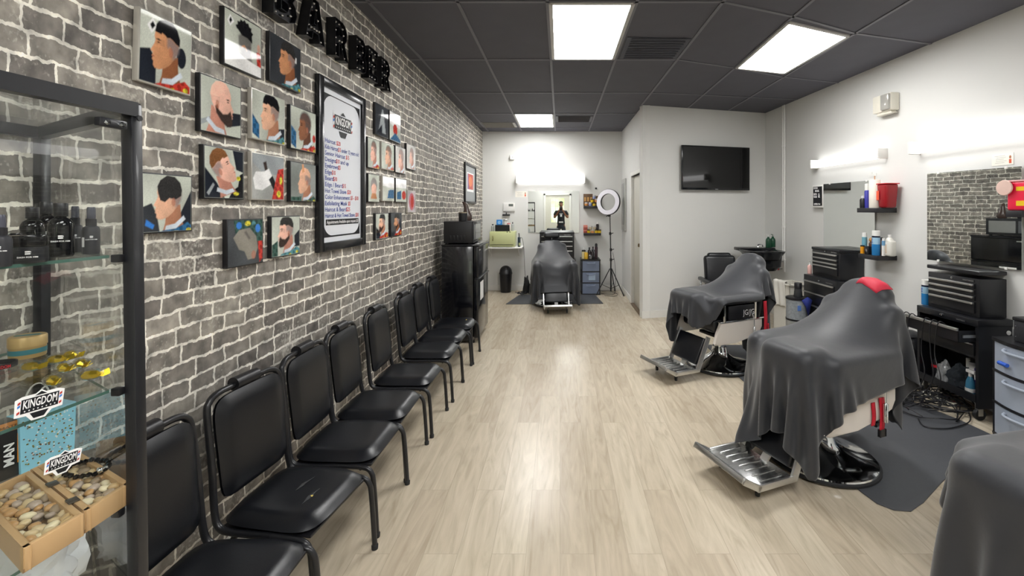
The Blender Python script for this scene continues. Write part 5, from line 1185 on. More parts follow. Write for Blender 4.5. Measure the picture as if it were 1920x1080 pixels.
item('aftershave_tube', 'pale teal bottle with white cap at the far end of the lower black floating shelf', 'bottle', p.x, p.y + .02, p.z, [('bottle', [(.024, 0), (.024, .165)], mat('teal_bottle', '6FA6B8', .3)), ('cap', [(.022, .165), (.020, .21), (0, .212)], WHT)])
p = shelf_at(1617, .165, cB)
item('hair_wax_stick', 'short orange-yellow canister at the near corner of the lower black floating shelf', 'canister', p.x, p.y, p.z, [('can', [(.0185, 0), (.019, .070)], mat('orange_can', 'E39A1C', .3)), ('cap', [(.019, .070), (.019, .082), (0, .083)], BLK)])
p = shelf_at(1629, .165, cB)
t = thing('product_box', 'small black square box beside the orange-yellow canister on the lower shelf', 'box', p, RR); MB().use(BLK).box((0, 0, .04), (.055, .05, .08), .003).build('carton', parent=t); MB().use(SIV).prism(ell(0, .04, .013, .013), (0, -.0256, 0), (1, 0, 0), (0, 0, 1), (0, -.0005, 0)).build('print', parent=t)
p = shelf_at(1634, .11, cB)
item('cologne_bottle', 'dark brown bottle with round tan stopper behind the black box on the lower shelf', 'bottle', p.x, p.y, p.z, [('bottle', [(.022, 0), (.024, .10), (.014, .12)], mat('brown_glass', '4A2A1C', .2)), ('stopper', [(.010, .118), (.020, .13), (.022, .145), (.014, .160), (0, .165)], mat('stopper_tan', 'C08A4C', .4))])
p = shelf_at(1652.5, .12, cB)
item('tonic_bottle', 'slim brown tube right of the disinfectant spray can on the lower shelf', 'bottle', p.x, p.y, p.z, [('bottle', [(.014, 0), (.015, .004), (.015, .15)], mat('tonic_brown', '8A6A50', .3)), ('cap', [(.013, .15), (.013, .175), (0, .176)], mat('cap_dark', '3A3230', .3))])
p = shelf_at(1656.5, .14, cB)
item('tonic_bottle', 'slim white tube with blue band beside the white jug on the lower shelf', 'bottle', p.x, p.y, p.z, [('bottle', [(.014, 0), (.015, .004), (.015, .10)], WHT), ('band', [(.0155, .10), (.0155, .145)], mat('band_blue', '6E9CC0', .3)), ('cap', [(.011, .145), (.011, .17), (0, .17)], WHT)])
p = shelf_at(1668, .10, cB)
t = thing('alcohol_jug', 'white translucent jug at the near end of the lower black floating shelf', 'jug', p, RR)
JUG = mat('jug_plastic', 'DAD8D0', .3)
MB().use(JUG).box((0, 0, .075), (.105, .065, .15), .018, 3).lathe([(.035, .145), (.028, .165), (.014, .178), (.014, .188)], seg=16).build('jug_body', parent=t); MB().use(WHT).lathe([(.016, .186), (.016, .206), (0, .206)], seg=16).build('cap', parent=t); MB().use(mat('jug_label', 'C9B7A4', .5)).box((-.018, -.0332, .07), (.045, .001, .085)).build('label', parent=t)
# third shelf with the bright red sharps box at the frame edge
a = RW(1884, .15)
t3, c3, L3 = rshelf(1886, 1960, 1.525, 'black floating shelf under the bright red sharps box at the right edge', .17)
p = RW(1918, .10)
t = thing('sharps_box', 'bright red sharps box with yellow labels on the shelf at the right edge', 'sharps container', (p.x, p.y, 1.526), RR)
RB = mat('bright_red', 'F0264A', .3)
MB().use(RB).box((.01, 0, .10), (.13, .12, .20), .015, 3).build('box_body', parent=t)
MB().use(mat('sharps_lid_rim', 'F2B8B8', .4)).box((.01, 0, .205), (.14, .13, .012), .004).build('rim', parent=t)
MB().use(mat('sharps_yellow', 'F0C81E', .4)).box((.035, -.061, .05), (.05, .002, .035)).box((.035, -.061, .15), (.05, .002, .028)).build('warning_label', parent=t)
cap = MB().use(mat('sharps_cap', 'E8C8BC', .35)); cap.lathe([(0, -.008), (.052, -.006), (.055, 0), (.052, .006), (0, .008)], (-.055, -.075, .16), 28, 'Y'); cap.build('round_cap', parent=t)
license_card((*RL(1880, .001)[:2], 1.862), RR, .155, .085, 'paper license card with small red portrait above the mirror reflecting the bricks')
# letter board
a, b = RW(1529, .05), RW(1549, .05); c = (a + b) / 2; wdt = (a - b).length
t = thing('letter_board', 'small white-framed black letter board left of the mirror', 'letter board', (*RL((1530 + 1549) / 2, .001)[:2], 1.555), RR)
MB().use(WHT).box((0, -.022, .135), (.21, .044, .275), .004).build('frame', parent=t)
MB().use(mat('felt_black', '16171C', .9)).box((-.0, -.0445, .135), (.172, .002, .235)).build('felt', parent=t)
mb = MB().use(WH)
for s_, x, z, wd, h in (('STATION', -.075, .225, .08, .02), ('MODEL', -.045, .190, .08, .022), ('CHEST &', -.078, .15, .07, .022), ('THURS', -.078, .118, .07, .022), ('&', .015, .12, .035, .05), ('OPEN 9-6', -.068, .03, .125, .02)):
    mb.text(s_, (x, -.0462, z), (1, 0, 0), (0, 0, 1), h, 'L', width=wd, bold=.05)
mb.build('letters', parent=t, smooth=None, recalc=False)
# pipes near the corner
t = thing('water_pipes', 'pair of thin white water pipes with red valve handles running up the wall corner', 'pipes', (*RL(1469.5, .03)[:2], .66), RR)
for x in (-.022, .022):
    MB().use(WHT).tube([(x, 0, 0 if x > 0 else .12), (x, 0, H - .67)], .0105, 12).build('pipe', parent=t)
    for z in (.17, .62, 1.15, 1.75): MB().use(WHT).lathe([(.014, -.012), (.016, -.008), (.016, .008), (.014, .012)], (x, 0, z), 12).build('coupling', parent=t) if x > 0 or z > .1 else None
for x, z in ((.0, .14), (-.035, .04)):
    v_ = MB().use(mat('valve_steel', 'B0AFAC', .3, .8)).tube([(x, 0, z), (x - .01, -.05, z)], .009, 8).build('valve', parent=t); MB().use(RED).lathe([(0, -.008), (.024, -.006), (.024, .006), (0, .008)], (x - .012, -.055, z), 12, 'Y').build('valve_handle', parent=v_)
# shampoo sink
SNK = mat('sink_black', '101216', .18, 0, .1)
sy = 6.14
t = thing('shampoo_sink', 'black shampoo sink on the right wall in the corner under the water pipes', 'sink', (2.78, sy, .0), 0)
bm_ = MB().use(SNK)
def sup(w, d, z, n=28, cx=0, cy=0, e=4): return [Vector((cx + w * (abs(math.cos(a)) ** (2 / e)) * (1 if math.cos(a) >= 0 else -1), cy + d * (abs(math.sin(a)) ** (2 / e)) * (1 if math.sin(a) >= 0 else -1), z)) for a in [2 * PI * k / n for k in range(n)]]
loops = [sup(.13, .12, .70, cy=-.05), sup(.20, .17, .76, cy=-.04), sup(.225, .20, .90, cy=-.0), sup(.25, .27, .945, cy=.02), sup(.255, .275, .965, cy=.02), sup(.235, .25, .968, cy=.02), sup(.20, .22, .955, cy=-.05), sup(.17, .18, .86, cy=-.06), sup(.08, .08, .80, cy=-.06)]
rows_ = [[bm_.bm.verts.new(p) for p in l] for l in loops]
for A, B in zip(rows_, rows_[1:]):
    for k in range(28): bm_.bm.faces.new((A[k], A[(k + 1) % 28], B[(k + 1) % 28], B[k]))
bm_.bm.faces.new(rows_[0][::-1]); bm_.bm.faces.new(rows_[-1]); bm_.build('basin', parent=t)
MB().use(SNK).box2((-.25, .16, .94), (.27, .36, .985), .012).build('rear_ledge', parent=t)
MB().use(CHR).tube([(.02, .16, .98), (.02, .16, 1.03), (.02, .06, 1.04), (.02, .02, 1.02)], .009, 8, smooth=4).build('faucet', parent=t)
MB().use(mat('drain_hose_white', 'CFCDC6', .4)).tube([(.0, -.05, .71), (.0, -.02, .55), (.03, .10, .42), (.05, .30, .38)], .018, 10, smooth=6).build('drain_hose', parent=t)
MB().use(mat('sink_bracket', 'BDBBB4', .5)).bar((.12, .30, .55), (.12, .05, .86), .03, .02).bar((.12, .33, .50), (.12, .33, .92), .03, .02).build('wall_bracket', parent=t)
GB_ = mat('green_shampoo', '1E4A34', .2, 0, .15)
for k, (px, l) in enumerate(((1440.5, 'green pump bottle standing left on the ledge of the shampoo sink'), (1449, 'green pump bottle standing right on the ledge of the shampoo sink'))):
    q = (px - CX) / F; y = 6.36 + .05 * k
    t = item('pump_bottle', l, 'bottle', q * y, y, .986, [('bottle', [(.034, 0), (.036, .005), (.036, .10), (.028, .125), (.014, .135)], GB_), ('collar', [(.015, .133), (.015, .15), (.006, .152)], GB_)])
    MB().use(GB_ if k else WHT).tube([(0, 0, .15), (0, 0, .178), (-.03, -.01, .182)], .005, 8).build('pump', parent=t)
# shampoo chair behind the second barber chair
t = thing('shampoo_chair', 'black padded shampoo chair mostly hidden behind the second barber chair', 'chair', (2.16, 5.80, 0), 0)
MB().use(VINYL).box((0, .0, .42), (.50, .52, .13), .04, 3).build('seat', parent=t)
MB().use(VINYL).box((.0, .22, .68), (.42, .11, .46), .045, 3, rot=(-.18, 0, 0)).build('backrest', parent=t)
MB().use(VINYL).box((0, .265, .895), (.32, .09, .09), .035, 3, rot=(-.18, 0, 0)).build('headrest', parent=t)
for s in (-1, 1): MB().use(VINYL).box((s * .27, 0, .60), (.06, .46, .05), .02, 3).build('armrest', parent=t); MB().use(CHR).tube([(s * .27, -.18, .6), (s * .27, -.2, .012), (s * .27, .2, .012), (s * .27, .18, .6)], .012, 8).build('leg_frame', parent=t)
# white hamper with towel
t = thing('laundry_bin', 'white printed laundry bin with a towel over its edge in the right corner', 'laundry bin', (2.93, 5.66, 0), .25)
HB = mat('bin_white', 'D9D6CC', .45, 0, .04)
mb = MB().use(HB)
for (x0, y0, x1, y1) in ((-.14, -.14, .14, -.128), (-.14, .128, .14, .14), (-.14, -.14, -.128, .14), (.128, -.14, .14, .14)): mb.box2((x0, y0, 0), (x1, y1, .60))
mb.box2((-.14, -.14, 0), (.14, .14, .01)); mb.build('bin_body', parent=t, smooth=None)
mb = MB().use(HB)
for (x0, y0, x1, y1) in ((-.155, -.155, .155, -.13), (-.155, .13, .155, .155), (-.155, -.155, -.13, .155), (.13, -.155, .155, .155)): mb.box2((x0, y0, .585), (x1, y1, .605), .003)
mb.build('rim', parent=t)
mb = MB().use(mat('print_taupe', 'A9A290', .6))
for k in range(6):
    z = .06 + .085 * k; mb.tube([Vector((-.02 + .04 * math.cos(a) * (1 if k % 2 else -1) * (1 - a / 8), -.1415, z + .035 * math.sin(a) * (1 - a / 9))) for a in [i * .5 for i in range(12)]], .0028, 4)
mb.build('scroll_print', parent=t)
TW = mat('towel_white', 'E2DFD6', .95, 0, .03, 60, bump=.4, bscale=300)
def towel(name, label, c, rot, w, L1, L2, ztop, th=.012, gap=.012):
    """towel hanging over an edge along local x; hangs L1 in front (-y), L2 behind"""
    t = thing(name, label, 'towel', c, rot); n, m_ = 16, 26; mb = MB().use(TW); P_ = []
    for i in range(m_ + 1):
        s = -L1 + (L1 + L2) * i / m_
        for j in range(n + 1):
            x = -w / 2 + w * j / n; wob = .010 * math.sin(j * .9 + i * .15) * min(1, abs(s) * 6)
            if s < -.02: y, z = -.02 - gap + wob, s + .02
            elif s > .02: y, z = .02 + gap + wob, -(s - .02)
            else: y, z = s * 1.6, .010 * math.cos(s / .02 * PI / 2)
            P_.append((x * (1 - .05 * abs(s)), y, z + .004 * math.sin(j)))
    mb.faces(P_, [(i * (n + 1) + j, i * (n + 1) + j + 1, (i + 1) * (n + 1) + j + 1, (i + 1) * (n + 1) + j) for i in range(m_) for j in range(n)])
    o = mb.build('cloth', parent=t, smooth=80); md = o.modifiers.new('thickness', 'SOLIDIFY'); md.thickness = th; return t
towel('hand_towel', 'white towel hanging over the edge of the printed laundry bin', (2.80, 5.66, .625), -PI / 2 + .25, .20, .33, .10, .62)
# grey metal-look bin with black cup and blue cloth
t = thing('round_bin', 'grey round bin with clear window band beside the middle tool cabinet', 'bin', (2.74, 5.16, 0))
MB().use(mat('bin_silver', 'A6A8A8', .3, .3)).lathe([(.105, 0), (.11, .01), (.115, .26)], seg=28).build('bin_body', parent=t); MB().use(BLK).lathe([(.117, .255), (.117, .275)], seg=28).build('lower_band', parent=t)
MB().use(mat('bin_contents', '8E9396', .4, 0, .5, 40)).lathe([(.112, .275), (.112, .50)], seg=28).build('window', parent=t); MB().use(BLK).lathe([(.118, .495), (.118, .515), (.10, .522), (0, .522)], seg=28).build('top', parent=t)
MB().use(mat('blue_label', '5C7FC0', .4)).box((-.03, -.113, .41), (.04, .004, .06)).build('label', parent=t)
item('shaker_cup', 'black cup turned upside down on the grey round bin', 'cup', 2.755, 5.16, .5225, [('cup', [(.045, 0), (.047, .004), (.040, .09)], mat('cup_smoke', '3A3C3E', .15)), ('cap', [(.036, .088), (.040, .09), (.040, .155), (.036, .16), (0, .16)], BLK)])
t = thing('bandana', 'dark blue pointed cloth hanging from the edge of the grey round bin', 'cloth', (2.79, 5.035, .50))
mb = MB().use(mat('navy_cloth', '1B2A78', .8, 0, .2, 30)); mb.faces([(-.06, 0, .0), (0, -.012, .045), (.06, 0, .005), (.03, -.014, -.08), (.012, -.004, -.19), (-.02, -.016, -.07)], [(0, 5, 1), (1, 5, 3), (1, 3, 2), (5, 4, 3)]); o = mb.build('cloth'); o.parent = t; md = o.modifiers.new('thickness', 'SOLIDIFY'); md.thickness = .004
mbx = None
# middle tool station
def station(px_far, px_near_wall, depth, zs, drawers, name, label, lift=0, lid=True, grow=0):
    b = RW(px_near_wall, 0); a = RW(px_far, depth); u = Vector((.05, -1, 0)).normalized()
    L_ = (Vector((b.x, b.y, 0)) - Vector((a.x, a.y, 0))).dot(u) + grow; c = Vector((b.x, b.y, 0)) - u * (L_ / 2) + Vector((-.012, 0, 0))
    return drawer_chest(name, label, 'tool chest', (c.x, c.y, 0), RR, L_, depth, zs[0], zs[1], drawers, lid=lid, lift=lift), c, L_
DST = .27
st1, cM, LM = station(1523.5, 1622, DST, (.775, 1.10), [(1.000, 1.050), (.955, .997), (.915, .952), (.815, .912)], 'tool_chest', 'black tool chest below the letter board on the middle station')
t = drawer_chest('tool_cabinet', 'black tool cabinet carrying the middle station tool chest', 'tool cabinet', (cM.x - .0, cM.y + .02, 0), RR, LM + .10, DST + .06, .08, .773, [(.60, .72), (.46, .595), (.11, .455)], lid=False)
for x in (-.2, .2):
    for y in (-.28, -.05): MB().use(RUB).lathe([(0, -.015), (.04, -.015), (.04, .015), (0, .015)], (x, y, .04), 16, 'X').build('caster', parent=t)
p = RW(1518, .26)
item('soap_bottle', 'pink liquid bottle with white pump beside the middle tool chest', 'bottle', p.x, p.y, .774, [('bottle', [(.022, 0), (.023, .004), (.023, .09), (.012, .105)], mat('pink_soap', 'E2B4AC', .25)), ('pump', [(.010, .104), (.010, .125), (.004, .126), (.004, .145), (.012, .146), (.012, .152), (0, .152)], WHT)])
# near tool station
DSN = .22
stn, cN, LN = station(1741, 1891, DSN, (.735, 1.05), [(.945, .985), (.90, .94), (.855, .895), (.76, .85)], 'tool_chest', 'black tool chest with raised lid under the mirror reflecting the bricks', lift=.028)
u = Vector((.05, -1, 0)).normalized(); n = Vector((-1, -.05, 0)).normalized()
LC = LN + .09; t = thing('tool_cart', 'black rolling tool cart with an open drawer full of cords on the near station', 'tool cart', (cN.x, cN.y + .0, 0), RR); DC = .27
m = BLKM
MB().use(m).box2((-LC / 2, -DC, .68), (LC / 2, 0, .733), .004).build('top_tray', parent=t)
for x in (-1, 1): MB().use(m).box2((x * (LC / 2 - .012) - .012, -DC + .005, .09), (x * (LC / 2 - .012) + .012, -.01, .69)).build('side_panel', parent=t, smooth=None)
MB().use(m).box2((-LC / 2 + .02, -.02, .15), (LC / 2 - .02, -.01, .68)).build('back_panel', parent=t, smooth=None)
MB().use(m).box2((-LC / 2 + .02, -DC + .01, .45), (LC / 2 - .02, -.02, .462)).build('drawer_floor', parent=t, smooth=None)
d2_ = MB().use(m).box2((-LC / 2 + .03, -DC - .004, .465), (LC / 2 - .03, -DC + .01, .555), .002).build('drawer', parent=t)
MB().use(CHR2).box2((-LC / 2 + .035, -DC - .012, .545), (LC / 2 - .035, -DC - .004, .553)).build('drawer_handle', parent=d2_)
OD = .12
mb = MB().use(m)
w2 = LC / 2 - .03
for a, b in (((-w2, -DC - OD, .565), (w2, -DC - OD + .006, .668)), ((-w2, -DC - OD, .565), (w2, -DC + .06, .571)), ((-w2, -DC - OD, .565), (-w2 + .004, -DC + .06, .65)), ((w2 - .004, -DC - OD, .565), (w2, -DC + .06, .65))): mb.box2(a, b)
d1_ = mb.build('drawer', parent=t, smooth=None)
MB().use(CHR2).box2((-w2 - .002, -DC - OD - .016, .648), (w2 + .002, -DC - OD + .001, .668), .003).build('drawer_handle', parent=d1_)
MB().use(CHR2).box2((w2 + .002, -DC - OD + .03, .60), (w2 + .008, -DC + .05, .62)).build('slide_rail', parent=d1_)
mb = MB().use(mat('badge_plate', '2A2C30', .4)).box((LC * .25, -DC - .001, .703), (.075, .003, .016)); mb.use(CHR2).text('CRAFTSMAN', (LC * .25, -DC - .003, .699), (1, 0, 0), (0, 0, 1), .008, 'C', width=.066, bold=.02); mb.build('badge', parent=t, smooth=None)
MB().use(CHR).lathe([(0, 0), (.010, 0), (.010, -.008), (0, -.010)], (-.03, -DC, .705), 12, 'Y').build('lock', parent=t)
MB().use(m).box2((-LC / 2 + .02, -DC + .0, .13), (LC / 2 - .02, -.01, .155)).build('bottom_shelf', parent=t, smooth=None)
MB().use(m).box2((-LC / 2 + .02, -DC + .0, .155), (LC / 2 - .02, -DC + .012, .185)).build('shelf_lip', parent=t, smooth=None)
for x in (-LC / 2 + .03, LC / 2 - .03):
    for y in (-DC + .04, -.05):
        k_ = MB().use(CHR2).box((x, y, .08), (.03, .04, .10), .004).build('caster_fork', parent=t); MB().use(RUB).lathe([(0, -.013), (.04, -.013), (.04, .013), (0, .013)], (x, y, .04), 18, 'X').build('caster_wheel', parent=k_)
def cart(x, y, z=.1555): v = Euler((0, 0, RR)).to_matrix() @ Vector((x, y, 0)); return (cN.x + v.x, cN.y + v.y, z)
MB().use(mat('drawer_clutter', '24262A', .5, 0, .4, 60)).ball((0, -DC - .03, .60), .04, 2, (4.2, 1.4, .9), .35, 5).build('drawer_clutter', parent=d1_, smooth=20)
# things on the cart's lower shelf
CLB = mat('charcoal_cloth', '20262C', .9, 0, .3, 20)
tag(crumple('folded_cloth', cart(-.0, -.13), .085, .09, .11, 6, CLB), 'dark heap of folded cloths in the middle of the cart shelf', 'cloth')
tag(crumple('purple_bag', cart(.185, -.15), .035, .055, .17, 2, mat('purple_satin', '2E2060', .5, 0, .2, 20)), 'dark purple bag at the near end of the cart shelf', 'bag')
q = cart(.135, -.20); t = item('spray_bottle', 'blue-green spray bottle with white trigger on the cart shelf', 'spray bottle', *q, [('bottle', [(.028, 0), (.030, .005), (.030, .05), (.026, .09), (.012, .125)], mat('spray_blue', '3C7C9C', .2)), ('label_band', [(.031, .012), (.031, .04)], WHT)])
MB().use(WHT).tube([(0, 0, .12), (0, 0, .16)], .011, 10).box((-.01, -.02, .168), (.028, .07, .024), .005).bar((-.01, -.045, .16), (-.012, -.055, .12), .006, .010).build('trigger_head', parent=t)
q = cart(-.17, -.19); item('clipper_oil', 'black bottle with red collar standing at the far end of the cart shelf', 'bottle', *q, [('bottle', [(.022, 0), (.024, .004), (.024, .09)], BLK), ('collar', [(.026, .088), (.026, .108)], RED), ('cap', [(.016, .108), (.014, .15), (0, .152)], BLK)])
tag(crumple('clear_plastic_bag', cart(-.115, -.17), .05, .055, .10, 11, mat('grey_film', '8E8F90', .2, 0, .3, 30)), 'crumpled grey clear plastic bag beside the red-collared bottle on the cart shelf', 'plastic bag')
q = cart(.05, -.08); item('white_tub', 'white tub at the back of the cart shelf', 'tub', *q, [('tub', [(.03, 0), (.032, .18)], WHT), ('lid', [(.033, .178), (.033, .20), (0, .2)], mat('tub_lid', 'C8C8CC', .3))])
q = cart(.01, -.09); item('white_tube', 'white tube with red base at the back of the cart shelf', 'tube', *q, [('tube', [(.014, .03), (.014, .22)], WHT), ('base', [(.016, 0), (.016, .03)], RED)])
# spray can on the cart tray
p = RW(1736, .20); cool('blue and white disinfectant spray can standing on the cart beside the tool chest', Vector((p.x, p.y - .0, .734)), 1.02)
t = thing('round_sticker_tag', 'small round white tag hanging on the near side of the black tool cart', 'tag', cart(LC / 2 + .002, -.04, .62), RR); MB().use(WHT).lathe([(0, -.002), (.016, -.002), (.016, .002), (0, .002)], (.002, 0, .02), 20, 'X').build('disc', parent=t)
# bin behind the cart
p = RW(1707, .17); dome_bin('black dome-lidded trash bin half hidden behind the tool cart', (p.x, p.y, 0), .115, .47)
# cords over the open drawer
q = random.Random(5)
for k, (f, l) in enumerate(((-.97, 'black cord looping off the far corner of the open cart drawer'), (-.72, 'black cord hanging over the open cart drawer near its far end'), (-.12, 'grey-black cord curling over the middle of the open cart drawer'), (.16, 'double black cord hanging over the open cart drawer right of the middle'), (.40, 'black cord hanging over the open cart drawer near its label'))):
    x = w2 * f; pts = [(x + .03, -DC - OD + .05, .60), (x + .01, -DC - OD + .01, .675), (x, -DC - OD - .022, .672), (x - .01, -DC - OD - .030, .58), (x - .02 + .02 * (k % 2), -DC - OD - .03, .42), (x + .01 * k, -DC - OD - .04, .25), (x - .03, -DC - OD - .07, .10), (x - .08 - .03 * k, -DC - OD - .14, .016), (x - .02, -DC - OD - .24, .012)]
    pts = [Vector(cart(a, b, c_)) for a, b, c_ in pts]; tag(MB().use(BLK).tube(pts, .0042, 6, smooth=7).build('extension_cord'), l, 'cord')
ctr = PF(1738, 748)
heap('cord_heap', 'big tangle of black power cords on the floor in front of the tool cart', (ctr.x - .10, ctr.y - .12), .36, 14, 12, .0042, 1.0, 1.0, BLK, .014, .05)
for k, (pp, l) in enumerate((([(1645, 722), (1665, 735), (1690, 725), (1700, 745), (1680, 768), (1640, 765)], 'loose black cord trailing from the cord tangle towards the barber chair'), ([(1785, 745), (1800, 760), (1793, 790), (1812, 770), (1818, 790), (1780, 803), (1735, 800), (1722, 785)], 'long black cord loop lying nearest the camera in front of the cart'))):
    tag(MB().use(BLK).tube([PF(x, y, .016) for x, y in pp], .0042, 6, smooth=7).build('extension_cord'), l, 'cord')
def strip(label, pxy, rot, L_):
    p = PF(*pxy); t = thing('power_strip', label, 'power strip', (p.x, p.y, .001), rot); MB().use(mat('strip_ivory', 'DAD6C4', .4)).box((0, 0, .016), (L_, .048, .030), .006).build('housing', parent=t)
    for k in range(4):
        x = -L_ / 2 + L_ * (k + .8) / 5; MB().use(BLK).box((x, -.004, .045), (.028, .03, .030), .006).build('plug', parent=t)
    MB().use(RED).box((L_ / 2 - .02, 0, .032), (.014, .02, .006), .002).build('switch', parent=t); return t
strip('ivory power strip full of black plugs in front of the tool cart', (1760, 752), RR + .35, .24)
strip('ivory power strip on the floor near the wall outlet behind the barber chair', (1686, 712), RR + 1.0, .20)
p = PF(1716, 732); t = thing('power_plug', 'round tan plug head lying on the cord tangle', 'plug', (p.x, p.y, .03), .4); MB().use(mat('plug_tan', 'C0A46A', .4)).lathe([(0, -.012), (.03, -.010), (.034, 0), (.03, .010), (0, .012)], (0, 0, .03), 18, 'X').build('plug_face', parent=t); MB().use(BLK).lathe([(0, .01), (.028, .01), (.016, .05), (0, .05)], (0, 0, .03), 14, 'X').build('plug_body', parent=t)
p = RW(1672, .001); t = thing('wall_outlet', 'cream wall outlet with white plugs low on the right wall', 'outlet', (p.x, p.y, .50), RR)
MB().use(BEI).box((0, -.004, .05), (.10, .008, .13), .003).build('cover_plate', parent=t); MB().use(mat('plug_cream', 'DCD4B8', .4)).box((-.02, -.025, .07), (.03, .035, .035), .006).box((.018, -.025, .03), (.03, .035, .035), .006).build('plug', parent=t)
for k, (dx, l) in enumerate(((0, 'thin white cord running down from the wall outlet to the floor'), (.05, 'second white cord curving from the wall outlet towards the trash bin'))):
    a = Vector((p.x, p.y, 0)); pts = [a + u * (-.02 + .03 * k) + n * .03 + Vector((0, 0, .54)), a + u * (0 + dx) + n * .07 + Vector((0, 0, .46)), a + u * (.04 + dx) + n * .05 + Vector((0, 0, .25)), a + u * (.10 + dx) + n * .06 + Vector((0, 0, .06)), a + u * (.07 + dx) + n * .14 + Vector((0, 0, .012)), a + u * .02 + n * .24 + Vector((0, 0, .012))]
    tag(MB().use(WHT).tube(pts, .005, 6, smooth=7).build('extension_cord'), l, 'cord')
# near drawer tower
a = RW(1850, .39); zt = .655
c = Vector((a.x, a.y, 0)) + u * .21 - n * .39
t = tower('three-drawer clear plastic unit with bowed front at the right edge', (c.x - .01, c.y, 0), RR, .42, .34, [.02, .235, .45, .655], bow=.05, m=DRB2)
MB().use(mat('bottle_royal', '2F5FC8', .3)).tube([(-.12, -.390, .52), (-.06, -.397, .518)], .013, 10).build('item_in_drawer', parent=t)
def tw_(x, y, z): v = Euler((0, 0, RR)).to_matrix() @ Vector((x, y, 0)); return (c.x - .01 + v.x, c.y + v.y, z)
t = thing('clipper_case', 'black studded clipper case on the bowed clear drawer unit', 'case', tw_(.06, -.17, .666), RR)
CS = mat('case_fabric', '26272B', .6, 0, .2, 50, bump=.2)
MB().use(CS).box2((-.17, -.13, 0), (.17, .12, .135), .006).build('case_body', parent=t); MB().use(BLK).box2((-.175, -.135, .135), (.175, .125, .16), .006).build('case_lid', parent=t)
mb = MB().use(SIV)
for x in (-.155, -.03, .11, .155):
    for z in (.03, .10): mb.ball((x, -.131, z), .004, 1)
mb.build('stud', parent=t)
t = thing('sunglasses', 'dark sunglasses lying on the black studded case', 'sunglasses', tw_(-.02, -.19, .827), RR)
GLS = mat('smoke_lens', '1C2226', .08)
for s in (-1, 1): MB().use(GLS).lathe([(0, -.001), (.026, -.001), (.026, .001), (0, .001)], (s * .032, 0, .022), 18, 'Y').build('lens', parent=t); MB().use(CHR2).tube([(s * .032 + .027 * math.cos(a_), 0, .022 + .022 * math.sin(a_)) for a_ in [i * PI / 8 for i in range(16)]], .0018, 5, closed=True).build('rim', parent=t); MB().use(BLK).tube([(s * .058, 0, .03), (s * .062, .06, .012), (s * .055, .11, .002)], .0025, 5).build('temple', parent=t)
q = tw_(-.165, -.20, .666); item('glass_jar', 'small clear jar with white lid beside the black studded case', 'jar', *q, [('jar', [(.022, 0), (.024, .004), (.024, .055)], mat('jar_clearish', '9AA0A2', .12)), ('lid', [(.0245, .055), (.0245, .07), (0, .07)], WHT)])
q = tw_(.135, -.07, .827); item('wipes_tub', 'dark blue wipes tub with white lid on the case at the right edge', 'tub', *q, [('tub', [(.04, 0), (.042, .004), (.042, .12)], mat('tub_blue', '1E3C98', .3)), ('lid', [(.043, .118), (.043, .14), (0, .145)], WHT)])
# floor mats on the right
floor_mat_('large dark grey mat with rounded near corner under the near barber chairs', [(1.63, 3.86), (1.63, 2.42), (1.65, 2.32), (1.70, 2.27), (1.78, 2.26), (1.90, 2.33), (2.14, 2.50), (2.93, 3.02), (2.90, 3.25), (2.72, 3.79)], .008)
floor_mat_('dark grey mat under the second barber chair', [(1.63, 5.02), (1.63, 3.875), (2.72, 3.80), (2.74, 5.0)], .008)
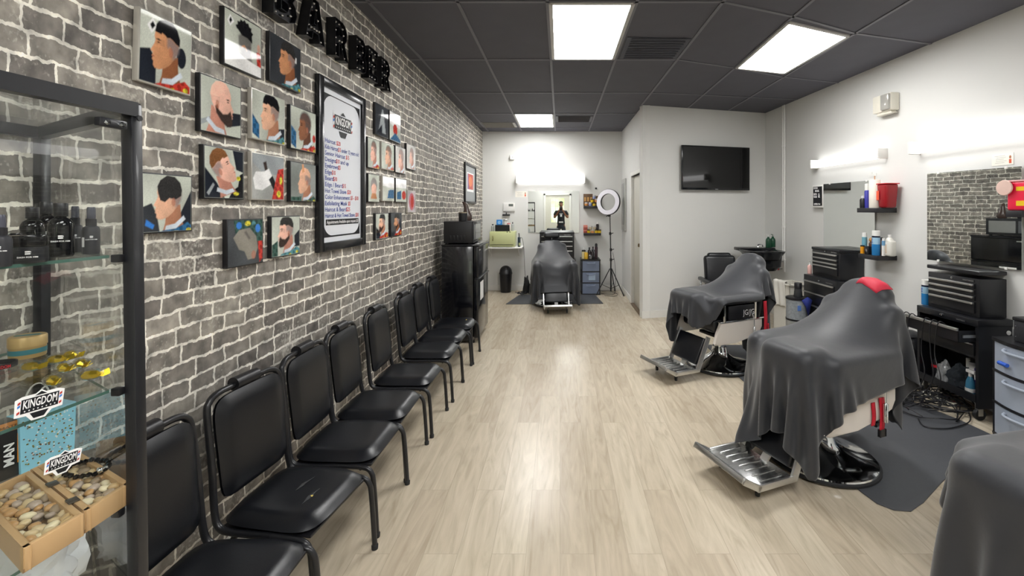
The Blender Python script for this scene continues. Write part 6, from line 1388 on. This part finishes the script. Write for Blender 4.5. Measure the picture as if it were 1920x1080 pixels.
# portrait reflector, seen only in the mirror, stands against the brick wall side
# ================================================================ barber chairs (local +x = forward)
IVO = mat('ivory_side_panel', 'DDD6CE', .3, 0, .02)
DCH = mat('diamond_steel', 'CFD0CF', .27, 1.0, .12, 25, bump=.1, bscale=60)
def barber_chair(label, loc, rotz, panel=True, script=False, hz=0.0):
    t = thing('barber_chair', label, 'barber chair', loc, rotz)
    MB().use(RUB).lathe([(.0, 0), (.305, 0), (.312, .006), (.312, .016), (.30, .022), (0, .022)], seg=56).build('base_ring', parent=t)
    MB().use(CHR).lathe([(.302, .018), (.298, .030), (.27, .040), (.20, .058), (.13, .085), (.085, .12), (.070, .16), (.066, .19)], seg=56).build('base_dome', parent=t)
    MB().use(CHR).lathe([(.052, .16), (.052, .33), (.0, .33)], seg=28).build('column', parent=t)
    MB().use(BLK).box((0, 0, .325), (.30, .24, .03), .006).build('under_frame', parent=t)
    l_ = MB().use(CHR).tube([(-.03, .05, .30), (-.10, .15, .295), (-.24, .17, .27)], .007, 8, smooth=4).build('pump_lever', parent=t)
    MB().use(BLK).tube([(-.10, .15, .300), (-.22, .17, .285), (-.27, .17, .25), (-.24, .17, .235)], .014, 10, smooth=3).build('lever_grip', parent=l_)
    MB().use(VINYL).box((.03, 0, .455), (.50, .44, .13), .04, 4).build('seat', parent=t)
    if panel:
        pr = [(-.27, .49), (.24, .49), (.285, .40), (.31, .315), (.26, .295), (.05, .30), (-.12, .325), (-.24, .37), (-.27, .42)]
        for s in (1, -1):
            MB().use(IVO).prism(pr, (0, s * .235, 0), (1, 0, 0), (0, 0, 1), (0, s * .035, 0), bev=.010).build('side_panel', parent=t)
            MB().use(CHR).bar((-.29, s * .255, .500), (.25, s * .255, .500), .035, .014, .004).build('side_trim', parent=t)
    for s in (1, -1):
        a_ = MB().use(CHR).tube([(.20, s * .27, .50), (.20, s * .27, .66)], .012, 8).tube([(-.18, s * .27, .50), (-.18, s * .27, .66)], .012, 8).build('arm_post', parent=t)
        MB().use(VINYL).box((.01, s * .27, .685), (.50, .07, .055), .02, 3).build('armrest', parent=t)
        MB().use(mat('arm_inner_black', '0C0D14', .4)).box((-.02, s * .262, .575), (.34, .02, .13), .006).build('arm_panel', parent=t)
    MB().use(VINYL).box((-.315, 0, .70), (.11, .45, .46), .045, 4, rot=(0, -.24, 0)).build('backrest', parent=t)
    MB().use(CHR).bar((-.385, 0, .88), (-.415, 0, .98 + hz), .05, .012).build('headrest_bar', parent=t)
    MB().use(VINYL).box((-.415, 0, .99 + hz), (.08, .27, .105), .036, 4, rot=(0, -.15, 0)).build('headrest', parent=t)
    h_ = MB().use(CHR).tube([(-.09, .29, .60), (-.135, .298, .51), (-.135, .298, .40)], .006, 8).build('recline_lever', parent=t)
    MB().use(CHR).lathe([(.0, .33), (.013, .33), (.013, .43), (.008, .436), (0, .436)], (-.135, .298, 0), 12).build('lever_sleeve', parent=h_)
    # leg rest and ribbed foot plate
    up, lo = Vector((.325, 0, .345)), Vector((.440, 0, .115))
    MB().use(VINYL).bar(up, lo, .05, .34, .018, up=(0, 1, 0)).build('leg_rest', parent=t) if False else MB().use(VINYL).box((up + lo) / 2, (.04, .34, .25), .015, 3, rot=(0, -.465, 0)).build('leg_rest', parent=t)
    for s in (1, -1): MB().use(CHR2).bar(up + Vector((-.01, s * .19, .015)), lo + Vector((0, s * .19, -.045)), .045, .010, .002, up=(0, 1, 0)).build('leg_rest_arm', parent=t)
    fp = MB().use(DCH).box((.56, 0, .075), (.25, .38, .012), .003)
    for k in range(7): fp.box((.56, -.15 + .05 * k, .083), (.16, .012, .008), .003)
    fp.use(CHR2).box((.56, -.195, .078), (.27, .012, .034), .003).box((.56, .195, .078), (.27, .012, .034), .003); fp.build('foot_plate', parent=t)
    ft = MB().use(DCH).box((.735, 0, .105), (.115, .38, .012), .003, rot=(0, -.52, 0))
    for k in range(7): ft.box((.735, -.15 + .05 * k, .113), (.06, .012, .008), .002, rot=(0, -.52, 0))
    ft.use(CHR2).box((.73, -.195, .105), (.13, .012, .034), .003, rot=(0, -.52, 0)).box((.73, .195, .105), (.13, .012, .034), .003, rot=(0, -.52, 0)).box((.784, 0, .137), (.014, .38, .03), .003, rot=(0, -.52, 0)); ft.build('foot_tip', parent=t)
    MB().use(CHR2).bar((.27, 0, .30), (.46, 0, .07), .012, .05, up=(0, 1, 0)).build('linkage', parent=t)
    for s in (1, -1): MB().use(RUB).lathe([(.012, .0005), (.014, .03), (.010, .066), (0, .068)], (.64, s * .14, 0), 10).build('bumper', parent=t)
    if script:
        mb = MB().use(WH); mb.text('JG/JG', (-.02, .2735, .545), (-1, 0, 0), (0, 0, 1), .05, 'L', width=.14, bold=.0)
        mb.build('script_lettering', parent=t, smooth=None, recalc=False)
    return t
A2 = math.atan2(-.30, -.67); A3 = math.atan2(-.285, -.735)
bc3 = barber_chair('nearest fully visible barber chair, on the large mat under a red-collared cape', (1.60, 2.74, .0085), A3)
bc2 = barber_chair('second barber chair with ivory side panel and white script on its arm, nearer the partition', (1.56, 4.36, .0085), A2, script=True)
bc1 = barber_chair('far barber chair facing the camera in front of the back wall mirror', (-.10, 7.16, .0105), -PI / 2 + .10, hz=.085)
bc4 = barber_chair('barber chair in the lower right corner, all but hidden under its dark cape', (1.74, 1.34, .001), math.atan2(-.22, -.97))
# ---- cape cloth: a small position-based drape over the chair's own shape
def sd_box(p, c, h, r, ry=0.0):
    q = p - np.array(c); 
    if ry: cs, sn = math.cos(ry), math.sin(ry); q = np.stack([q[:, 0] * cs + q[:, 2] * sn, q[:, 1], -q[:, 0] * sn + q[:, 2] * cs], 1)
    hh = np.array(h) - r; a = np.abs(q) - hh
    o = np.maximum(a, 0); ln = np.linalg.norm(o, axis=1); ins = np.minimum(a.max(1), 0)
    d = ln + ins - r
    g = np.where((ln > 1e-9)[:, None], np.sign(q) * o / np.maximum(ln, 1e-9)[:, None], 0)
    m = ln <= 1e-9
    if m.any():
        k = a[m].argmax(1); gg = np.zeros((m.sum(), 3)); gg[np.arange(len(k)), k] = np.sign(q[m])[np.arange(len(k)), k]; g[m] = gg
    if ry: g = np.stack([g[:, 0] * cs - g[:, 2] * sn, g[:, 1], g[:, 0] * sn + g[:, 2] * cs], 1)
    return d, g
BODY = [((.03, 0, .40), (.27, .27, .12), .03, 0), ((.01, .27, .60), (.27, .045, .12), .03, 0), ((.01, -.27, .60), (.27, .045, .12), .03, 0),
        ((-.315, 0, .70), (.065, .235, .24), .04, .24), ((-.415, 0, .99), (.055, .148, .066), .04, .15), ((.385, 0, .22), (.04, .20, .14), .02, .465)]
def drape(nx, ny, x0, x1, y0, y1, neck, seed, extra=(), steps=330, rot=0.0, fl=.006, pins=None, bodies=None):
    rs = np.random.RandomState(seed)
    X, Y = np.meshgrid(np.linspace(x0, x1, nx), np.linspace(y0, y1, ny), indexing='ij')
    c_, s_ = math.cos(rot), math.sin(rot)
    P0 = np.stack([neck[0] + X * c_ - Y * s_, neck[1] + X * s_ + Y * c_, np.full_like(X, neck[2])], 2)
    Pn = P0.copy(); Pn[..., 2] += .02 - .01 * np.hypot(X, Y) + .006 * rs.randn(nx, ny)
    V = np.zeros_like(Pn); dx = (x1 - x0) / (nx - 1); dy = (y1 - y0) / (ny - 1); dd = math.hypot(dx, dy)
    pin = (np.hypot(X, Y) < .055)
    if pins is not None: pin = pin | pins(X, Y)
    pinpos = Pn.copy(); pinpos[..., 2] = neck[2]
    bd = list(bodies or BODY) + list(extra)
    def con(A, B, L, k):
        d = B - A; ln = np.linalg.norm(d, axis=-1, keepdims=True); e = (ln - L) / np.maximum(ln, 1e-9) * .5 * k * d; A += e; B -= e
    def axis(ax, st, L, k):
        n = Pn.shape[ax]
        for off in range(2 * st):
            ia = np.concatenate([np.arange(off + j, n - st, 2 * st) for j in range(1)]) if off < n - st else np.array([], int)
            if off >= st and st > 1: pass
            if len(ia) == 0: continue
            ib = ia + st
            if ax == 0:
                A, B = Pn[ia].copy(), Pn[ib].copy(); con(A, B, L, k); Pn[ia] = A; Pn[ib] = B
            else:
                A, B = Pn[:, ia].copy(), Pn[:, ib].copy(); con(A, B, L, k); Pn[:, ia] = A; Pn[:, ib] = B
    def diag(sg, L, k):
        for ox in (0, 1):
            ia = np.arange(ox, nx - 1, 2)
            sa = Pn[ia][:, :-1] if sg > 0 else Pn[ia][:, 1:]; sb = Pn[ia + 1][:, 1:] if sg > 0 else Pn[ia + 1][:, :-1]
            A, B = sa.copy(), sb.copy(); con(A, B, L, k)
            if sg > 0:
                for q_, w_ in ((ia, A),): Pn[q_[:, None], np.arange(ny - 1)[None]] = w_
                Pn[(ia + 1)[:, None], np.arange(1, ny)[None]] = B
            else:
                Pn[ia[:, None], np.arange(1, ny)[None]] = A; Pn[(ia + 1)[:, None], np.arange(ny - 1)[None]] = B
    dt = .012; th = .009
    for it in range(steps):
        old = Pn.copy(); V[..., 2] -= 9.8 * dt; V *= .985; Pn = Pn + V * dt
        for k in range(12):
            axis(0, 1, dx, 1); axis(1, 1, dy, 1); diag(1, dd, .35); diag(-1, dd, .35); axis(0, 2, 2 * dx, .10); axis(1, 2, 2 * dy, .10)
            Pn[pin] = pinpos[pin]
            if k % 3 == 2:
                F_ = Pn.reshape(-1, 3); O_ = old.reshape(-1, 3)
                for b in bd:
                    d, g = sd_box(F_, *b); m = d < th
                    if m.any():
                        F_[m] += g[m] * (th - d[m])[:, None]
                        dv = F_[m] - O_[m]; tn = dv - g[m] * (dv * g[m]).sum(1)[:, None]; F_[m] -= tn * .45
                m = F_[:, 2] < fl; F_[m, 2] = fl; F_[m, :2] -= (F_[m, :2] - O_[m, :2]) * .6
                Pn = F_.reshape(nx, ny, 3)
        V = (Pn - old) / dt
        if it > steps - 60: V *= .8
    return Pn
CAPE = mat('charcoal_cape_nylon', '2B2D32', .5, 0, .06, 30, sheen=.25, bump=.5, bscale=5)
def cape(name, label, chair, P_, mask=None, th=.003, tucked=None):
    nx, ny, _ = P_.shape; Mw = FRAME[chair.name]; mb = MB().use(CAPE)
    pts = [tuple(Mw @ Vector(p)) for p in P_.reshape(-1, 3)]
    fc = [(i * ny + j, (i + 1) * ny + j, (i + 1) * ny + j + 1, i * ny + j + 1) for i in range(nx - 1) for j in range(ny - 1) if mask is None or mask(i / (nx - 1), j / (ny - 1))]
    mb.faces(pts, fc); bmesh.ops.delete(mb.bm, geom=[v for v in mb.bm.verts if not v.link_faces], context='VERTS')
    bmesh.ops.smooth_vert(mb.bm, verts=mb.bm.verts, factor=.35, use_axis_x=True, use_axis_y=True, use_axis_z=True)
    o = mb.build(name, smooth=180); md = o.modifiers.new('subdivision', 'SUBSURF'); md.levels = 1; md.render_levels = 1
    md = o.modifiers.new('thickness', 'SOLIDIFY'); md.thickness = th; md.offset = 1
    return tag(o, label, 'cape', 'dark capes draped over the barber chairs')
rcn = lambda i, j, r=.16: True
def rounded(r):
    def f(i, j):
        x, y = abs(i - .5) * 2, abs(j - .5) * 2; a, b = max(0, x - (1 - r)), max(0, y - (1 - r)); return a * a + b * b <= r * r
    return f
NK = (-.425, 0, 1.075)
D3 = drape(96, 70, -.62, 1.20, -.66, .56, NK, 3, rot=.05, extra=[((.33, .10, .60), (.10, .16, .16), .05, 0)])
c3 = cape('barber_cape', 'dark grey cape with red collar draped over the nearest fully visible barber chair', bc3, D3, rounded(.12))
D2 = drape(92, 66, -.78, 1.08, -.60, .44, NK, 5, rot=.0, extra=[((.33, -.05, .58), (.10, .18, .16), .05, 0)])
c2_ = cape('barber_cape', 'dark grey cape draped over the second barber chair, leaving its ivory side showing', bc2, D2, rounded(.35))
NK1 = (-.37, 0, .99)
B1 = [b for b in BODY if b[0][2] < .95]
D1 = drape(76, 84, -.34, 1.02, -.72, .72, NK1, 8, rot=.03, bodies=B1, extra=[((.05, .28, .55), (.30, .06, .14), .04, 0), ((.05, -.28, .55), (.30, .06, .14), .04, 0)], pins=lambda X, Y: (np.abs(X) < .03) & (np.abs(Y) < .13))
c1 = cape('barber_cape', 'dark grey cape hanging over the far barber chair below its headrest', bc1, D1, rounded(.3))
D4 = drape(78, 66, -.46, 1.34, -.64, .74, NK, 12, rot=.12, extra=[((.33, .0, .60), (.12, .22, .16), .05, 0)])
c4 = cape('barber_cape', 'dark grey cape in the lower right corner, running out of the frame', bc4, D4, rounded(.3))
# collar lining turned out at the neck
def collar(chair, cp, P_, x0, x1, y0, y1, m):
    Mw = FRAME[chair.name]; nx, ny, _ = P_.shape; X = np.linspace(x0, x1, nx); Y = np.linspace(y0, y1, ny); mb = MB().use(m)
    idx = [(i, j) for i in range(nx - 1) for j in range(ny - 1) if -.03 < X[i] < .06 and -.03 < Y[j] < .085]
    pts = {}; fc = []
    for i, j in idx:
        f = []
        for a_, b_ in ((i, j), (i + 1, j), (i + 1, j + 1), (i, j + 1)):
            if (a_, b_) not in pts: pts[(a_, b_)] = len(pts)
            f.append(pts[(a_, b_)])
        fc.append(f)
    mb.faces([tuple(Mw @ (Vector(P_[k]) + Vector((0, 0, .010)))) for k in pts], fc)
    bmesh.ops.smooth_vert(mb.bm, verts=mb.bm.verts, factor=.4, use_axis_x=True, use_axis_y=True, use_axis_z=True)
    o = mb.build('collar', parent=cp, smooth=180); md = o.modifiers.new('thickness', 'SOLIDIFY'); md.thickness = .004; return lab(o, 'red collar lining')
collar(bc3, c3, D3, -.62, 1.20, -.66, .56, mat('red_collar', 'D42A44', .6))
# red straps
def strap(label, chair, pts, wd=.035, m=None):
    Mw = FRAME[chair.name]; P_ = catmull([Vector(p) for p in pts], 6); mb = MB().use(m or mat('red_strap', 'C0102A', .6)); vs = []
    for p in P_: vs += [tuple(Mw @ (p + Vector((-wd / 2, 0, 0)))), tuple(Mw @ (p + Vector((wd / 2, 0, 0))))]
    mb.faces(vs, [(2 * k, 2 * k + 1, 2 * k + 3, 2 * k + 2) for k in range(len(P_) - 1)]); o = mb.build('strap'); md = o.modifiers.new('thickness', 'SOLIDIFY'); md.thickness = .003; md.offset = 0
    return tag(o, label, 'strap')
strap('wide red strap hanging at the rear side of the second barber chair', bc2, [(-.27, .30, .66), (-.275, .305, .50), (-.27, .305, .36), (-.255, .31, .26), (-.245, .31, .12)], .042)
strap('thin red strap end curling behind the wide red strap on the second barber chair', bc2, [(-.30, .31, .45), (-.31, .31, .30), (-.31, .315, .17), (-.335, .32, .14)], .016)
s3 = strap('red strap with black buckle hanging below the nearest fully visible barber chair', bc3, [(-.13, .278, .46), (-.135, .282, .36), (-.13, .28, .27)], .040)
strap('second red strap behind the buckled one on the nearest fully visible barber chair', bc3, [(-.065, .275, .44), (-.07, .278, .36), (-.065, .275, .31)], .030)
p = FRAME[bc3.name] @ Vector((-.13, .282, .262)); bk = MB().use(BLK).box(tuple(p), (.045, .012, .035), .004, rot=(0, 0, A3)).build('buckle', parent=s3)
tag(crumple('black_bag', tuple(FRAME[bc2.name] @ Vector((-.30, .20, .20))), .05, .03, .16, 4, mat('black_nylon', '101218', .6)), 'small black pouch hanging behind the red strap of the second barber chair', 'pouch')
# ================================================================ the photographer (seen in the back mirror)
SKN = mat('skin_brown', '8A5A40', .5, 0, .05); TEE = mat('black_t_shirt', '1A1C22', .8, 0, .1); PNT = mat('dark_trousers', '20242E', .8, 0, .1); SHOE = mat('dark_shoe', '1A1A1C', .5)
def skin_mesh(name, chains, parent, m, sub=2):
    """chains: list of [(co, r), ...]; first vertex of later chains may index an existing vertex"""
    vs, es, rs = [], [], []
    for ch in chains:
        prev = None
        for e in ch:
            if isinstance(e, int): prev = e; continue
            vs.append(e[0]); rs.append(e[1] if isinstance(e[1], tuple) else (e[1], e[1]))
            if prev is not None: es.append((prev, len(vs) - 1))
            prev = len(vs) - 1
    me = bpy.data.meshes.new(name); me.from_pydata(vs, es, []); me.materials.append(m)
    o = bpy.data.objects.new(name, me); C.objects.link(o); o.parent = parent; FRAME[o.name] = FRAME[parent.name] if parent else Matrix.Identity(4)
    md = o.modifiers.new('skin', 'SKIN'); md.use_smooth_shade = True; md.branch_smoothing = .6
    if not me.skin_vertices: me.skin_vertices.new()
    for i, r in enumerate(rs): me.skin_vertices[0].data[i].radius = r; me.skin_vertices[0].data[i].use_root = (i == 0)
    md = o.modifiers.new('sub', 'SUBSURF'); md.levels = sub; md.render_levels = sub
    return o
PX, PY_ = .04, -.46
t = thing('person', 'person in black t-shirt and dark trousers holding up a phone, reflected in the back mirror', 'person', (PX, PY_, 0))
ch = [[((0, 0, .98), (.132, .088)), ((0, 0, 1.12), (.135, .095)), ((0, .0, 1.28), (.155, .10)), ((0, -.005, 1.42), (.165, .095)), ((0, 0, 1.50), (.08, .07)), ((0, .01, 1.56), .055), ((0, .02, 1.62), (.062, .07)), ((0, .025, 1.70), (.078, .095)), ((0, .015, 1.77), (.075, .09)), ((0, .01, 1.815), (.045, .055))]]
base = 10
for s in (-1, 1):
    ch.append([3, ((s * .185, 0, 1.435), .058), ((s * .235, .0, 1.33), .050), ((s * .26, .03, 1.18), .042), ((s * .20, .16, 1.25), .038), ((s * .11, .30, 1.40), .029), ((s * .075, .345, 1.455), (.030, .020)), ((s * .062, .362, 1.490), (.033, .016))])
for s in (-1, 1):
    ch.append([0, ((s * .095, 0, .90), .072), ((s * .11, .01, .70), .060), ((s * .115, .015, .50), .053), ((s * .118, .0, .32), .052), ((s * .12, -.01, .12), .036), ((s * .12, .0, .055), .036), ((s * .125, .10, .035), .034), ((s * .13, .16, .028), .026)])
body = skin_mesh('body', ch, t, SKN, 1)
# fingers curled round the phone edges, thumbs across its back
for s in (-1, 1):
    for k in range(4):
        z = 1.515 + .018 * k - .006; L_ = (.9, 1, .95, .8)[3 - k]
        skin_mesh('finger', [[((s * .064, .356, z), .0085), ((s * (.064 + .006), .385, z + .004), .0082), ((s * .058, .408 * 1.0, z + .006), .0078), ((s * (.058 - .022 * L_), .418, z + .006), .007)]], t, SKN, 1)
    skin_mesh('thumb', [[((s * .055, .352, 1.492), .011), ((s * .040, .362, 1.508), .010), ((s * .022, .386, 1.520), .0085)]], t, SKN, 1)
# clothes follow the body
shirt = [[((0, 0, .88), (.172, .125)), ((0, 0, .97), (.168, .12)), ((0, 0, 1.12), (.147, .105)), ((0, .0, 1.28), (.168, .11)), ((0, -.005, 1.42), (.175, .104)), ((0, 0, 1.495), (.088, .078))]]
for s in (-1, 1): shirt.append([4, ((s * .188, 0, 1.437), .066), ((s * .238, .0, 1.325), .062), ((s * .252, .015, 1.26), .062)])
skin_mesh('t_shirt', shirt, t, TEE, 1)
tr_ = [[((0, 0, 1.05), (.150, .110)), ((0, 0, .93), (.160, .115))]]
for s in (-1, 1): tr_.append([1, ((s * .10, 0, .80), .11), ((s * .112, .01, .68), .09), ((s * .116, .01, .48), .068), ((s * .12, -.0, .28), .062), ((s * .122, -.005, .09), .058)])
skin_mesh('trousers', tr_, t, PNT, 1)
for s in (-1, 1): MB().use(SHOE).ball((s * .127, .055, .042), .1, 3, (.48, 1.45, .42)).build('shoe', parent=t)
MB().use(WH).box((0, .108, 1.34), (.12, .004, .02)).box((.0, .112, 1.27), (.07, .004, .09)).box((0, .112, 1.02), (.16, .004, .04)).build('shirt_print', parent=t)
for s in (-1, 1):
    MB().use(SKN).ball((s * .080, .015, 1.69), .03, 2, (.35, .6, 1)).build('ear', parent=t)
    e_ = MB().use(WH).ball((s * .030, .106, 1.712), .012, 2).build('eye', parent=t); MB().use(BLK).ball((s * .030, .1155, 1.712), .005, 1).build('pupil', parent=e_)
    MB().use(HR[0]).box((s * .031, .112, 1.733), (.034, .008, .006), .002).build('eyebrow', parent=t)
MB().use(SKN).ball((0, .120, 1.685), .02, 2, (.7, .8, 1.25)).build('nose', parent=t)
MB().use(mat('lips', '7A4438', .5)).ball((0, .108, 1.648), .022, 2, (1.1, .4, .35)).build('mouth', parent=t)
MB().use(mat('cropped_hair', '241C1A', .9)).ball((0, .0, 1.765), .098, 3, (.83, .98, .66)).build('hair', parent=t)
tp = thing('phone', 'dark phone held up in front of the photographer, seen in the back wall mirror', 'phone', (PX, PY_ + .395, 1.545))
MB().use(BLKG).box((0, 0, 0), (.075, .009, .15), .004, 3).build('phone_body', parent=tp); MB().use(mat('lens_glass', '20242A', .1)).lathe([(0, .004), (.008, .004), (.008, .008), (0, .008)], (.0, 0, .055), 12, 'Y').build('lens', parent=tp)
# things by the entrance that the mirrors show
for z, l in ((1.98, 'upper black-framed picture on the street wall, seen in the back mirror'), (1.72, 'lower black-framed picture on the street wall, seen in the back mirror')):
    tt = thing('framed_picture', l, 'picture', (-1.08, YF + .001, z + .0)); 
    tt.location = (-1.455, -1.2, z); tt.rotation_euler.z = -PI / 2; FRAME[tt.name] = _m4((-1.455, -1.2, z), (0, 0, -PI / 2))
    MB().use(BLK).box((0, .012, .1), (.36, .024, .22), .003).build('frame', parent=tt); MB().use(WH).box((0, .025, .1), (.28, .002, .14)).build('print', parent=tt)
# pop-up reflector leaning on the brick wall across from the near station is visible only in the mirror
